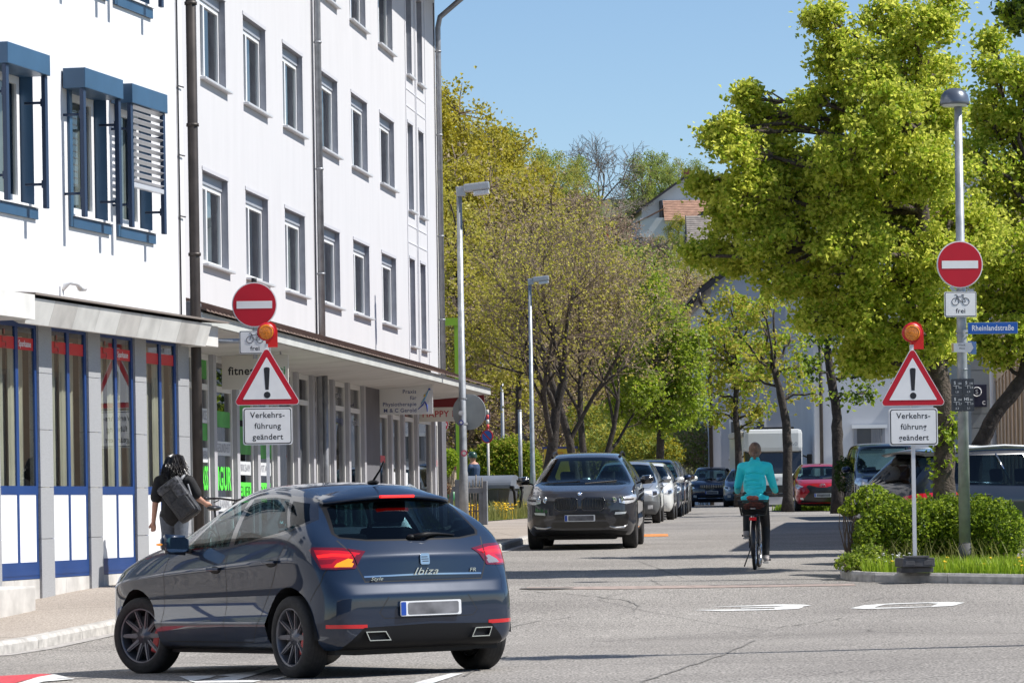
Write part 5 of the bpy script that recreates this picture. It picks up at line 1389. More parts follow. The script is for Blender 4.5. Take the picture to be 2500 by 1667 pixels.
def bicycle(t, steer=0.0, city=True, wr=.345, frame_m=None):
    """local: x right, y forward, origin under the rear hub"""
    fm = frame_m or M_BIKEBLK; wb = 1.08
    def wheel(y, st):
        m = MB(); m.lathe([(wr - .03, .016), (wr - .012, .022), (wr, .012), (wr + .003, 0), (wr, -.012), (wr - .012, -.022), (wr - .03, -.016), (wr - .03, .016)], 48, 'z'); 
        o = m.build('wheel', M_TYRE, t); o.location = (0, y, wr); o.rotation_euler = Matrix.Rotation(-st, 3, 'Z').to_euler() if False else (0, R(90), -st)
        r = MB(); r.lathe([(wr - .03, .012), (wr - .045, .010), (wr - .045, -.010), (wr - .03, -.012)], 40, 'z'); r.lathe([(.02, .05), (.02, -.05)], 12, 'z')
        for k in range(28):
            a = 2 * PI * k / 28; r.tube([(.02 * math.cos(a + .6), .02 * math.sin(a + .6), .03 * (-1) ** k), ((wr - .045) * math.cos(a), (wr - .045) * math.sin(a), 0)], .0016, 3, cap=False)
        r.build('rim', M_CHROME, o)
        return o
    wheel(0, 0); wheel(wb, steer)
    m = MB(); bb = (0, .46, .29); st = (0, .22, .80); hd0 = (0, .93, .70); hd1 = (0, .905, .83)
    m.tube([bb, st], .018, 8); m.tube([bb, (0, .60, .33), hd0], .024, 8); m.tube([(0, .32, .56), hd1], .018, 8) if city else m.tube([(0, .24, .76), hd1], .02, 8); m.tube([hd0, hd1], .024, 8)
    for s in (1, -1): m.tube([(s * .06, 0, wr), (s * .045, .42, .29)], .011, 6); m.tube([(s * .06, 0, wr), (s * .03, .24, .74)], .010, 6); m.tube([(s * .055, wb, wr), (s * .05, .98, .66), (0, .95, .70)], .014, 6)
    m.build('frame', fm, t)
    m = MB(); m.tube([(0, .22, .80), (0, .20, .90)], .014, 8); m.sh(True).ell((0, .17, .93), (.085, .13, .035)); m.build('saddle', M_BIKEBLK, t)
    h = MB(); h.T = Matrix.Translation((0, .90, 0)) @ Matrix.Rotation(-steer, 4, 'Z') @ Matrix.Translation((0, -.90, 0))
    h.tube([hd1, (0, .88, .98), (0, .93, 1.02)], .016, 8); h.tube([(-.30, .76, 1.05), (-.2, .86, 1.05), (0, .93, 1.02), (.2, .86, 1.05), (.30, .76, 1.05)], .013, 8)
    for s in (1, -1): h.tube([(s * .30, .76, 1.05), (s * .31, .68, 1.055)], .018, 8); h.tube([(s * .22, .86, 1.03), (s * .29, .84, 1.0)], .007, 5)
    h.build('handlebar', M_BIKEBLK, t)
    c = MB(); c.at((.06, .46, .29), rz=R(90)).lathe([(.095, .004), (.095, -.004), (.05, -.004)], 24, 'y'); c.reset(); c.tube([(.06, .46, .385), (.06, .05, .37)], .006, 4); c.tube([(.06, .46, .195), (.06, .05, .32)], .006, 4); c.build('chainring', M_CHROME, t)
    k = MB(); k.tube([(.05, .46, .29), (.09, .46, .29), (.10, .455, .12)], .012, 6); k.bbox(.10, .20, .41, .50, .11, .135, .005); k.tube([(-.05, .46, .29), (-.09, .46, .29), (-.10, .465, .46)], .012, 6); k.bbox(-.20, -.10, .42, .51, .45, .475, .005); k.build('pedal_crank', M_BIKEBLK, t)
    if city:
        for y0, name in ((0, 'mudguard'), (wb, 'mudguard')):
            g = MB(); vs = []; n = 14
            for i in range(n + 1):
                a = R(150 - 165 * i / n) if y0 == 0 else R(160 - 110 * i / n)
                a = R(205 - 160 * i / n) if y0 == 0 else R(170 - 130 * i / n)
                for x, rr in ((-.03, wr + .012), (0, wr + .024), (.03, wr + .012)): vs.append((x, y0 + rr * math.cos(a), wr + rr * math.sin(a)))
            g.sh(True).add(vs, [(3 * i + j, 3 * i + j + 1, 3 * i + j + 4, 3 * i + j + 3) for i in range(n) for j in range(2)]); g.build(name, M_BIKEBLK, t)
        r = MB(); r.tube([(-.06, -.28, .745), (-.06, .2, .745)], .008, 6); r.tube([(.06, -.28, .745), (.06, .2, .745)], .008, 6)
        for s in (1, -1): r.tube([(s * .06, -.05, .745), (s * .065, 0, wr)], .007, 6)
        r.build('luggage_rack', M_BIKEBLK, t)
        l = MB(); l.bbox(-.05, .05, -.315, -.285, .685, .73, .008); l.build('rear_light', M_RED, t)
        kk = MB(); kk.tube([(-.05, .0, .30), (-.14, -.08, .05)], .009, 6); kk.build('kickstand', M_BIKEBLK, t)

CP = G(1843, 1390); CYW = -R(7.0)
bk = thing('bicycle', 'black city bicycle with wire basket ridden up the street', 'bicycle', CP, CYW, slope=True)
bicycle(bk, steer=R(3))
# basket
t = thing('basket', 'dark wire basket on the rear rack of the ridden bicycle', 'basket', (0, 0, 0)); t.location = bk.matrix_basis @ Vector((0, -.10, .75)); t.rotation_euler = bk.rotation_euler
m = MB(); T0, B0, D0, D1, H = .205, .165, .16, .13, .205
def rim_(z, w, d, r): m.tube([(-w, -d, z), (w, -d, z), (w, d, z), (-w, d, z), (-w, -d, z)], r, 6)
rim_(H, T0, D0, .010); rim_(0.005, B0, D1, .006)
m.build('basket_rim', M_BIKEBLK, t)
m = MB()
for i in range(25):
    f = -1 + 2 * i / 24
    for s in (1, -1): m.tube([(B0 * f, s * D1, 0), (T0 * f, s * D0, H)], .0035, 4, cap=False)
for i in range(17):
    f = -1 + 2 * i / 16
    for s in (1, -1): m.tube([(s * B0, D1 * f, 0), (s * T0, D0 * f, H)], .0035, 4, cap=False)
for j in range(1, 9):
    f = j / 9; w, d = B0 + (T0 - B0) * f, D1 + (D0 - D1) * f; m.tube([(-w, -d, H * f), (w, -d, H * f), (w, d, H * f), (-w, d, H * f), (-w, -d, H * f)], .003, 4, cap=False)
m.quad((-B0, -D1, .003), (B0, -D1, .003), (B0, D1, .003), (-B0, D1, .003))
m.build('wire_mesh', M_BIKEBLK, t); m = MB(); m.box(-.035, .035, -D0 - .006, -D0 - .002, .09, .105); m.build('name_tag', M_CHROME, t)
m = MB(); rg = random.Random(4)
for k in range(9): m.ell((rg.uniform(-.11, .11), rg.uniform(-.07, .05), .10 + rg.uniform(0, .06)), (.07, .06, .05))
for k in range(5): m.ell((-.05 + rg.uniform(-.05, .08), rg.uniform(-.05, .03), .20 + rg.uniform(0, .045)), (.06, .05, .035))
bg = remeshed(m, 'cloth_bag', mat('coral_cloth', (.42, .10, .06), .8, noise=(22, .5)), None, .012, 3); bg.location = t.location; bg.rotation_euler = t.rotation_euler; tag(bg, 'crumpled coral red cloth bag stuffed in the bicycle basket', 'bag')
m = MB()
for k in range(10): m.ell((rg.uniform(-.12, .12), rg.uniform(-.09, .09), .05 + rg.uniform(0, .05)), (.06, .05, .045))
m.ell((.10, -.02, .16), (.07, .07, .04)); m.ell((-.02, .0, .08), (.15, .11, .07))
dk = remeshed(m, 'folded_jacket', mat('dark_cloth', (.022, .018, .018), .85), None, .012, 3); dk.location = t.location; dk.rotation_euler = t.rotation_euler; tag(dk, 'dark folded jacket lying in the bicycle basket under the red bag', 'jacket')
# the rider
pr = thing('person', 'person in turquoise jacket and black leggings riding a bicycle away', 'person', CP, CYW, slope=True)
def limb(m, pts, rad):
    for a, b, ra, rb in zip(pts, pts[1:], rad, rad[1:]): m.cap(a, b, ra, rb)
hipz = 1.0
legs = {1: [(.10, .24, 1.0), (.13, .52, .60), (.135, .43, .19), (.14, .50, .165)], -1: [(-.10, .24, 1.0), (-.13, .64, .93), (-.135, .43, .53), (-.14, .51, .50)]}
arms = {1: [(.175, .37, 1.41), (.245, .46, 1.16), (.265, .66, 1.08)], -1: [(-.175, .37, 1.41), (-.245, .46, 1.16), (-.265, .66, 1.08)]}
m = MB()
m.ell((0, .25, 1.01), (.145, .11, .12)); m.cap((0, .27, 1.1), (0, .34, 1.33), .125, .135); m.cap((-.11, .36, 1.40), (.11, .36, 1.40), .075, .075); m.cap((0, .38, 1.44), (0, .42, 1.55), .055, .052)
m.ell((0, .455, 1.635), (.076, .092, .112)); m.ell((0, .535, 1.615), (.015, .022, .018)); m.ell((.078, .45, 1.625), (.012, .022, .032)); m.ell((-.078, .45, 1.625), (.012, .022, .032))
for s in (1, -1):
    limb(m, legs[s][:3], (.078, .058, .04)); limb(m, arms[s], (.05, .042, .03)); hand(m, arms[s][2], (s * .04, .8, -.1), .9)
    m.cap(legs[s][2], legs[s][3], .04, .038)
remeshed(m, 'body', [M_SKIN], pr, .009, 4)
m = MB(); m.ell((0, .25, 1.01), (.155, .118, .12))
for s in (1, -1): limb(m, legs[s][:3], (.09, .066, .048)); m.cap((s * .07, .22, .99), legs[s][0], .085, .09)
remeshed(m, 'trousers', M_TROUSER, pr, .012, 4)
m = MB(); m.cap((0, .255, 1.0), (0, .30, 1.20), .15, .135); m.cap((0, .30, 1.2), (0, .35, 1.36), .135, .14); m.ell((0, .25, .99), (.20, .165, .075)); m.ell((0, .24, .955), (.195, .16, .05))
m.cap((-.115, .365, 1.40), (.115, .365, 1.40), .095, .095); m.ell((0, .30, 1.46), (.10, .07, .06)); m.cap((0, .38, 1.46), (0, .40, 1.50), .085, .075)
for s in (1, -1): m.ell((s * .09, .27, 1.18), (.07, .10, .17))
for s in (1, -1):
    limb(m, [arms[s][0], arms[s][1], Vector(arms[s][2]) + Vector((0, -.01, 0))], (.07, .056, .044)); m.cap((s * .10, .365, 1.41), arms[s][0], .085, .075)
# folds
rg = random.Random(8)
for k in range(7):
    z = 1.03 + k * .05; m.tube([(-.13 + rg.uniform(-.02, .05), .135 + (z - 1) * .2, z), (0, .105 + (z - 1) * .24, z + rg.uniform(-.02, .03)), (.13, .135 + (z - 1) * .2, z + rg.uniform(-.03, .04))], .014, 6)
m.tube([(-.05, .20, 1.30), (.03, .195, 1.24), (.10, .19, 1.22)], .015, 6)
remeshed(m, 'jacket', M_JACKET, pr, .010, 3)
m = MB(); m.ell((0, .43, 1.665), (.086, .098, .098)); m.ell((0, .40, 1.60), (.07, .06, .08)); m.ell((0, .315, 1.575), (.036, .032, .035)); m.cap((0, .31, 1.56), (0, .315, 1.50), .024, .014); m.ell((.005, .335, 1.60), (.045, .03, .022))
h_ = remeshed(m, 'hair', M_HAIRB, pr, .008, 2)
for s in (1, -1):
    a = Vector(legs[s][2]); m = MB(); m.cap(a + Vector((0, -.035, -.055)), a + Vector((.005 * s, .15, -.065)), .042, .034); m.cap(a + Vector((0, -.01, -.03)), a + Vector((0, .02, .02)), .046, .042); o = remeshed(m, 'shoe', M_SHOE, pr, .008, 3)
    m = MB(); m.bbox(a.x - .042, a.x + .042, a.y - .08, a.y + .19, a.z - .115, a.z - .09, .01); m.build('sole', M_SOLE, o)

# woman with backpack wheeling a bicycle past the bank
wp = P(424, 1180, 45.0); wp.z = gz(wp.x, wp.y) + .12; WYW = R(-10)
pr = thing('person', 'person with long black hair, black t-shirt and grey jeans wheeling a bicycle', 'person', wp, WYW)
hs = .945
m = MB(); Z = lambda z: z * hs
m.ell((0, 0, Z(.93)), (.165, .12, .13)); m.cap((0, 0, Z(1.0)), (.01, .02, Z(1.25)), .125, .14); m.cap((-.12, .02, Z(1.35)), (.12, .02, Z(1.35)), .07, .07); m.cap((.01, .03, Z(1.38)), (.01, .05, Z(1.48)), .052, .05); m.ell((.01, .065, Z(1.56)), (.074, .09, .11)); m.ell((.01, .15, Z(1.54)), (.014, .02, .018))
m.ell((.085, .06, Z(1.55)), (.012, .02, .03)); m.ell((-.065, .06, Z(1.55)), (.012, .02, .03))
al = [(-.185, .02, Z(1.34)), (-.235, .0, Z(1.06)), (-.275, .05, Z(.83))]; ar = [(.185, .03, Z(1.34)), (.27, .12, Z(1.12)), (.30, .36, Z(1.05))]
limb(m, al, (.048, .04, .028)); hand(m, al[2], (-.05, .1, -1), .45, up=Vector((0, 1, 0))); limb(m, ar, (.048, .04, .028)); hand(m, ar[2], (.25, .9, -.1), .9)
ll = [(-.09, 0, Z(.9)), (-.10, .10, Z(.5)), (-.10, .02, Z(.08))]; lr = [(.09, 0, Z(.9)), (.10, -.05, Z(.5)), (.10, -.28, Z(.14))]
for l in (ll, lr): limb(m, l, (.085, .058, .04)); m.cap(l[2], Vector(l[2]) + Vector((0, .12, -.03)), .04, .032)
remeshed(m, 'body', M_SKIN, pr, .009, 4)
m = MB(); m.ell((0, 0, Z(.92)), (.172, .128, .13))
for l in (ll, lr): limb(m, l, (.10, .074, .06))
remeshed(m, 'jeans', mat('grey_jeans', (.10, .115, .14), .8, noise=(30, .2)), pr, .012, 4)
m = MB(); m.cap((0, 0, Z(.93)), (.01, .02, Z(1.2)), .165, .152); m.cap((.01, .02, Z(1.2)), (.01, .02, Z(1.32)), .15, .14); m.cap((-.12, .02, Z(1.36)), (.12, .02, Z(1.36)), .085, .085); m.ell((0, -.01, Z(.90)), (.185, .14, .05))
for a in (al, ar): m.cap(a[0], Vector(a[0]).lerp(Vector(a[1]), .72), .075, .078)
remeshed(m, 't_shirt', mat('black_cotton', (.012, .012, .013), .85), pr, .011, 4)
m = MB(); m.ell((.01, .04, Z(1.585)), (.088, .10, .10)); m.ell((.01, -.02, Z(1.50)), (.11, .07, .11)); m.ell((.0, -.03, Z(1.43)), (.13, .06, .07)); rg = random.Random(2)
hr = remeshed(m, 'hair', M_HAIRD, pr, .01, 3); m = MB()
for k in range(380):
    a = -PI * (-.12 + 1.24 * k / 379) + rg.uniform(-.1, .1); r0 = rg.uniform(.085, .10); dx, dy = math.cos(a), math.sin(a); wv_ = rg.uniform(-.025, .025); L = rg.uniform(.15, .27); o_ = rg.uniform(1.0, 1.75); z0 = rg.uniform(1.58, 1.67)
    m.tube([(.01 + dx * r0 * .4, .04 + dy * r0 * .4, Z(1.685)), (.01 + dx * r0, .04 + dy * r0, Z(z0)), (.01 + dx * r0 * (1 + (o_ - 1) * .5) + wv_, .03 + dy * r0 * 1.1, Z(z0 - L * .5)), (.01 + dx * r0 * o_ - wv_, .01 + dy * r0 * 1.1 * o_ ** .5, Z(z0 - L * .8)), (.01 + dx * r0 * o_ * 1.08 + wv_, .01 + dy * r0 * 1.1 * o_ ** .5, Z(z0 - L))], [.006, .007, .0065, .005, .0015], 4)
m.build('hair_strands', M_HAIRD, hr)
for l in (ll, lr):
    a = Vector(l[2]); m = MB(); m.cap(a + Vector((0, -.04, -.04)), a + Vector((0, .15, -.045)), .04, .034); remeshed(m, 'shoe', M_SIGNBLACK, pr, .01, 3)
# backpack hanging from one shoulder
t = thing('backpack', 'black grey backpack slung over one shoulder of the walking person', 'backpack', wp, WYW)
m = MB(); m.at((.13, -.18, Z(1.09)), ry=R(-36)); m.bbox(-.15, .15, -.10, .08, -.26, .22, .06); m.bbox(-.12, .12, -.15, -.08, -.22, .02, .03); m.build('pack_bag', mat('pack_nylon', (.025, .025, .027), .5, noise=(9, .4), bump=(22, .8, .02)), t)
m = MB(); m.at((.13, -.18, Z(1.09)), ry=R(-36)); m.bbox(-.155, .155, -.115, .09, .16, .27, .04); m.bbox(.02, .15, -.13, -.05, -.02, .17, .02); m.build('pack_top', mat('pack_grey', (.07, .07, .075), .5, noise=(25, .9, 5), bump=(22, .8, .02)), t)
m = MB(); m.tube([(.13, -.14, Z(1.36)), (.15, .0, Z(1.44)), (.17, .10, Z(1.32)), (.20, .02, Z(1.1))], .02, 6); m.tube([(.22, -.16, Z(1.3)), (.28, -.12, Z(1.05)), (.33, -.2, Z(.9))], .012, 5); m.build('strap', mat('pack_strap', (.30, .30, .31), .6), t)
bk = thing('bicycle', 'dark sports bicycle wheeled along by the person with backpack', 'bicycle', wp + Vector((.46, -.42, 0)), R(-16))
bicycle(bk, steer=R(20), city=False)
# distant heads
t = thing('person', 'person in a dark green helmet behind the refuse container', 'person', GX(1156, 104, .1), R(60)); h0 = P(1156, 1116, 104).z - t.location.z
m = MB(); m.ell((0, 0, h0 - .03), (.08, .10, .12)); m.cap((0, -.02, h0 - .15), (0, -.03, h0 - .2), .06, .07); m.cap((0, -.04, h0 - .3), (0, -.02, h0 - .72), .18, .15); m.cap((-.15, -.03, h0 - .28), (.15, -.03, h0 - .28), .08, .08); m.cap((-.08, 0, h0 - .8), (-.09, .1, .1), .09, .05); m.cap((.08, 0, h0 - .8), (.09, -.05, .1), .09, .05)
for s in (1, -1): m.cap((s * .2, -.03, h0 - .3), (s * .25, .15, h0 - .6), .05, .04)
m.ell((0, .10, h0 - .04), (.015, .02, .02)); remeshed(m, 'body', [M_SKIN, mat('dark_blue_coat', (.03, .06, .13), .8)], t, .018, 3, assign=lambda c: 0 if c.z > h0 - .19 else 1)
m = MB(); m.lathe([(.125, h0 - .02), (.13, h0 + .03), (.12, h0 + .09), (.09, h0 + .135), (.05, h0 + .16), (.0005, h0 + .165)], 20); m.bbox(-.1, .1, .05, .17, h0 - .02, h0, .008); m.build('helmet', mat('helmet_green', (.02, .055, .035), .3, 0, .5), t)
t = thing('person', 'far person in a dark cap and pale top beside the parked cars', 'person', GX(1776, 150, .02), 0); h0 = P(1776, 1148, 150).z - t.location.z
m = MB(); m.ell((0, 0, h0 - .05), (.08, .1, .12)); m.cap((0, 0, h0 - .3), (0, 0, h0 - .75), .17, .14); m.cap((-.15, 0, h0 - .28), (.15, 0, h0 - .28), .08, .08); m.cap((-.09, 0, h0 - .8), (-.09, 0, .08), .09, .05); m.cap((.09, 0, h0 - .8), (.09, .05, .08), .09, .05); m.cap((0, 0, h0 - .14), (0, 0, h0 - .2), .06, .06)
for s in (1, -1): m.cap((s * .2, 0, h0 - .3), (s * .24, .05, h0 - .7), .05, .04)
remeshed(m, 'body', [M_SKIN, mat('pale_top', (.45, .47, .5), .8)], t, .02, 3, assign=lambda c: 0 if c.z > h0 - .19 else 1)
m = MB(); m.ell((0, 0, h0 + .0), (.1, .12, .09)); m.build('cap', M_TRIM, t)
# ------------------------------------------------------------------ the other cars
def ground_rot(yaw, pit=SLOPE, tilt=0.0):
    f = Vector((-math.sin(yaw), math.cos(yaw), 0)); f.z = pit * f.y + tilt * f.x; f.normalize()
    l = Vector((-math.cos(yaw), -math.sin(yaw), 0)); l.z = pit * l.y + tilt * l.x; l.normalize()
    u = f.cross(l); l = u.cross(f)
    return Matrix((f, l, u)).transposed().to_euler()
HB_ = make_hatchback()
HB_.location = (-.933, 27.833, gz(-.933, 27.833)); HB_.rotation_euler = ground_rot(R(31.77), -.0106, .0139)

def car_p(W, L, H, wb, fo, zn, zc, zbf, zbr, xc, xh, xq, wr, zq=None, wr_z=.33, **k):
    xf = wb + fo; xr = xf - L; zq = zq or H - .09
    p = dict(W=W, xr=xr, xf=xf, xq=xr + xq, xh=xf - xh, xc=xf - xc, zq=zq, zr=H - .03, zh=H - .09, zc=zc, zn=zn, wr=wr, zb_r=zbr, zb_f=zbf, sh=.17, conc=.02, cr=.4, crr=.4, wr_z=wr_z,
             zlow=[.22, .29, .46, .62],
             rx=[.12, .04, .0, .03, .06, .14, .24, xq], rz=[.24, .30, .5, .66, .82, zbr - .02, zbr + .08, zq], rw=[.78, .86, .9, .9, .88, .8, .74, .62], rd=.15, rb=.07,
             fx=[-.16, -.07, -.0, -.0, -.015, -.04, -.07, -.10], fz=[.24, .30, .48, .62, zn - .12, zn - .07, zn - .03, zn], fw=[.66, .74, .80, .80, .79, .76, .70, .64], fb=.14, crown=.03, wb=wb)
    p.update(k); return p
def make_car(name, label, p, PT, front, wheel=(.33, .22), rim=None, spokes=5, group=None, level=2, priv=False, detail=None, rearspec=None, mirror_m=None, roof_rails=False, pl=True, cargroup=None):
    t = thing(name, label, 'car', (0, 0, 0), 0, group)
    W, xc, xh, xq, xr, xf = p['W'], p['xc'], p['xh'], p['xq'], p['xr'], p['xf']
    sh = Shell(car_surface(p, level)); r, wd = wheel; ar = r + .055
    for x in (0, p['wb']): sh.side(arch_circle(x, r + .01, ar, 18), 'arch')
    zbf, zbr, zh, zq = p['zb_f'], p['zb_r'], p['zh'], p['zq']; H = p['zr']
    xa = xc - .22; xm = xr + .62
    top = lambda x: H - .075 - .05 * max(0, (x - (xh - .4)) / .4) if x > xh - .5 else H - .07
    o = [(xa, zbf + .0), (xh + .03, zh - .05), (xh - .35, H - .055), (xq + .6, H - .06), (xq + .25, zq - .06), (xr + .42, zbr + .1), (xr + .46, zbr + .015)]
    sh.side(o, 'trim', only=['body'])
    xb1 = (xa + xm) / 2 + .02
    zb = lambda x: zbr + (zbf - zbr) * (x - xr) / (xa - xr)
    tp = lambda x: (H - .10) if x < xh - .3 else H - .10 - (x - xh + .3) * .30
    sh.side([(xa - .09, zb(xa) + .025), (xh - .03, zh - .085), (xh - .38, H - .095), (xb1 + .05, H - .095), (xb1 + .09, zb(xb1) + .025)], 'pane_a', only=['trim'])
    xb2 = xr + 1.02
    sh.side([(xb1, zb(xb1) + .025), (xb1 - .03, H - .095), (xb2 + .02, H - .10), (xb2 - .04, zb(xb2) + .035)], 'pane_b', only=['trim'])
    sh.side([(xb2 - .12, zb(xb2) + .04), (xb2 - .05, H - .105), (xq + .32, zq - .075), (xr + .52, zbr + .1)], 'pane_c', only=['trim'])
    yl = W * .86
    sh.front([(-yl, zbf + .02), (yl, zbf + .02), (yl, zbf + .06), (p['wr'] + .035, zh - .04), (.3, zh - .005), (-.3, zh - .005), (-p['wr'] - .035, zh - .04), (-yl, zbf + .06)], 'windscreen', mirror=False, only=['body'])
    rg_ = [(-W * .70, zbr + .04), (W * .70, zbr + .04), (W * .72, zbr + .1), (p['wr'] - .03, zq - .06), (-p['wr'] + .03, zq - .06), (-W * .72, zbr + .1)]
    sh.rear(rg_, 'rear_glass', mirror=False, only=['body'])
    w = .010
    sh.strip(sh.side, [(xa, zbf), (xa + .05, .75), (xa + .02, .42), (xa - .1, .30), (.6, .30)], w, 'seam', only=['body'])
    sh.strip(sh.side, [(xb1, zb(xb1)), (xb1 + .03, .30)], w, 'seam', only=['body'])
    # bonnet line
    sh.strip(sh.front, [(W * .80, p['zc'] - .08), (W * .70, p['zn'] + .02), (.0, p['zn'] + .0)], .008, 'seam', only=['body'])
    fm = {}
    for lab, polys, mm, how in front:
        for pg in polys:
            if how == 'corner': sh.corner(pg, lab, 40, front=True, only=[l for l in sh.labs if l not in ('arch',)])
            else: sh.front(pg, lab, mirror=(how == 'mirror'), only=[l for l in sh.labs if l not in ('arch',)])
        fm[lab] = mm
    for lab, polys, mm, how in (rearspec or []):
        for pg in polys:
            if how == 'corner': sh.corner(pg, lab, 40, only=['body', 'seam'])
            else: sh.rear(pg, lab, mirror=(how == 'mirror'), only=['body', 'seam'])
        fm[lab] = mm
    sh.done()
    parts = {}
    inbody = [l for l in fm if not l.startswith('head') and not l.startswith('fog') and not l.startswith('grille') and not l.startswith('tail')]
    sh.piece(['body', 'seam', 'trim'] + inbody, 'body', [PT, M_SEAM, mat('gloss_black', (.012, .012, .014), .15, 0, 1)] + [fm[l] for l in inbody], t)
    lf, rt = (lambda c: c.y > 0), (lambda c: c.y < 0)
    G_ = M_GLASS_T if priv else M_GLASS
    for f in (lf, rt):
        sh.piece(['pane_a'], 'door_window', [M_GLASS], t, split=f); sh.piece(['pane_b'], 'rear_door_window', [G_], t, split=f); sh.piece(['pane_c'], 'quarter_window', [G_], t, split=f)
        for base in sorted({l.split('_')[0] for l in fm if l.startswith('head') or l.startswith('fog') or l.startswith('tail')}):
            labs = [l for l in fm if l.split('_')[0] == base]
            sh.piece(labs, {'head': 'headlight', 'fog': 'fog_light', 'tail': 'tail_light'}[base], [fm[l] for l in labs], t, off=.004, split=f)
        gl = [l for l in fm if l.startswith('grille')]
        if gl and p.get('twin'): sh.piece(gl, 'grille', [fm[l] for l in gl], t, off=.006, split=f)
    gl = [l for l in fm if l.startswith('grille')]
    if gl and not p.get('twin'): sh.piece(gl, 'grille', [fm[l] for l in gl], t, off=.004)
    sh.piece(['windscreen'], 'windscreen', [M_GLASS], t); sh.piece(['rear_glass'], 'rear_window', [G_], t)
    arches(sh, t, p, ar, p['wb'])
    for x in (0, p['wb']):
        for s in (1, -1): make_wheel(t, x, s * (W - wd * .55), r, wd, rim=rim or M_RIM, spokes=spokes)
    interior(t, p); u = MB(); u.box(xr + .3, xf - .4, -W + .2, W - .2, .19, .27); u.build('underbody', M_SEAM, t)
    for s in (1, -1): mirror_part(t, xc - .42, W - .02, zbf + .10, mirror_m or PT, s)
    if pl:
        h = sh.hit((xf + 2, 0, p.get('pz', .50)), (-1, 0, 0))
        if h[0]: plate(t, (h[0].x + .014, 0, p.get('pz', .50)), PI)
    if roof_rails:
        m = MB()
        for s in (1, -1):
            y = s * (p['wr'] + .0); m.tube([(xq + .25, y, zq - .02), (xq + .4, y, H - .005), ((xq + xh) / 2, y, H + .03), (xh - .5, y, H + .0), (xh - .32, y, H - .06)], .02, 8)
        m.build('roof_rail', M_GALV if roof_rails == 1 else M_TRIM, t)
    h = MB()
    for s in (1, -1):
        for x in (xb1 + .18, xb2 + .22):
            q_ = sh.hit((x, 3 * s, zb(x) - .11), (0, -s, 0))
            if q_[0]: h.at((x, q_[0].y, zb(x) - .11)).bbox(-.10, .10, min(0, s * .035), max(0, s * .035), -.015, .015, .008)
    h.build('door_handle', PT, t)
    wv = MB()
    for y0, y1 in ((.05, .58), (-.60, -.05)):
        a = sh.hit((xf + 2, y0, zbf + .05), (-1, 0, 0)); b = sh.hit((xf + 2, y1, zbf + .09), (-1, 0, 0))
        if a[0] and b[0]: wv.tube([a[0] + Vector((.015, 0, 0)), b[0] + Vector((.015, 0, .0))], .009, 5)
    wv.build('wiper', M_TRIM, t)
    if detail: detail(t, sh, p)
    return t
FACE = PI - .072
def front_ref(t, y, u, p, yaw=FACE):
    """put the middle of the front bumper at depth y under column u"""
    g = GX(u, y); f = Vector((-math.sin(yaw), math.cos(yaw), 0))
    o = g - f * p['xf']; o.z = gz(o.x, o.y); t.location = o
    sl = (gz(o.x, o.y + 2) - gz(o.x, o.y - 2)) / 4; t.rotation_euler = ground_rot(yaw, sl)
M_BLKGL = mat('gloss_black', (.012, .012, .014), .15, 0, 1)
M_GRILLE = mat('grille_black', (.01, .01, .011), .35, 0, .3)
# dark grey SUV, nose towards us
pB = car_p(.955, 4.71, 1.67, 2.864, .84, .97, 1.13, 1.07, 1.14, 1.22, 2.02, .42, .60, wr_z=.37, twin=True, pz=.535, fw=[.68, .78, .84, .85, .84, .80, .74, .66], fb=.16)
def bmw_detail(t, sh, p):
    m = MB()
    for s in (1, -1):
        for k in range(8):
            y = s * (.085 + k * .045); h = sh.hit((p['xf'] + 2, y, .77), (-1, 0, 0)); hx = h[0].x
            m.bbox(hx - .02, hx + .012, y - .006, y + .006, .675, .865, .003)
    m.build('grille_bar', mat('grille_gloss', (.02, .02, .022), .2, 0, .8), t)
    m = MB()
    for s in (1, -1):
        pts = [(.035, .70), (.07, .665), (.36, .665), (.42, .70), (.435, .80), (.40, .88), (.10, .885), (.04, .85), (.035, .70)]
        m.tube([sh.hit((p['xf'] + 2, s * y, z), (-1, 0, 0))[0] + Vector((.004, 0, 0)) for y, z in pts], .012, 6)
    m.build('grille_surround', M_BLKGL, t)
    h = sh.hit((p['xf'] + 2, 0, .945), (-1, 0, 0)); c = h[0]; n = h[1]
    m = MB(); m.at(c + n * .004, ry=R(90) - math.asin(max(-1, min(1, n.z)))); m.lathe([(.041, -.006), (.041, .004), (.036, .006), (.0005, .008)], 24); m.mat(1)
    for a in (0, 180):
        m.add([(.0, 0, .0095)] + [(.027 * math.cos(R(a + k * 15)), .027 * math.sin(R(a + k * 15)), .0095) for k in range(7)], [(0, i, i + 1) for i in range(1, 7)])
    m.mat(2)
    for a in (90, 270):
        m.add([(.0, 0, .0095)] + [(.027 * math.cos(R(a + k * 15)), .027 * math.sin(R(a + k * 15)), .0095) for k in range(7)], [(0, i, i + 1) for i in range(1, 7)])
    m.build('badge', [M_CHROME, M_SIGNWHITE, mat('badge_blue', (.05, .2, .5), .4)], t)
    for s in (1, -1):
        l = [x for x in t.children if x.name.startswith('headlight')]
        m = MB()
        for y0, z0 in ((.585, .845), (.705, .855)):
            h = sh.hit((p['xf'] + 2, s * y0, z0), (-1, 0, 0)); c = h[0]
            m.at(c + Vector((.006, 0, 0)), rz=-s * R(25)); m.lathe([(.052, 0), (.048, .006), (.044, .004), (.03, .002), (.0005, .008)], 20, 'x'); m.reset()
        m.build('light_ring', M_CHROME, t)
        m = MB(); m.tube([sh.hit((p['xf'] + 2, s * y, z), (-1, 0, 0))[0] + Vector((.01, 0, 0)) for y, z in ((.50, .385), (.60, .36), (.74, .37), (.80, .41))], [.01, .022, .022, .01], 8); m.build('bumper_blade', M_RIM, t)
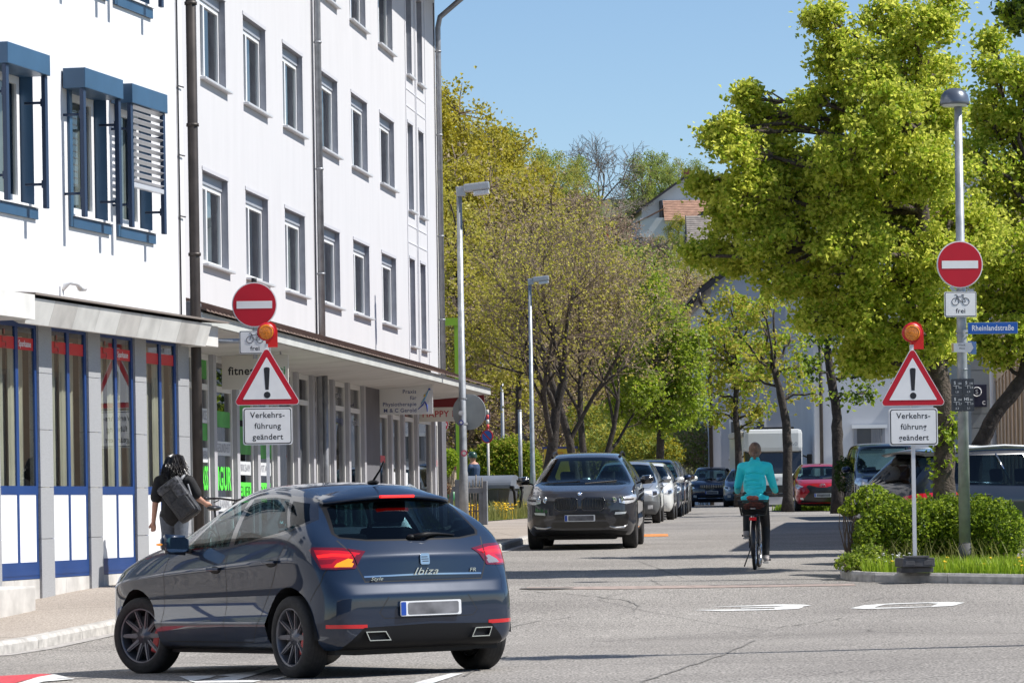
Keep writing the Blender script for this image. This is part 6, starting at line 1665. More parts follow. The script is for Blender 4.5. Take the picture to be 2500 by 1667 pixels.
frontB = [('grille_k', [[(.035, .70), (.07, .665), (.36, .665), (.42, .70), (.435, .80), (.40, .88), (.10, .885), (.04, .85)]], M_GRILLE, 'mirror'),
          ('head_l', [[(3.5, .475, .79), (3.45, .60, .765), (3.3, .80, .80), (3.05, .93, .87), (3.0, .945, .925), (3.2, .84, .925), (3.42, .60, .895), (3.5, .475, .855)]], M_LAMP, 'corner'),
          ('head_d', [[(3.47, .53, .82), (3.3, .78, .83), (3.24, .82, .86), (3.45, .56, .85)]], M_LAMPIN, 'corner'),
          ('intake', [[(-.44, .365), (.44, .365), (.50, .41), (.40, .60), (.33, .625), (-.33, .625), (-.40, .60), (-.50, .41)]], M_GRILLE, 'one'),
          ('bumper_bar', [[(-.47, .47), (.47, .47), (.455, .505), (-.455, .505)]], None, 'one'),
          ('sideintake', [[(.55, .36), (.80, .40), (.83, .56), (.78, .655), (.60, .645), (.57, .57), (.62, .50)]], M_GRILLE, 'mirror'),
          ('fog_led', [[(.59, .585), (.77, .60), (.79, .635), (.60, .63)]], mat('fog_led', (.55, .57, .58), .3, .3), 'mirror'),
          ('skirt', [[(-.75, .23), (.75, .23), (.80, .30), (.5, .33), (-.5, .33), (-.80, .30)]], M_TRIM, 'one')]
PB = paint('paint_graphite', (.036, .038, .046), .25, .38)
frontB = [(a, b, c if c else PB, d) for a, b, c, d in frontB]
suv = make_car('parked_suv', 'dark grey SUV with black twin kidney grille parked at the left kerb', pB, PB, frontB, wheel=(.37, .26), rim=M_RIM_DARK, spokes=5, level=3, detail=bmw_detail, mirror_m=M_BLKGL, roof_rails=2, group='cars parked along the left kerb')
front_ref(suv, 62.9, 1418, pB)
# silver car with grey bumper
def simple_front(W, zn, hz0, hz1, hy0=.45, grille=True, low=None, glow=None, lampx=3.2, badge=True):
    L = [('head_l', [[(lampx + .1, hy0, hz0 + .04), (lampx, W * .62, hz0 - .0), (lampx - .15, W * .86, hz0 + .06), (lampx - .3, W * .93, hz1 - .03), (lampx - .1, W * .80, hz1), (lampx + .08, hy0 + .08, hz1 - .06)]], M_LAMP, 'corner'),
         ('head_d', [[(lampx + .02, W * .60, hz0 + .03), (lampx - .1, W * .76, hz0 + .05), (lampx - .15, W * .80, hz1 - .05), (lampx, W * .64, hz1 - .06)]], M_LAMPIN, 'corner'),
         ('intake', [[(-.5, .30), (.5, .30), (.46, .44), (-.46, .44)]], M_GRILLE, 'one')]
    if grille: L.append(('grille_g', [[(-.42, zn - .22), (.42, zn - .22), (.50, zn - .08), (-.50, zn - .08)]], M_GRILLE, 'one'))
    if low: L.insert(0, ('lower', [[(-.95, .2), (.95, .2), (.95, .52), (.7, .56), (-.7, .56), (-.95, .52)]], low, 'one'))
    L.append(('fog_l', [[(W * .66, .36), (W * .80, .37), (W * .80, .46), (W * .66, .46)]], glow or M_LAMP, 'mirror'))
    return L
def badge_detail(z, dark=False):
    def f(t, sh, p):
        h = sh.hit((p['xf'] + 2, 0, z), (-1, 0, 0))
        if h[0] is None: return
        m = MB(); m.at(h[0] + Vector((.012, 0, 0))); 
        for a, b, rr in ((.085, .058, .008), (.03, .056, .006)): m.tube([(0, a * math.cos(k * PI / 12), b * math.sin(k * PI / 12)) for k in range(25)], rr, 6)
        m.tube([(0, .055 * math.cos(k * PI / 12), .02 + .018 * math.sin(k * PI / 12)) for k in range(25)], .006, 6)
        m.build('badge', M_CHROME, t)
    return f
M_BUMPG = mat('bumper_grey', (.10, .105, .11), .55)
pS = car_p(.885, 4.25, 1.58, 2.58, .88, .86, 1.06, .99, 1.06, 1.10, 1.80, .35, .60, pz=.48)
silver = make_car('parked_car', 'silver car with grey lower bumper parked behind the dark SUV', pS, paint('paint_silver', (.42, .44, .45), .7, .35), simple_front(.885, .86, .66, .86, low=M_BUMPG), wheel=(.325, .215), group='cars parked along the left kerb', detail=badge_detail(.76))
front_ref(silver, 92.0, 1525, pS)
pW = car_p(.90, 4.35, 1.56, 2.65, .88, .86, 1.05, .97, 1.05, 1.10, 1.85, .4, .60)
white = make_car('parked_car', 'white car parked between the silver car and the dark blue one', pW, paint('paint_white', (.72, .73, .71), .05, .4), simple_front(.90, .86, .66, .85), wheel=(.325, .215), group='cars parked along the left kerb')
front_ref(white, 98.2, 1563, pW)
pD = car_p(.90, 4.4, 1.68, 2.65, .88, .90, 1.10, 1.02, 1.1, 1.10, 1.80, .4, .62)
dark = make_car('parked_car', 'dark blue car with stickers on its windscreen in the kerb row', pD, paint('paint_navy', (.012, .022, .055), .4, .35), simple_front(.90, .90, .68, .88), wheel=(.33, .215), group='cars parked along the left kerb')
front_ref(dark, 104.6, 1587, pD)
m = MB()
for k, (y, z) in enumerate(((.52, 1.42), (.55, 1.36), (.60, 1.22), (.62, 1.14))): m.at((pD['xc'] - .15 - (z - 1.1) * 1.2, y, z)).box(-.01, .0, -.09, .09, -.025, .025); 
m.build('window_sticker', mat('sticker_pale', (.5, .6, .55), .6), dark)
brown = copy_tree(dark); brown.name = 'parked_car'; brown['label'] = 'brown car showing only one flank behind the dark blue car'
PBR = paint('paint_brown', (.10, .055, .04), .4, .35)
def repaint(t, old, new):
    for c in [t] + list(t.children_recursive):
        if c.type == 'MESH' and any(s.material and s.material.name == old for s in c.material_slots):
            c.data = c.data.copy()
            for i, mm in enumerate(c.data.materials):
                if mm and mm.name == old: c.data.materials[i] = new
repaint(brown, 'paint_navy', PBR)
for c in list(brown.children):
    if c.name.startswith('window_sticker'): bpy.data.objects.remove(c)
front_ref(brown, 110.6, 1602, pD)
pale = copy_tree(white); pale['label'] = 'last pale car of the left kerb row showing only a sliver'; front_ref(pale, 116.5, 1613, pW)
# dark blue crossover facing us
pP = car_p(.91, 4.44, 1.62, 2.67, .90, .92, 1.09, 1.02, 1.08, 1.05, 1.85, .4, .60, pz=.56)
def peug(t, sh, p):
    m = MB()
    for k in range(13):
        y = -.42 + .07 * k; h = sh.hit((p['xf'] + 2, y, .79), (-1, 0, 0)); m.bbox(h[0].x - .01, h[0].x + .012, y - .007, y + .007, .73 + abs(y) * .08, .87, .003)
    m.tube([sh.hit((p['xf'] + 2, y, .885 + .0 * y), (-1, 0, 0))[0] + Vector((.008, 0, 0)) for y in (-.5, -.25, 0, .25, .5)], .010, 5)
    m.tube([sh.hit((p['xf'] + 2, y, .33), (-1, 0, 0))[0] + Vector((.012, 0, 0)) for y in (-.55, -.3, 0, .3, .55)], .016, 5)
    m.build('grille_trim', M_CHROME, t)
pe = make_car('parked_crossover', 'dark blue crossover with toothed chrome grille facing down the street', pP, MATS['paint_navy'], simple_front(.91, .92, .70, .86), wheel=(.345, .22), detail=peug)
front_ref(pe, 148, 1738, pP, PI - .05)
pe['group'] = 'cars at the far end of the street'
pG = car_p(.88, 4.1, 1.50, 2.55, .85, .84, 1.02, .96, 1.03, 1.05, 1.75, .4, .58)
gb = make_car('parked_car', 'small blue grey car half hidden by the cyclist', pG, paint('paint_blue_pale', (.10, .16, .26), .5, .35), simple_front(.88, .84, .64, .82), group='cars at the far end of the street')
front_ref(gb, 140, 1822, pG, PI - .06)
# red small car
pY = car_p(.845, 3.8, 1.49, 2.4, .80, .86, 1.02, .97, 1.05, .98, 1.62, .35, .57, pz=.50)
frY = [('head_l', [[(3.0, .42, .77), (2.9, .62, .70), (2.7, .80, .80), (2.65, .82, .86), (2.85, .66, .84)]], M_LAMP, 'corner'),
       ('grille_x', [[(0, .74), (.12, .74), (.42, .82), (.50, .78), (.40, .62), (.62, .36), (.70, .28), (0, .28)]], M_GRILLE, 'mirror'),
       ('fog_l', [[(.58, .36), (.68, .37), (.68, .43), (.60, .43)]], M_LAMP, 'mirror')]
red = make_car('parked_car', 'red small hatchback facing us behind the tree trunks', pY, paint('paint_red', (.36, .005, .014), .2, .35), frY, detail=badge_detail(.80), wheel=(.31, .2))
front_ref(red, 114, 2009, pY, PI - .03)
# dark estate seen over the hedge, tail towards us
pE = car_p(.93, 4.8, 1.66, 2.85, .95, .90, 1.08, 1.03, 1.10, 1.15, 1.95, .62, .62, zq=1.56, rx=[.14, .05, .0, .03, .10, .16, .26, .62])
PE = paint('paint_dark_blue', (.010, .015, .026), .05, .4)
rearE = [('tail_l', [[(-.6, .38, .96), (-.55, .62, 1.0), (-.3, .93, 1.03), (-.1, .93, 1.0), (-.3, .93, .88), (-.55, .62, .86), (-.6, .40, .88)]], M_RED, 'corner'),
         ('lowerbumper', [[(-.95, .2), (.95, .2), (.95, .55), (-.95, .55)]], M_TRIM, 'one')]
def est(t, sh, p):
    m = MB(); m.tube([sh.hit((p['xr'] - 2, 0, 1.18), (1, 0, 0))[0] + Vector((-.02, 0, 0)), sh.hit((p['xr'] - 2, -.38, 1.20), (1, 0, 0))[0] + Vector((-.02, 0, 0))], [.02, .008], 6); m.build('rear_wiper', M_TRIM, t)
    m = MB(); H = p['zr']
    vs = []; fs = []
    for k in range(13):
        y = -.62 + 1.24 * k / 12; q_ = 1 - (y / .62) ** 2; x = p['xq'] - .20 - .06 * q_
        vs += [(x + .40, y, H - .01 + .02 * q_), (x, y, H - .085 + .035 * q_), (x + .05, y, H - .11 + .035 * q_), (x + .35, y, H - .10 + .02 * q_)]
    for k in range(12):
        for j in range(4): a = 4 * k; fs.append((a + j, a + (j + 1) % 4, a + 4 + (j + 1) % 4, a + 4 + j))
    m.sh(True).add(vs, fs); m.sh(False); m.add(vs[:4], [(0, 1, 2, 3)]); m.add(vs[-4:], [(3, 2, 1, 0)]); m.build('spoiler', PE, t)
    for s in (1, -1):
        m = MB(); m.tube([(.62, s * .80, 1.15), (.55, s * .80, 1.12), (.0, s * .80, 1.16), (-.25, s * .77, 1.24), (.1, s * .68, 1.50)], .011, 6); m.tube([(.72, s * .835, 1.13), (.55, s * .70, 1.55)], .014, 6); m.build('chrome_strip', M_CHROME, t)
es = make_car('parked_estate', 'dark estate car with white facade mirrored in its rear window behind the hedge', pE, PE, simple_front(.93, .9, .68, .86), rearspec=rearE, detail=est, priv=True, roof_rails=1, level=3, wheel=(.34, .225))
eyaw = -R(90 - 22)
g = Vector((4.75, 52.3, 0)); f = Vector((-math.sin(eyaw), math.cos(eyaw), 0)); l = Vector((-math.cos(eyaw), -math.sin(eyaw), 0)); o = g - f * pE['xr'] - l * .0
o.z = gz(o.x, o.y); es.location = o + Vector((.42, .1, 0)); es.rotation_euler = ground_rot(eyaw)
# silver estate behind the hatchback (only its roof shows)
pV = car_p(.90, 4.55, 1.50, 2.68, .92, .86, 1.03, .97, 1.04, 1.15, 1.95, .4, .60)
sv = make_car('estate_car', 'pale silver estate car with roof rails mostly hidden by the hatchback', pV, MATS['paint_silver'], simple_front(.90, .86, .66, .84), roof_rails=1)
g_ = GX(868, 37.6); sv.location = g_ + Vector((-.1, .9, 0)); sv.location.z = gz(sv.location.x, sv.location.y); sv.rotation_euler = ground_rot(-R(4), .0)
# boxy blue van
pN = car_p(.95, 4.9, 1.97, 3.0, .92, 1.06, 1.25, 1.17, 1.2, .95, 1.45, .25, .78, pz=.55, fw=[.74, .82, .86, .87, .87, .86, .84, .80], fb=.10, hp=1.3)
frN = [('head_l', [[(3.8, .50, .86), (3.7, .74, .84), (3.55, .90, .90), (3.5, .92, 1.04), (3.7, .74, 1.04), (3.8, .52, 1.0)]], M_LAMP, 'corner'), ('grille_g', [[(-.45, .84), (.45, .84), (.48, 1.0), (-.48, 1.0)]], M_GRILLE, 'one'), ('intake', [[(-.6, .32), (.6, .32), (.56, .48), (-.56, .48)]], M_GRILLE, 'one'),
       ('chromeband', [[(-.7, .70), (.7, .70), (.7, .80), (-.7, .80)]], M_CHROME, 'one')]
van = make_car('parked_van', 'dark blue boxy van facing us beside the dark estate', pN, MATS['paint_navy'], frN, wheel=(.34, .23))
front_ref(van, 96, 2178, pN, PI - .02)

# motorhome
mh_ = thing('motorhome', 'white motorhome with dark windscreen parked before the pale gable', 'motorhome', GX(1892, 138), PI - .03 + PI)
M_MHW = mat('motorhome_white', (.62, .63, .62), .35, 0, .3, noise=(1, .03))
m = MB(); W = 1.12
m.bbox(-W * .97, W * .97, .0, .6, .40, 1.22, .12); m.bbox(-W, W, .55, 6.2, .38, 2.85, .10); m.bbox(-W * .98, W * .98, .18, 1.4, 2.05, 2.9, .16)
m.build('body', M_MHW, mh_)
m = MB(); m.add([(-W * .93, .20, 1.24), (W * .93, .20, 1.24), (W * .95, .40, 2.08), (-W * .95, .40, 2.08)], [(0, 1, 2, 3)]); m.add([(-W * .93, .20, 1.24), (-W * .95, .40, 2.08), (-W * .98, .56, 2.08), (-W * .98, .56, 1.24)], [(0, 1, 2, 3)]); m.add([(W * .93, .20, 1.24), (W * .98, .56, 1.24), (W * .98, .56, 2.08), (W * .95, .40, 2.08)], [(0, 1, 2, 3)]); m.build('windscreen', mat('dark_windscreen', (.02, .022, .026), .12, 0, .8), mh_)
m = MB(); m.bbox(-.62, .62, -.03, .02, .52, .80, .02); m.bbox(-W * .9, W * .9, -.05, .1, .36, .5, .03); m.build('grille', M_GRILLE, mh_)
for s in (1, -1):
    m = MB(); m.bbox(s * .93 - .12, s * .93 + .12, -.02, .06, .68, .92, .04); m.build('headlight', M_LAMP, mh_)
    m = MB(); m.bbox(s * (W + .22) - .10, s * (W + .22) + .10, .05, .18, 1.35, 1.95, .04); m.tube([(s * W, .3, 1.9), (s * (W + .2), .14, 1.8)], .03, 6); m.build('door_mirror', M_TRIM, mh_)
m = MB()
for s in (1, -1):
    for y in (.9, 4.6): m.at((s * (W - .15), y, .34)).lathe([(.0005, .11), (.2, .11), (.22, .1), (.34, .1), (.34, -.1), (.2, -.1)], 24, 'x'); m.reset()
m.build('wheel', M_TYRE, mh_)
m = MB(); m.bbox(-W - .16, -W + .02, .5, 4.8, 2.62, 2.84, .04); m.build('awning_case', mat('awning_cream', (.50, .46, .38), .6), mh_)
m = MB(); m.bbox(-W * .8, W * .8, 1.2, 2.6, 2.86, 3.0, .04); m.build('roof_rack', M_TRIM, mh_)
text('lettering', 'a 660', .19, M_GREYPIPE, mh_, (.62, .175, 2.33), sx=1.3); m = MB(); m.xz(circ(.05, 16, (.1, 1.0)), -.01, -.004); m.build('badge', M_GREYPIPE, mh_)
mh_.rotation_euler = (0, 0, .03)
# ------------------------------------------------------------------ trees and plants
def np_mesh(name, verts, faces, mats, mi=None, smooth=False):
    """faces: (N, k) array"""
    me = bpy.data.meshes.new(name); n, k = faces.shape
    me.vertices.add(len(verts)); me.vertices.foreach_set('co', np.asarray(verts, np.float32).ravel())
    me.loops.add(n * k); me.loops.foreach_set('vertex_index', faces.astype(np.int32).ravel())
    me.polygons.add(n); me.polygons.foreach_set('loop_start', np.arange(0, n * k, k, dtype=np.int32)); 
    try: me.polygons.foreach_set('loop_total', np.full(n, k, np.int32))
    except Exception: pass
    if mi is not None: me.polygons.foreach_set('material_index', np.asarray(mi, np.int32))
    me.polygons.foreach_set('use_smooth', np.full(n, smooth))
    for m in mats: me.materials.append(m)
    me.update(calc_edges=True)
    return me
def leaves_mesh(name, pts, size, rs, mats, mi=None, up=.35, fold=.25):
    """one folded leaf (two triangles-pairs) per point"""
    n = len(pts); s = size * rs.uniform(.65, 1.3, n)[:, None]
    nrm = rs.normal(size=(n, 3)); nrm[:, 2] += up * 2; nrm /= np.linalg.norm(nrm, axis=1)[:, None]
    a = np.cross(nrm, rs.normal(size=(n, 3))); a /= np.linalg.norm(a, axis=1)[:, None] + 1e-9
    b = np.cross(nrm, a)
    f = nrm * s * fold
    v = np.stack([pts - a * s * .55, pts - b * s * .42 + f, pts + a * s * .55, pts + b * s * .42 + f], 1).reshape(-1, 3)
    i = np.arange(n)[:, None] * 4
    return np_mesh(name, v, i + np.array([[0, 1, 2, 3]]), mats, mi)
def tubes_mesh(name, segs, mats, n=5):
    """segs: list of (p0, p1, r0, r1)"""
    P0 = np.array([s[0] for s in segs]); P1 = np.array([s[1] for s in segs]); r0 = np.array([s[2] for s in segs]); r1 = np.array([s[3] for s in segs])
    d = P1 - P0; d /= np.linalg.norm(d, axis=1)[:, None] + 1e-9
    ref = np.where(np.abs(d[:, 2:3]) < .9, np.array([[0, 0, 1.]]), np.array([[1., 0, 0]]))
    a = np.cross(d, ref); a /= np.linalg.norm(a, axis=1)[:, None]; b = np.cross(d, a)
    P0 = P0 - d * r0[:, None] * .3; P1 = P1 + d * r1[:, None] * .3
    V = []; t = 2 * PI * np.arange(n) / n
    ring = lambda P, r: P[:, None, :] + (a[:, None, :] * np.cos(t)[None, :, None] + b[:, None, :] * np.sin(t)[None, :, None]) * r[:, None, None]
    v = np.concatenate([ring(P0, r0), ring(P1, r1)], 1).reshape(-1, 3)
    i = np.arange(len(segs))[:, None, None] * 2 * n; k = np.arange(n)
    f = np.stack([k, (k + 1) % n, (k + 1) % n + n, k + n], 1)[None]
    return np_mesh(name, v, (i + f).reshape(-1, 4), mats, smooth=n > 4)
M_BARK = mat('bark', (.085, .065, .05), .95, noise=(9, .5, 8), bump=(30, 1, .03)); M_BARKD = mat('bark_dark', (.045, .036, .03), .95, noise=(8, .5, 8), bump=(20, 1, .03)); M_TWIG = mat('twig_brown', (.17, .125, .09), .9, noise=(3, .3)); M_TWIGG = mat('twig_grey', (.17, .15, .135), .9)
M_LEAF = leafmat('maple_leaf', (.50, .56, .075), (.72, .72, .13), .64)
M_LEAF2 = leafmat('fresh_green_leaf', (.24, .36, .025), (.42, .50, .05), .55)
M_LEAFY = leafmat('yellow_green_leaf', (.38, .37, .035), (.52, .46, .09), .45)
M_LEAFO = leafmat('olive_leaf', (.42, .39, .06), (.56, .49, .11), .5)
M_LEAFB = leafmat('blossom_brown', (.36, .28, .15), (.48, .37, .24), .4)
M_BLOOM = leafmat('blossom_pink', (.40, .26, .22), (.50, .36, .32), .35)
M_LEAFD = leafmat('dark_leaf', (.045, .085, .015), (.09, .14, .02), .35)
M_HEDGE = leafmat('hedge_leaf', (.07, .125, .012), (.19, .27, .02), .4)
M_LEAFF = leafmat('far_green_leaf', (.24, .32, .07), (.38, .43, .10), .45)
M_LEAFFY = leafmat('far_yellow_leaf', (.40, .36, .03), (.52, .44, .05), .45)
def rnd_unit(rng):
    while True:
        v = Vector((rng.uniform(-1, 1), rng.uniform(-1, 1), rng.uniform(-1, 1)))
        if .01 < v.length < 1: return v.normalized()
def bend(rng, a, b, r0, r1, n=4, wob=.08):
    """list of segments of a slightly crooked limb"""
    a, b = Vector(a), Vector(b); L = (b - a).length; pts = [a]
    for i in range(1, n):
        t = i / n; pts.append(a.lerp(b, t) + rnd_unit(rng) * L * wob * math.sin(PI * t) + Vector((0, 0, L * .04 * math.sin(PI * t))))
    pts.append(b); rr = [r0 + (r1 - r0) * i / n for i in range(n + 1)]
    return [(tuple(p), tuple(q_), x, y) for p, q_, x, y in zip(pts, pts[1:], rr, rr[1:])], pts
def clump_tree(name, label, loc, trunk, blobs, seed=1, leaf=.10, per=60, density=1.0, mats=None, group=None, bark=None, tw=None, cat='tree', clus=.26, tr=(.16, .10), limbs=True, shell=.55):
    """trunk: list of local points; blobs: (x, y, z, r[, squash]) clumps of foliage"""
    rng = random.Random(seed); rs = np.random.RandomState(seed)
    t = thing(name, label, cat, loc, 0, group)
    segs = []; n = len(trunk); rad = [tr[0] + (tr[1] - tr[0]) * i / (n - 1) for i in range(n)]
    tm = MB(); tp = [Vector(p) for p in trunk]
    path = []; rr = []
    for i in range(n - 1):
        for k in range(4):
            f = k / 4; path.append(tp[i].lerp(tp[i + 1], f) + rnd_unit(rng) * rad[i] * .10); rr.append((rad[i] + (rad[i + 1] - rad[i]) * f) * rng.uniform(.93, 1.08))
    path.append(tp[-1]); rr.append(rad[-1]); rr[0] *= 1.35; rr[1] *= 1.08
    tm.tube(path, rr, 14); tm.build('trunk', bark or M_BARK, t)
    fine = []; L = []
    for bi, bl in enumerate(blobs):
        c = Vector(bl[:3]); r = bl[3]; sq = bl[4] if len(bl) > 4 else .85
        # limb from the trunk
        if limbs:
            cand = [p for p in path if p.z < c.z - .1] or [path[-1]]
            a = min(cand, key=lambda p: (p - c).length + max(0, (c.z - p.z)) * .25); s_, pts = bend(rng, a, c, min(.085, .03 + .03 * r), .022, 5); segs += s_
        else: pts = [c]
        nc = max(3 if density < 7 else 9, int(density * 9 * r ** 2.0))
        for k in range(nc):
            d = rnd_unit(rng); d.z *= sq; q_ = c + d * r * (shell + (1 - shell) * rng.random()) * (1 if rng.random() > .1 else 1.12)
            st = pts[-1] if rng.random() < .6 else pts[max(0, len(pts) - 2)]
            s2, p2 = bend(rng, st, q_, .016, .005, 3, .14); fine += s2
            m_ = int(per * rng.uniform(.5, 1.4)); cs = clus * rng.uniform(.7, 1.35)
            L.append(rs.normal(size=(m_, 3)) * cs * np.array([1, 1, .75]) * .62 + np.array(q_))
    if segs: link('branches', tubes_mesh('branches', segs, [bark or M_BARK], 8), t)
    if fine: link('twigs', tubes_mesh('twigs', fine, [tw or M_TWIG], 3), t)
    P_ = np.concatenate(L); mm = mats or [M_LEAF]
    mi = (rs.rand(len(P_)) * len(mm)).astype(int) if len(mm) > 1 else None
    link('crown', leaves_mesh('crown', P_, leaf, rs, mm, mi), t)
    return t
def grow(rng, p, d, L, r, lev, segs, tips, spread=.6, up=.15, kids=4, taper=.62):
    n = 4 if lev > 0 else 3; pts = [p]; q_ = p.copy(); dd = d.copy()
    for i in range(n):
        dd = (dd + rnd_unit(rng) * .16 + Vector((0, 0, up * .25))).normalized(); q2 = q_ + dd * L / n
        ra, rb = r * (1 - i / n * (1 - taper)), r * (1 - (i + 1) / n * (1 - taper)); segs.append((tuple(q_), tuple(q2), ra, rb, lev)); q_ = q2; pts.append(q_)
        if lev > 0 and (i > 0 or lev < 3):
            for c in range(kids if i == n - 1 else max(1, kids - 2)):
                nd = (dd + rnd_unit(rng) * spread * 1.25); nd.z += up; nd.normalize()
                grow(rng, q_, nd, L * rng.uniform(.50, .72), rb * .62, lev - 1, segs, tips, spread, up, kids, taper)
    if lev == 0: tips.append((pts[-1], pts[-2]))
def bud_tree(name, label, loc, stems, seed, lev=4, leaf=.09, nl=5, mats=None, bark=None, twig=None, group=None, spread=.6, up=.15, kids=3, leafspread=.12, cat='tree', tmin=.006):
    """open spring tree: stems = list of (base, direction, length, radius)"""
    rng = random.Random(seed); rs = np.random.RandomState(seed); t = thing(name, label, cat, loc, 0, group); segs = []; tips = []
    for b, d, L, r in stems: grow(rng, Vector(b), Vector(d).normalized(), L, r, lev, segs, tips, spread, up, kids)
    big = [s[:4] for s in segs if s[4] >= 3 or s[2] > .03]; th = [s[:4] for s in segs if not (s[4] >= 3 or s[2] > .03)]
    if big: link('trunk', tubes_mesh('trunk', big, [bark or M_BARKD], 8), t)
    if th: link('twigs', tubes_mesh('twigs', [(a, b, max(r0, tmin), max(r1, tmin * .7)) for a, b, r0, r1 in th], [twig or M_TWIG], 3), t)
    if nl:
        P_ = np.array([np.array(a) for a, b in tips for _ in range(nl)]); P_ = P_ + rs.normal(size=P_.shape) * leafspread
        mm = mats or [M_LEAFO]; mi = (rs.rand(len(P_)) * len(mm)).astype(int) if len(mm) > 1 else None
        link('crown', leaves_mesh('crown', P_, leaf, rs, mm, mi), t)
    return t
def px_blobs(base, y, items, seed=1):
    """items: (u, v, r in photo pixels, depth offset) -> local clumps"""
    o = []
    for u, v, r, dy in items:
        p = P(u, v, y + dy); o.append((p.x - base.x, p.y - base.y, p.z - base.z, r / F * (y + dy)))
    return o

# the big maple on the right
b = GX(2312, 49.9, .05); YM = 49.9
items = [(2035, 120, 38, 0), (2150, 50, 60, .5), (2240, 60, 75, -.6), (2310, 20, 45, .8), (2120, 150, 65, -.5), (2210, 170, 90, 0), (2290, 180, 55, 1.2), (2070, 220, 65, 0), (2020, 290, 55, .3), (1970, 250, 40, -.2), (2150, 260, 105, -1.0), (2260, 280, 100, .6), (1830, 240, 26, 0), (1845, 290, 50, .3), (1780, 320, 40, -.3), (1745, 330, 25, 0), (1900, 310, 70, .8), (1800, 380, 60, -.6), (1880, 400, 85, 0), (1990, 390, 95, 1.0), (2090, 370, 90, -1.2), (2190, 400, 110, .2), (1715, 450, 24, 0), (1755, 455, 36, .2), (1830, 480, 75, -.6), (1930, 490, 95, .6), (2040, 490, 105, -.6), (2150, 510, 110, 1.0), (2260, 420, 105, -1.0), (1770, 530, 55, .5), (1860, 580, 80, -.5), (1970, 600, 95, .8), (2080, 610, 105, -1.0), (2190, 630, 110, .4), (1740, 610, 45, 0), (1700, 622, 22, -.4), (1800, 640, 40, .5), (1905, 680, 65, -.5), (2010, 720, 90, .6), (2110, 740, 95, -.6), (2010, 30, 28, -.1), (1995, 55, 24, .1), (2030, 150, 45, .2), (2070, 800, 70, .8), (2150, 830, 70, -.3), (1985, 780, 50, -.8), (2260, 520, 105, .9), (2290, 640, 90, -.8), (2360, 560, 95, 1.3), (2230, 720, 70, .3), (2285, 770, 65, -.5), (2205, 800, 60, .5), (2255, 845, 50, -.3), (2140, 880, 42, .2), (2335, 800, 50, .6), (2085, 880, 38, -.2), (2320, 860, 36, .2), (2200, 880, 36, .8)]
mp = clump_tree('maple_tree', 'large bright green spring tree with ivy at its trunk over the planted island', b, [(0, 0, 0), (-.02, 0, 1.2), (.0, .05, 2.2), (-.15, .1, 3.4), (-.25, .1, 4.8), (-.3, 0, 6.2)], px_blobs(b, YM, items), seed=11, leaf=.066, per=105, density=13.5, mats=[M_LEAF, M_LEAF, M_LEAF2], tr=(.175, .07), clus=.15, shell=.5)
rs = np.random.RandomState(3); rr = random.Random(3)
iv = []
for k in range(16):
    z = rr.choice([.9, 1.3, 1.6, 1.75, 2.0]) + rr.uniform(-.15, .15); a = rr.uniform(PI, 2 * PI); iv.append(rs.normal(size=(14, 3)) * .06 + np.array([.19 * math.cos(a), .19 * math.sin(a), z]))
link('ivy', leaves_mesh('ivy', np.concatenate(iv), .075, rs, [M_LEAF2]), mp)
# second tree with a limb reaching out to the right
b2 = GX(2385, 57, .05); Y2 = 57
items2 = [(2435, 170, 45, 0), (2420, 100, 22, .4), (2480, 200, 65, -.4), (2400, 270, 50, .5), (2430, 300, 80, 0), (2490, 330, 90, .6), (2400, 400, 70, -.4), (2470, 450, 90, .3), (2520, 250, 90, 0), (2420, 540, 80, .5), (2490, 600, 90, -.5), (2440, 680, 75, .2), (2500, 720, 80, .6), (2400, 640, 60, -.4), (2410, 760, 60, .3), (2480, 820, 65, -.2), (2380, 830, 45, .1), (2540, 820, 80, 0), (2530, 480, 90, .3), (2440, 880, 35, 0), (2560, 650, 90, 0)]
clump_tree('maple_tree', 'right hand spring tree with a thick limb leaning out over the estate car', b2, [(0, 0, 0), (-.04, 0, .9), (-.03, 0, 1.45), (.32, 0, 2.1), (.78, 0, 2.65), (1.0, 0, 3.6), (1.0, 0, 5.2)], px_blobs(b2, Y2, items2), seed=12, leaf=.075, per=90, density=8, mats=[M_LEAF, M_LEAF2], tr=(.15, .09), clus=.17, shell=.5, bark=M_BARKD)
# a spray of leaves from a tree outside the frame at the top right
b3 = GX(2700, 30, 0)
clump_tree('maple_tree', 'branch tip with drooping leaves reaching in at the top right corner', b3, [(0, 0, 0), (0, 0, 4), (-.1, 0, 5.6)], px_blobs(b3, 30, [(2475, 20, 25, 0), (2490, 50, 18, .1), (2520, 0, 30, .2), (2600, -40, 120, .3), (2720, -120, 160, 0)]), seed=13, leaf=.055, per=40, density=30, mats=[M_LEAFD, M_LEAF2], tr=(.13, .06), clus=.1)

# street trees behind
def street_tree(label, u, y, trunk_uv, items, seed, mats, per=42, dens=4.0, leaf=.13, tr=(.15, .08), bark=None, clus=.30, name='street_tree', **k):
    b = GX(u, y, .02); tr_ = [(0, 0, 0)] + [tuple(P(a, c, y) - b) for a, c in trunk_uv]
    return clump_tree(name, label, b, tr_, px_blobs(b, y, items), seed=seed, leaf=leaf, per=per, density=dens, mats=mats, tr=tr, bark=bark or M_BARKD, clus=clus, **k)
street_tree('street tree with forked dark trunk left of the red car', 1924, 112, [(1922, 1100), (1920, 1030), (1905, 960), (1890, 900)],
            [(1870, 800, 45, 0), (1930, 830, 45, 1), (1810, 860, 40, -1), (1880, 880, 50, .5), (1960, 900, 40, -1), (1820, 930, 38, 1), (1990, 960, 28, 0), (1860, 760, 40, -.5), (1930, 960, 30, .8), (1780, 800, 40, 0), (1900, 720, 40, 1)], 21, [M_LEAF2, M_LEAFY], per=34, dens=2.6, tr=(.16, .09))
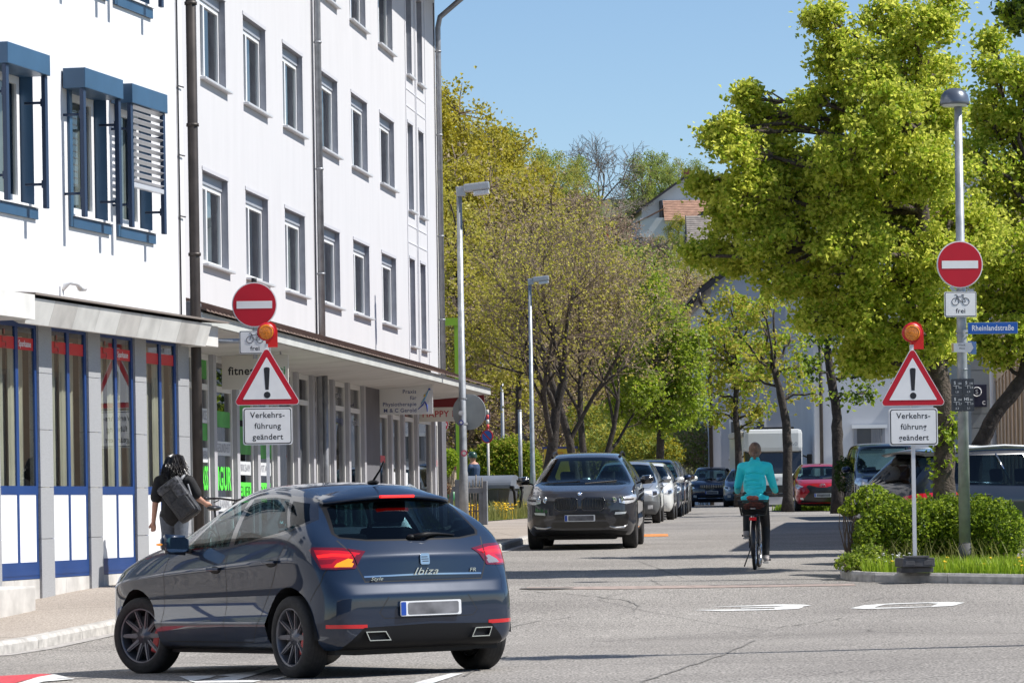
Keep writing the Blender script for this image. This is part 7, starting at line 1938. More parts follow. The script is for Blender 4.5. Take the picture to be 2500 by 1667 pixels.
street_tree('street tree with ivy dark trunk in front of the red car', 2045, 104, [(2045, 1080), (2042, 1000), (2030, 930), (2020, 850)],
            [(2020, 800, 50, 0), (2080, 850, 45, 1), (1990, 900, 35, -1), (2090, 920, 40, .6), (2060, 960, 30, -.5), (2130, 880, 40, 0), (2050, 740, 55, 1), (2110, 960, 26, .4)], 22, [M_LEAF2, M_LEAFD], per=36, dens=3, tr=(.17, .11))
street_tree('yellow leafed street tree before the white gable', 1805, 135, [(1803, 1100), (1795, 1000), (1800, 900)],
            [(1780, 740, 45, 0), (1830, 780, 45, 1), (1740, 800, 40, -1), (1790, 840, 50, .4), (1850, 850, 40, -.6), (1730, 870, 40, 1), (1780, 920, 45, 0), (1850, 930, 40, .5), (1720, 950, 30, -.5), (1800, 990, 35, .4), (1750, 1010, 28, -.3), (1860, 1000, 28, 0), (1700, 830, 30, .3), (1840, 1030, 20, 0)], 23, [M_LEAFY, M_LEAFY, M_LEAF2], per=36, dens=3.2, leaf=.14)
street_tree('round green street tree behind the parked silver car', 1611, 132, [(1612, 1060), (1606, 980), (1600, 900)],
            [(1590, 720, 35, 0), (1560, 780, 45, 1), (1620, 770, 45, -1), (1660, 830, 50, .5), (1540, 850, 50, -1), (1600, 860, 55, 1), (1680, 900, 45, 0), (1510, 920, 45, .5), (1570, 950, 55, -1), (1640, 960, 55, .6), (1700, 960, 40, -.5), (1510, 1000, 40, 0), (1560, 1030, 35, .5), (1640, 1030, 35, -.6), (1690, 1010, 30, .4), (1590, 1010, 45, 0), (1600, 680, 22, .4)], 24, [M_LEAF2, M_LEAFF, M_LEAF2], per=46, dens=4.4, leaf=.14)
# budding trees on the left bank
def bud_at(label, u, y, seed, h, r, lean=(0, 0, 1), **k):
    b = GX(u, y, .02); return bud_tree('budding_tree', label, b, [((0, 0, 0), lean, h, r)], seed, **k)
bud_at('dark ivy trunk of a budding tree behind the second lamp', 1328, 124, 31, 4.6, .22, (.02, 0, 1), lev=4, kids=3, nl=3, leaf=.10, mats=[M_LEAFO, M_LEAFY, M_LEAFY], leafspread=.18, up=.1, spread=.75)
bud_at('leaning budding tree with crooked trunk over the dark SUV', 1413, 128, 32, 4.9, .17, (-.24, 0, 1), lev=4, kids=3, nl=3, leaf=.10, mats=[M_LEAFB, M_LEAFO, M_LEAFY], leafspread=.18, up=.1, spread=.7)
b = GX(1441, 130, .02)
bud_tree('budding_tree', 'two stemmed budding tree beside the leaning one', b, [((0, 0, 0), (-.12, 0, 1), 4.6, .15), ((.08, 0, 0), (.30, .05, 1), 4.0, .12)], 33, lev=4, kids=3, nl=3, leaf=.10, mats=[M_LEAFB, M_LEAFO], leafspread=.16, up=.1, spread=.7)
for lab, u, y, base_v, items, seed in (
        ('tall yellow green tree with fresh leaves beside the tall lamp', 1120, 132, 1130, [(1090, 480, 35, 0), (1130, 540, 40, 1), (1085, 570, 40, -1), (1160, 600, 40, .5), (1110, 640, 50, -.5), (1180, 660, 40, 1), (1090, 700, 45, 0), (1150, 720, 50, -1), (1210, 720, 35, .5), (1100, 780, 50, 1), (1170, 800, 50, 0), (1230, 790, 35, -1), (1110, 860, 45, .5), (1190, 870, 45, -.5), (1240, 860, 35, 0), (1150, 920, 40, .5), (1220, 930, 35, 0), (1085, 920, 35, .4)], 25),
        ('light leafed tree with yellow sprays behind the far lamp', 1265, 150, 1130, [(1260, 760, 40, 0), (1220, 820, 35, 1), (1290, 850, 40, -1), (1250, 900, 45, 0), (1300, 930, 35, 1), (1210, 940, 30, -1), (1270, 980, 35, .4)], 26)):
    tb = street_tree(lab, u, y, [(u, 1000), (u + 4, 850), (u, 700)], items, seed, [M_LEAFY, M_LEAFO], per=20, dens=3.4, leaf=.15, clus=.42, shell=.3)

# ---- hedges and bushes made of leaf clumps
def bush(name, label, cat, base, ells, n, leaf, mats, seed, group=None, stems=True, shell=.72):
    rs = np.random.RandomState(seed); t = thing(name, label, cat, base, 0, group); A = []
    tot = sum(e[3] * e[4] + e[4] * e[5] + e[3] * e[5] for e in ells)
    for cx, cy, cz, rx, ry, rz in ells:
        k = int(n * (rx * ry + ry * rz + rx * rz) / tot); d = rs.normal(size=(k, 3)); d /= np.linalg.norm(d, axis=1)[:, None]
        r = (shell + (1 - shell) * rs.rand(k) ** .6)[:, None] + rs.normal(size=(k, 1)) * .035
        lump = 1 + .07 * np.sin(d[:, :1] * 9 + cx) * np.sin(d[:, 1:2] * 8 + 1) + .05 * np.sin(d[:, 2:3] * 13 + d[:, :1] * 11)
        p = np.array([[cx, cy, cz]]) + d * np.array([[rx, ry, rz]]) * r * lump; A.append(p[p[:, 2] > .02])
    P_ = np.concatenate(A); mi = (rs.rand(len(P_)) * len(mats)).astype(int) if len(mats) > 1 else None
    link('foliage', leaves_mesh('foliage', P_, leaf, rs, mats, mi), t)
    if stems:
        rng = random.Random(seed); sg = []
        for e in ells:
            for k in range(14):
                q_ = Vector((e[0], e[1], e[2])) + Vector((rng.uniform(-.85, .85) * e[3], rng.uniform(-.85, .85) * e[4], rng.uniform(-.2, .8) * e[5])); sg += bend(rng, (e[0] + rng.uniform(-.4, .4) * e[3], e[1], 0.0), q_, .012, .004, 3)[0]
        link('stems', tubes_mesh('stems', sg, [M_TWIG], 3), t)
    return t
b = GX(2200, 47.6, .1)
def pe_(u, v, y, rx, ry, rz): p = P(u, v, y) - b; return (p.x, p.y, p.z, rx, ry, rz)
bush('hedge', 'green leafy hedge round the foot of the big tree', 'hedge', b, [pe_(2165, 1305, 47.6, .42, .55, .40), pe_(2230, 1300, 47.4, .48, .5, .44), pe_(2125, 1330, 47.4, .22, .45, .33), pe_(2300, 1300, 47.5, .55, .5, .46), pe_(2390, 1298, 47.2, .50, .55, .46), pe_(2440, 1300, 47.0, .32, .6, .42), pe_(2160, 1240, 47.9, .32, .4, .2), pe_(2345, 1290, 47.6, .45, .5, .46)], 26000, .045, [M_HEDGE, M_HEDGE, M_LEAF2], 41)
b = GX(2095, 46.6, .1)
bush('shrub', 'low spreading shrub with small white flowers at the island corner', 'shrub', b, [pe_(2080, 1380, 46.4, .22, .3, .16), pe_(2120, 1370, 46.6, .28, .3, .22), pe_(2150, 1390, 46.2, .2, .3, .14)], 3000, .04, [M_HEDGE, M_LEAF2, M_LEAFF], 42)
b = GX(2090, 48.6, .1)
bush('shrub', 'thin shrub twigs reaching left out of the hedge by the rear bumper', 'shrub', b, [pe_(2105, 1225, 48.4, .22, .3, .13), pe_(2075, 1245, 48.3, .15, .2, .08), pe_(2130, 1205, 48.4, .2, .3, .12)], 1500, .042, [M_HEDGE, M_LEAF2], 43)
b = GX(1235, 109, .1)
bush('clipped_hedge', 'big clipped yellow green hedge behind the refuse container', 'hedge', b, [pe_(1205, 1140, 109, .62, .7, .78), pe_(1250, 1135, 109, .62, .7, .85), pe_(1290, 1142, 109, .40, .7, .72), pe_(1165, 1145, 109, .4, .6, .6), pe_(1225, 1095, 109, .7, .6, .28)], 16000, .075, [M_HEDGE, M_LEAFY, M_LEAF2], 44)
b = GX(1088, 85.5, .1)
bush('shrub', 'dry brown shrub in the planter at the shop end', 'shrub', b, [pe_(1086, 1192, 85, .16, .16, .14)], 700, .04, [M_LEAFB, mat('dry_leaf', (.20, .09, .06), .9)], 45)
b = GX(1095, 108, .1)
bush('shrub', 'bright green shrub behind the bottle bank', 'shrub', b, [pe_(1098, 1118, 108, .25, .3, .28), pe_(1090, 1140, 108, .2, .3, .3)], 1200, .07, [M_LEAF2], 46)
b = GX(2060, 100, .02)
bush('shrub', 'dark shrub before the white wall beside the van', 'shrub', b, [pe_(2068, 1160, 100, .35, .4, .5), pe_(2090, 1150, 100, .3, .4, .4)], 2200, .07, [M_LEAFD], 47)
for lab, u, v, y, rx, rz, mm, sd, n in (('pale budding bush in the far background under the green tree', 1520, 1075, 150, 1.6, .9, [M_LEAFF, M_LEAFY], 48, 4000), ('pinkish blossom bush at the far end of the street', 1700, 1090, 165, 1.3, 1.0, [M_LEAFB, M_LEAFF], 49, 4000), ('light green bush right of the two stemmed tree', 1470, 1050, 155, 1.0, 1.1, [M_LEAFF, M_LEAFY], 50, 3500), ('hanging willow like bush by the overpass', 1420, 1040, 170, .8, 1.2, [M_LEAFFY, M_LEAFF], 51, 2500), ('green bush at the far street end beside the pale wall', 1745, 1120, 170, .8, .8, [M_LEAFFY, M_LEAFF], 52, 2500), ('yellow green bush behind the row of parked cars', 1580, 1095, 160, 1.5, .8, [M_LEAFFY, M_LEAFF], 53, 4000), ('pale twiggy bush between the cars and the far gable', 1650, 1060, 168, 1.2, 1.2, [M_LEAFB, M_LEAFF, M_LEAFFY], 54, 4000)):
    b = GX(u, y, 0); bush('shrub', lab, 'shrub', b, [pe_(u, v, y, rx, rx * .8, rz), pe_(u + 25, v + 15, y, rx * .8, rx * .8, rz * .9)], n, .12, mm, sd)

# ---- grass and flowers
def blades(name, region, n, h, m, seed, lean=.3, w=.006, hz=.11, mats=None):
    """region: function rs -> (x, y) points"""
    rs = np.random.RandomState(seed); xy = region(rs, n); n = len(xy)
    z = np.array([gz(x, y) + hz for x, y in xy]); H = h * rs.uniform(.4, 1.25, n); a = rs.uniform(0, 2 * PI, n); L = H * lean * rs.uniform(.2, 1.6, n)
    b0 = np.column_stack([xy, z]); dx = np.column_stack([np.cos(a), np.sin(a), np.zeros(n)]); px = np.column_stack([-np.sin(a), np.cos(a), np.zeros(n)]) * w
    up = np.array([[0, 0, 1.]])
    m1 = b0 + dx * (L * .35)[:, None] + up * (H * .6)[:, None]; tp = b0 + dx * L[:, None] + up * H[:, None]
    v = np.stack([b0 - px, b0 + px, m1 + px * .8, m1 - px * .8, tp + px * .15, tp - px * .15], 1).reshape(-1, 3)
    i = np.arange(n)[:, None, None] * 6; f = np.array([[[0, 1, 2, 3], [3, 2, 4, 5]]])
    me = np_mesh(name, v, (i + f).reshape(-1, 4), mats or [m]); o = link(name, me); o['kind'] = 'stuff'; return o
def in_poly(poly):
    def f(rs, n):
        xs = [p[0] for p in poly]; ys = [p[1] for p in poly]; p = np.column_stack([rs.uniform(min(xs), max(xs), n * 3), rs.uniform(min(ys), max(ys), n * 3)]); ins = np.zeros(len(p), bool); j = len(poly) - 1
        for i in range(len(poly)):
            xi, yi, xj, yj = *poly[i], *poly[j]; c = ((yi > p[:, 1]) != (yj > p[:, 1])) & (p[:, 0] < (xj - xi) * (p[:, 1] - yi) / (yj - yi + 1e-12) + xi); ins ^= c; j = i
        return p[ins][:n]
    return f
M_GRASS = leafmat('grass_blade', (.22, .36, .02), (.38, .48, .05), .5); M_GRASSF = leafmat('meadow_blade', (.20, .22, .05), (.34, .33, .12), .4)
tag(blades('grass', in_poly([(4.35, 45.75), (6.18, 44.38), (9.06, 42.73), (10.5, 43.5), (8, 46.3), (4.4, 47.2)]), 14000, .16, M_GRASS, 1), 'bright green grass along the front of the planted island', 'grass')
tag(blades('grass', in_poly([(4.5, 46.0), (8, 44.0), (8, 46.2), (4.5, 47)]), 500, .34, M_GRASSF, 2, lean=.6, w=.004), 'tall seed stalks standing in the island grass', 'grass')
tag(blades('grass', in_poly([(8.2, 117), (11.0, 111), (14.5, 100), (16, 104), (13, 118), (9.5, 126)]), 7000, .16, M_GRASS, 3, hz=.02, w=.012), 'shaded grass strip round the street trees', 'grass')
tag(blades('meadow', in_poly([(-2.3, 87.6), (-1.4, 88), (.55, 97.5), (1.0, 105), (-2.5, 105)]), 9000, .42, M_GRASSF, 4, lean=.35, w=.008, hz=.135), 'wild flower meadow between the gate and the hedge', 'meadow')
def flowers(name, label, region, n, h, col, r, seed, hz=.11, kind='stuff'):
    rs = np.random.RandomState(seed); xy = region(rs, n); m = MB()
    for x, y in xy:
        z = gz(x, y) + hz + h * rs.uniform(.6, 1.2)
        m.at((x, y, z), rx=rs.uniform(-.4, .4), ry=rs.uniform(-.4, .4)).lathe([(.0005, r * .4), (r * .6, r * .35), (r, 0), (r * .7, -r * .2)], 8); m.reset().tube([(x, y, gz(x, y) + hz), (x, y, z)], .003, 3, cap=False)
    o = m.build(name, col, fix=False); o['kind'] = 'stuff'; o['label'] = label; o['category'] = 'flowers'; return o
M_YEL = mat('flower_yellow', (.80, .50, .01), .7); M_WHF = mat('seed_head', (.6, .6, .56), .9)
flowers('flower_patch', 'yellow dandelions dotted in the island grass', in_poly([(4.6, 45.7), (6.2, 44.5), (9.0, 42.9), (9, 44.5), (7, 45.6), (4.6, 46.4)]), 34, .14, M_YEL, .026, 5)
flowers('flower_patch', 'white seed heads at the corner of the island', in_poly([(4.4, 45.8), (5.0, 45.4), (5.0, 46.2), (4.4, 46.6)]), 16, .2, M_WHF, .02, 6)
flowers('flower_patch', 'clumps of yellow flowers in the meadow by the gate', lambda rs, n: np.concatenate([c + rs.normal(size=(n // 5, 2)) * np.array([.16, .5]) for c in np.array([[-1.0, 90], [-1.25, 88.8], [.55, 98.6], [.1, 99.5], [-.3, 95]])]), 330, .36, M_YEL, .045, 7, hz=.135)

# ---- wood on the hillside: a few kinds, copied
def far_proto(kind, seed):
    rng = random.Random(seed); rs = np.random.RandomState(seed); t = thing('hill_tree', '', 'tree', (0, 0, -200), 0)
    segs = []; tips = []
    if kind == 'bare':
        grow(rng, Vector((0, 0, 0)), Vector((0, 0, 1)), 5.6, .28, 4, segs, tips, .62, .20, 4)
        link('trunk', tubes_mesh('trunk', [s[:4] for s in segs if s[4] > 2], [M_TWIGG], 6), t); link('twigs', tubes_mesh('twigs', [(a, b, max(.03, r0), max(.022, r1)) for a, b, r0, r1, l in segs if l <= 2], [M_TWIGG], 3), t); return t
    H = {'tall': 16, 'leafy': 12, 'bud': 11, 'poplar': 12, 'bush': 6}[kind]
    tm = MB(); tm.tube([(0, 0, 0), (.1, 0, H * .4), (0, 0, H * .8)], [.28, .2, .06], 8); tm.build('trunk', M_TWIGG, t)
    blobs = []; W = {'tall': 4.5, 'leafy': 4.2, 'bud': 4.0, 'poplar': 1.8, 'bush': 3}[kind]
    for k in range({'tall': 34, 'leafy': 26, 'bud': 26, 'poplar': 18, 'bush': 14}[kind]):
        f = rng.random(); z = H * (.22 + .74 * f) if kind != 'bush' else H * (.1 + .8 * f); w = W * math.sin(PI * min(1, .18 + .78 * f)) ** .7; a = rng.uniform(0, 2 * PI); q_ = w * math.sqrt(rng.random()) * .8
        blobs.append((q_ * math.cos(a), q_ * math.sin(a), z, rng.uniform(.7, 1.35) * (1 if kind != 'poplar' else .7)))
    A = []; fine = []
    for bx, by, bz, r in blobs:
        s_, p_ = bend(rng, (0, 0, max(.3, bz - r * 1.6 - 1)), (bx, by, bz), .07, .03, 4); fine += s_
        for k in range(9):
            d = rnd_unit(rng); q_ = Vector((bx, by, bz)) + d * r; s_, _ = bend(rng, (bx, by, bz), q_ + d * .2, .035, .02, 2, .15); fine += s_
            A.append(rs.normal(size=(int({'bud': 13, 'poplar': 18}.get(kind, 42)), 3)) * .30 + np.array(q_))
    link('twigs', tubes_mesh('twigs', fine, [M_TWIG], 3), t)
    return t, np.concatenate(A), rs
def far_tree(kind, mats, seed, leaf=.19):
    r = far_proto(kind, seed)
    if kind == 'bare': return r
    t, A, rs = r; mi = (rs.rand(len(A)) * len(mats)).astype(int) if len(mats) > 1 else None
    link('crown', leaves_mesh('crown', A, leaf, rs, mats, mi), t); return t
PROTO = {'Y': [far_tree('tall', [M_LEAFFY, M_LEAFFY, M_LEAFO], 61), far_tree('leafy', [M_LEAFFY, M_LEAFO], 62)], 'G': [far_tree('leafy', [M_LEAFF], 63), far_tree('tall', [M_LEAFF, M_LEAFO], 64)],
         'O': [far_tree('bud', [M_LEAFO, M_LEAFB, M_LEAFB], 65, .15), far_tree('bud', [M_LEAFO, M_LEAFB], 66, .16)], 'P': [far_tree('poplar', [M_LEAFF], 67)], 'B': [far_tree('bare', None, 68), far_tree('bare', None, 69)], 'R': [far_tree('bud', [M_LEAFB, M_BLOOM], 70, .15)], 'D': [far_tree('bush', [M_LEAFD, M_LEAFF], 71)], 'S': [far_tree('bush', [M_LEAFF, M_LEAFFY], 72)]}
LAB = {'Y': ('golden green tree in the wood on the hillside', 'golden green trees of the hillside wood'), 'G': ('fresh green tree in the wood on the hillside', 'fresh green trees of the hillside wood'), 'O': ('olive budding tree on the lower hillside', 'olive budding trees of the hillside'), 'P': ('slim upright green tree on the ridge beside the upper house', 'slim trees on the ridge'), 'B': ('bare leafless tree on the hillside', 'bare trees of the hillside'), 'R': ('reddish brown budding tree on the hillside', 'reddish brown trees of the hillside'), 'D': ('dark green bush beside the hill houses', 'dark bushes by the hill houses'), 'S': ('light green bush on the slope', 'light bushes on the slope')}
rng = random.Random(77); cnt = {}
def far(kind, u, y, vtop, sx=1.0, label=None, sink=0):
    pr_ = PROTO[kind]; pr0 = pr_[cnt.get(kind, 0) % len(pr_)]; cnt[kind] = cnt.get(kind, 0) + 1
    Hn = {'Y': (15.6, 12), 'G': (12, 15.6), 'O': (11, 11), 'P': (12,), 'B': (17, 17), 'R': (11,), 'D': (6,), 'S': (6,)}[kind]; hn = Hn[(cnt[kind] - 1) % len(Hn)]
    a, b_ = ray(u, vtop); x = a * y; z0 = terrain(x, y) - .3 - sink; h = EYE + b_ * y - z0; s = max(.25, h / hn)
    c = copy_tree(pr0); c.location = (x, y, z0); sw = s * sx if s > .6 else s * sx * 1.3; c.scale = (sw, sw, s); c.rotation_euler = (0, 0, rng.uniform(0, 6.28)); c['label'] = label or LAB[kind][0]; c['group'] = LAB[kind][1]; return c
# skyline on the left, then downhill
for u, v, y in ((1050, 215, 262), (1105, 262, 268), (1150, 300, 276), (1185, 318, 285), (1215, 345, 300)): far('Y', u, y, v, 1.0)
far('B', 1075, 275, 195, .8)
for u, v, y in ((1235, 335, 330), (1275, 350, 340), (1320, 380, 350), (1365, 375, 360), (1410, 395, 370)): far('G', u, y, v, 1.0)
far('Y', 1300, 335, 405); far('G', 1390, 352, 420); far('O', 1250, 318, 400)
for u, v, y in ((1080, 370, 240), (1130, 400, 236), (1185, 420, 244), (1235, 440, 250), (1070, 470, 226), (1160, 490, 230)): far('Y' if (u // 10) % 2 else 'O', u, y, v, 1.0)
for u, v, y in ((1215, 510, 232), (1275, 490, 240), (1330, 470, 250), (1380, 480, 258), (1260, 560, 222), (1320, 560, 226), (1370, 570, 230), (1430, 580, 236), (1290, 620, 212), (1350, 640, 214), (1410, 640, 218), (1460, 650, 222)): far('O', u, y, v, 1.05)
_x = ray(1462, 560)[0] * 380
bud_tree('bare_tree', 'tall bare dark tree standing against the sky above the wood', (_x, 380, terrain(_x, 380) - .3), [((0, 0, 0), (.02, 0, 1), 5.6, .26)], 91, lev=4, nl=0, bark=M_TWIGG, twig=M_TWIGG, spread=.9, up=.16, kids=3, tmin=.022)
for u, v, y in ((1420, 470, 300), (1510, 520, 300)): far('R', u, y, v, 1.0)
for u, v, y in ((1490, 560, 292), (1525, 580, 280), (1560, 540, 330)): far('B', u, y, v, 1.3)
for u, v, y in ((1548, 380, 520), (1585, 372, 524), (1568, 395, 515)): far('P', u, y, v, 1.2)
for u, v, y in ((1615, 385, 530), (1655, 392, 540), (1695, 400, 545), (1735, 410, 550), (1640, 410, 520)): far('G', u, y, v, .9)
for u, v, y in ((1500, 610, 240), (1560, 620, 246), (1610, 625, 250), (1660, 635, 256), (1540, 655, 226), (1600, 660, 230), (1660, 680, 234), (1715, 650, 240), (1480, 690, 215), (1560, 710, 212), (1640, 730, 214), (1700, 720, 218)): far('O' if (u // 20) % 3 else 'G', u, y, v, 1.1)
for u, v, y in ((1660, 610, 400), (1640, 600, 395), (1672, 560, 440)): far('D', u, y, v, .9)
for u, v, y in ((1615, 580, 430), (1655, 530, 478), (1750, 630, 400)): far('S', u, y, v, .9)
for u, v, y in ((1090, 560, 205), (1150, 600, 204), (1210, 620, 203), (1110, 700, 196), (1180, 720, 198), (1240, 700, 200), (1390, 760, 200), (1450, 760, 200), (1330, 740, 200), (1280, 800, 192), (1510, 800, 195), (1590, 800, 196), (1430, 860, 190), (1350, 880, 188), (1540, 900, 186)): far('O', u, y, v, 1.1)
for u, y in ((1850, 300), (1950, 320), (2050, 300), (2150, 320), (2250, 300), (2350, 320), (2450, 300), (2550, 320), (900, 280), (800, 300), (600, 290), (400, 300), (1000, 270)): far('G', u, y, 560, 1.2)
for ks in PROTO.values():
    for o in ks:
        for c in list(o.children_recursive): bpy.data.objects.remove(c)
        bpy.data.objects.remove(o)
# ------------------------------------------------------------------ houses behind
M_HWALL = mat('house_white', (.66, .66, .66), .9, noise=(.6, .05, 6)); M_TILER = mat('orange_tiles', (.33, .19, .13), .85, noise=(1.6, .3, 6)); M_TILEG = mat('grey_tiles', (.24, .21, .19), .85, noise=(1.6, .3, 6)); M_WOODD = mat('dark_timber', (.035, .033, .038), .8); M_BRICK = mat('chimney_brick', (.18, .07, .05), .9)
def tile_roof(mb, a, b, c, d, n=14):
    """tiled slope as stepped rows; a,b eaves, c,d ridge (c above b, d above a)"""
    a, b, c, d = map(Vector, (a, b, c, d)); nrm = (b - a).cross(d - a).normalized()
    if nrm.z < 0: nrm = -nrm
    for i in range(n):
        t0, t1 = i / n, (i + 1) / n
        p = [a.lerp(d, t0) + nrm * .05, b.lerp(c, t0) + nrm * .05, b.lerp(c, t1) + nrm * .0, a.lerp(d, t1) + nrm * .0]
        mb.add(p, [(0, 1, 2, 3)]); mb.add([p[0], p[1], p[1] - nrm * .1, p[0] - nrm * .1], [(0, 3, 2, 1)])
def gable_house(name, label, loc, rz, w, d, he, hr, wallm=None, roofm=None, over=.5, timber=False, chimney=None, wins=(), thick=.18):
    """local: gable end faces -y, ridge along y"""
    t = thing(name, label, 'house', loc, rz)
    m = MB(); h = w / 2
    for y, s in ((0, 1), (d, -1)): m.add([(-h, y, -3), (h, y, -3), (h, y, he), (0, y, hr), (-h, y, he)], [(0, 1, 2, 3, 4)])
    m.quad((-h, 0, -3), (-h, 0, he), (-h, d, he), (-h, d, -3)); m.quad((h, 0, -3), (h, d, -3), (h, d, he), (h, 0, he)); m.build('wall', wallm or M_HWALL, t)
    m = MB(); k = (hr - he) / h
    for s in (1, -1):
        e = (s * (h + over), he - k * over); tile_roof(m, (e[0], -over, e[1] + .12), (e[0], d + over, e[1] + .12), (0, d + over, hr + .12), (0, -over, hr + .12))
    ro = m.build('roof', roofm or M_TILER, t)
    m = MB()
    for s in (1, -1): m.poly([(s * (h + over), -over - .02, he - k * over + .1), (s * (h + over), -over - .02, he - k * over - .2), (0, -over - .02, hr - .2), (0, -over - .02, hr + .1)], (0, 1, 0), .08); m.poly([(s * (h + over), -over, he - k * over - .03), (0, -over, hr - .05), (0, d + over, hr - .05), (s * (h + over), d + over, he - k * over - .03)], (0, 0, -1), .04)
    m.build('barge_board', M_WOODD, ro)
    if timber: m = MB(); m.box(-h * .55, h * .9, -1.0, -.02, he - 1.0, he + .35); m.box(-h * .62, -h * .57, -1.1, -.02, he - 3.4, he + .9); m.build('balcony', M_WOODD, t)
    if chimney: m = MB(); m.bbox(chimney[0] - .35, chimney[0] + .35, chimney[1] - .3, chimney[1] + .3, hr - 1.5, hr + .8, .03); m.build('chimney', M_BRICK, ro)
    for x0, x1, z0, z1 in wins:
        m = MB(); m.box(x0, x1, -.03, .02, z0, z1); f_ = m.build('window', M_FRAME, t); m = MB(); m.box(x0 + .09, x1 - .09, -.04, -.031, z0 + .09, z1 - .09); m.build('pane', mat('far_pane', (.06, .07, .085), .15, 0, .5), f_); m = MB(); m.box(x0 - .05, x1 + .05, -.12, -.031, z0 - .08, z0 - .002); m.build('sill', M_CONC, f_)
    return t
# white gable on the right of the street
yg = 160; a = P(1740, 1000, yg); x0 = a.x; he = P(1738, 690, yg).z; zg = gz(x0, yg)
wide = 12.5; cx = x0 + wide / 2
w1 = []
for zc in (2.0, 5.2):
    for x in (-5.3, -4.2, -2.4): w1.append((x - .25, x + .25, zc, zc + 1.7))
for x in (-5.2, -3.9): w1.append((x - .2, x + .2, 8.0, 9.2))
gh = gable_house('apartment_house', 'white gabled apartment house behind the street trees', (cx, yg, zg), 0, wide, 18, he - zg, he - zg + 4.6, over=.55, roofm=M_TILEG, wins=w1, wallm=mat('gable_white', (.60, .61, .65), .9, noise=(.6, .05, 6)))
m = MB(); h = wide / 2
m.tube([(-h - .55, -.6, he - zg - .45), (-h - .52, -.55, he - zg - .8), (-h - .1, -.12, he - zg - 1.4), (-h - .1, -.12, 0)], .09, 8); m.build('drainpipe', M_BROWNPIPE, gh)
# second white house with the grey framed window
y2 = 142; a = P(1988, 1000, y2); w2 = 13.0
wz = P(2110, 1100, y2).z - gz(a.x, y2); wx = P(2092, 1060, y2).x - a.x; wx2 = P(2140, 1060, y2).x - a.x
gh2 = gable_house('apartment_house', 'pale house with one curtained ground floor window beside the van', (a.x + w2 / 2, y2, gz(a.x, y2)), 0, w2, 14, 9.6, 13.4, over=.4, roofm=M_TILEG, wins=[(-w2 / 2 + 3.4 + k * 2.2, -w2 / 2 + 4.6 + k * 2.2, 4.6, 6.0) for k in (0, 1, 2)], wallm=mat('gable_white2', (.56, .57, .60), .9, noise=(.6, .05, 6)))
m = MB(); m.tube([(-w2 / 2 + .25, -.14, 0), (-w2 / 2 + .25, -.14, 8)], .07, 8); m.build('drainpipe', M_BROWNPIPE, gh2)
m = MB(); X0, X1 = -w2 / 2 + wx, -w2 / 2 + wx2 + .2; m.box(X0 - .12, X1 + .12, -.08, -.0, wz - .1, wz + .95); f_ = m.build('window_frame', mat('window_grey', (.25, .26, .29), .6), gh2)
m = MB(); m.box(X0, X1, -.10, -.081, wz, wz + .85); m.build('pane', mat('far_pane', (.06, .07, .085), .15), f_); m = MB(); curtain_mesh(m, (X0 + X1) / 2 + .05, X1 - .02, wz + .02, wz + .84, -.12, 5, .012); m.build('curtain', mat('grey_curtain', (.22, .225, .24), .9), f_); m = MB(); m.box(X0 - .2, X1 + .2, -.2, -.081, wz + .86, wz + 1.0); m.build('shutter_box', M_FRAME, f_)
# grey clad shed with the dark sign, ochre commercial building
y3 = 92; a = P(2372, 1000, y3); m = MB(); t = thing('clad_building', 'grey slat clad building with a dark shop sign at the right edge', 'building', (a.x, y3, gz(a.x, y3)))
m.box(0, 1.0, .1, 8, 0, 5.2)
for k in range(14): m.box(0, .62, .06, .1, .1 + k * .36, .1 + k * .36 + .345)
m.build('wall', mat('clad_grey', (.26, .285, .30), .6, noise=(1, .08)), t)
zc = P(2390, 966, y3).z - gz(a.x, y3); m = MB(); m.bbox(.02, .38, -.05, .05, zc - .28, zc + .28, .01); sgn = m.build('shop_sign', mat('sign_navy2', (.018, .02, .05), .5), t)
m = MB(); m.tube([(.13 + .11 * math.cos(k * PI / 12), -.055, zc + .1 + .11 * math.sin(k * PI / 12)) for k in range(25)], .013, 6); m.build('sign_ring', M_SIGNWHITE, sgn); text('lettering', '$', .16, M_SIGNWHITE, sgn, (.13, -.056, zc + .1)); text('lettering', 'c', .2, M_SIGNWHITE, sgn, (.30, -.056, zc - .16), bold=.004)
far_c = P(2416, 1000, 90); near = P(2560, 1000, 60); d = Vector((near.x - far_c.x, near.y - far_c.y, 0)); Ld = d.length; ang = math.atan2(d.y, d.x)
oc = thing('commercial_building', 'ochre commercial building with tall shop windows at the right edge', 'building', (far_c.x, far_c.y, gz(far_c.x, 80)), ang)
M_OCHRE = mat('ochre_render', (.70, .52, .34), .9, noise=(1, .05)); hs_ = []
x = .25
while x < Ld - 1.6: hs_.append((x, x + 1.35, .4, 3.3)); x += 2.1
m = MB(); holed_wall(m, 0, Ld, -.5, 6.5, hs_, depth=.08); 
m.quad((0, 0, -.5), (0, 8, -.5), (0, 8, 6.5), (0, 0, 6.5)); m.quad((Ld, 0, -.5), (Ld, 8, -.5), (Ld, 8, 6.5), (Ld, 0, 6.5)); m.quad((0, 8, -.5), (Ld, 8, -.5), (Ld, 8, 6.5), (0, 8, 6.5)); m.quad((0, 0, 6.5), (Ld, 0, 6.5), (Ld, 8, 6.5), (0, 8, 6.5)); m.build('wall', [M_OCHRE, mat('ochre_reveal', (.5, .34, .2), .9)], oc, fix=False)
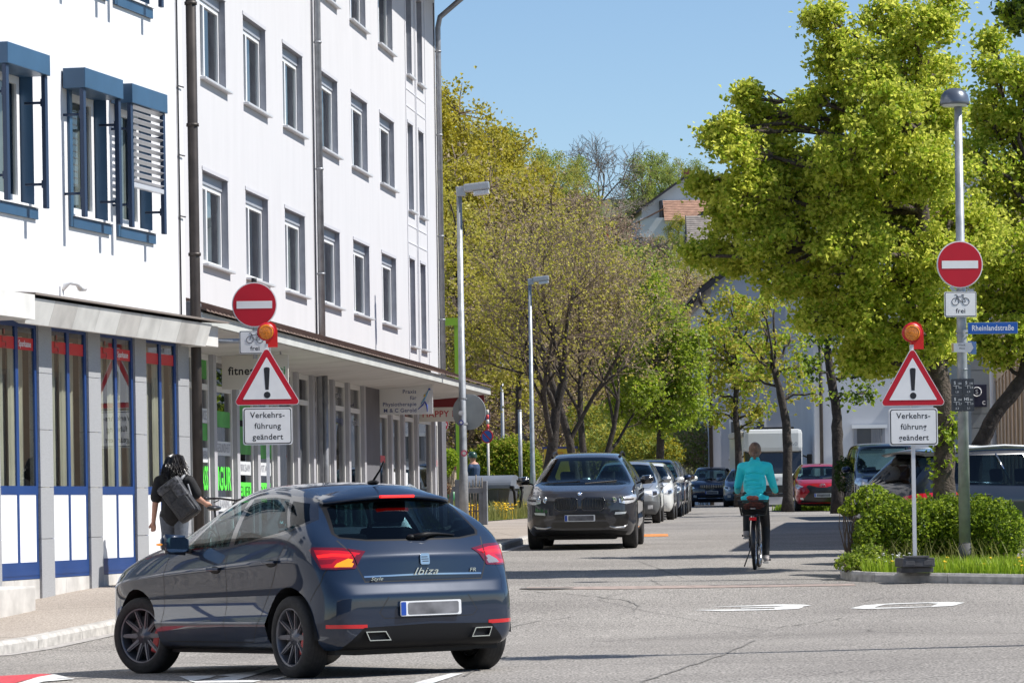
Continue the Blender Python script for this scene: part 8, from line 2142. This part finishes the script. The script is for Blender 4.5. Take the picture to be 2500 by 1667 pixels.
for a0, a1, c0, c1 in hs_:
    m = MB(); m.box(a0, a0 + .1, .03, .08, c0, c1); m.box(a1 - .1, a1, .03, .08, c0, c1); m.box((a0 + a1) / 2 - .05, (a0 + a1) / 2 + .05, .03, .08, c0, c1); m.box(a0 + .1, a1 - .1, .032, .079, c1 - .1, c1); f_ = m.build('window_frame', mat('pale_frame', (.58, .47, .36), .6), oc); m = MB(); m.quad((a0, .06, c0), (a1, .06, c0), (a1, .06, c1), (a0, .06, c1)); m.build('pane', mat('ochre_pane', (.46, .45, .42), .25, 0, .4), f_)
m = MB(); m.tube([(5.4, -.09, -.4), (5.4, -.09, 6.4)], .07, 8); m.build('drainpipe', M_FRAME, oc)
# houses on the hill
def hill(u, v, y): p = P(u, v, y); return p
p = hill(1680, 543, 500)
gable_house('hill_house', 'upper hill house with dark timber balcony and brick chimney', (p.x, p.y, p.z), R(4), 12.6, 14, 2.0, 5.2 + 1.2, roofm=M_TILER, timber=True, chimney=(-.1, .3), over=.9, wins=[(-3.6, -2.8, .3, 1.4)])
p = hill(1672, 560, 488); q_ = hill(1790, 560, 488)
t = thing('hill_house', 'orange tiled hill annex below the timber balcony', 'house', (p.x - 2.4, p.y, p.z)); 
m = MB(); m.box(-3.5, 0, .2, 8, -4, 1.6); m.box(0, 11, .0, 8, -4, 1.2); m.build('wall', M_HWALL, t); m = MB(); tile_roof(m, (-.3, -.6, 1.15), (11.5, -.6, 1.15), (11.5, 4.2, 4.2), (-.3, 4.2, 4.2), 12); tile_roof(m, (-4.2, .0, .9), (-.2, 0, 2.9), (-.2, 6, 3.1), (-4.2, 6, 1.1), 4); m.build('roof', M_TILER, t)
p = hill(1720, 628, 430)
t = thing('hill_house', 'lower hill house with grey tiled roof and dark gable', 'house', (p.x, p.y, p.z), R(0))
m = MB(); m.box(-1.2, 8, 0, 7, -3, 1.9); m.add([(-1.2, 0, 1.9), (-1.2, 7, 1.9), (-1.2, 3.2, 5.0)], [(0, 1, 2)]); m.build('wall', M_HWALL, t)
m = MB(); tile_roof(m, (-2.0, -.7, 1.55), (8.6, -.7, 1.55), (8.6, 3.2, 5.1), (-2.0, 3.2, 5.1), 14); ro = m.build('roof', M_TILEG, t)
m = MB(); m.poly([(-2.05, -.8, 1.5), (-2.05, 3.2, 5.2), (-2.05, 3.2, 4.8), (-2.05, -.8, 1.1)], (1, 0, 0), .1); m.poly([(-2.0, -.6, 1.4), (-2.0, 3.2, 4.9), (-2.0, 7, 1.4), (-2.0, 7, -1.9), (-2.0, -.3, -1.9)], (1, 0, 0), .7); m.build('gable_boarding', M_WOODD, ro)
for x in (1.0, 3.4): m = MB(); m.box(x, x + .7, -.04, .0, -.9, .1); m.build('window', mat('far_pane', (.06, .07, .085), .15), t)
p = hill(1745, 545, 452); t = thing('hill_house', 'dark small gable between the two tiled roofs', 'house', (p.x, p.y, p.z)); m = MB(); m.add([(-2.0, 0, -2), (2.0, 0, -2), (2.0, 0, 1.0), (0, 0, 2.3), (-2.0, 0, 1.0)], [(0, 1, 2, 3, 4)]); m.build('wall', mat('slate_wall', (.16, .18, .21), .8), t); m = MB(); 
for s in (1, -1): tile_roof(m, (s * 2.5, -.5, .7), (s * 2.5, 5, .7), (0, 5, 2.45), (0, -.5, 2.45), 6)
m.build('roof', M_WOODD, t)
p = P(1463, 575, 395); t = thing('red_truck', 'small red vehicle with white emblem on the hill road', 'truck', (p.x, p.y, terrain(p.x, p.y) + .2), R(10)); z = p.z - t.location.z
m = MB(); m.bbox(-1.2, 1.2, 0, 4, .3, 1.3, .12); m.bbox(-1.1, 1.1, .5, 3.6, 1.3, 2.3, .2); m.build('body', mat('truck_red', (.50, .01, .03), .4), t); m = MB(); m.bbox(-.95, .95, .44, .52, 1.4, 2.05, .03); m.build('windscreen', mat('far_pane', (.06, .07, .085), .15), t); m = MB(); m.bbox(.2, .8, -.03, .02, .75, 1.2, .02); m.build('emblem', M_WPANEL, t); m = MB()
for s in (1, -1):
    for y_ in (.7, 3.2): m.at((s * 1.0, y_, .35)).lathe([(.0005, .12), (.35, .1), (.35, -.1), (.0005, -.12)], 14, 'x'); m.reset()
m.build('wheel', M_TYRE, t)
if z > .5: t.location.z += z - 1.2

# unseen row of houses, added behind the camera for the car bodies to mirror
t = thing('added_house_row', 'unseen row of plain houses added behind the camera for the car paint to mirror', 'building', (-22, -20, gz(0, -20)))
hs_ = [(x, x + 1.2, z, z + 1.6) for x in fr(2, 50, 16) for z in (1.0, 4.0, 7.0)]
m = MB(); m.at((54, 0, 0), rz=PI); holed_wall(m, 0, 54, -.5, 10, hs_, depth=.2); m.quad((0, 0, 10), (54, 0, 10), (54, 9, 14), (0, 9, 14)); m.build('wall', [mat('row_render', (.30, .27, .24), .9), M_REVEAL], t, fix=False)
m = MB(); m.at((54, 0, 0), rz=PI); m.quad((0, .19, -.5), (54, .19, -.5), (54, .19, 10), (0, .19, 10)); m.build('pane', mat('far_pane', (.06, .07, .085), .15), t)
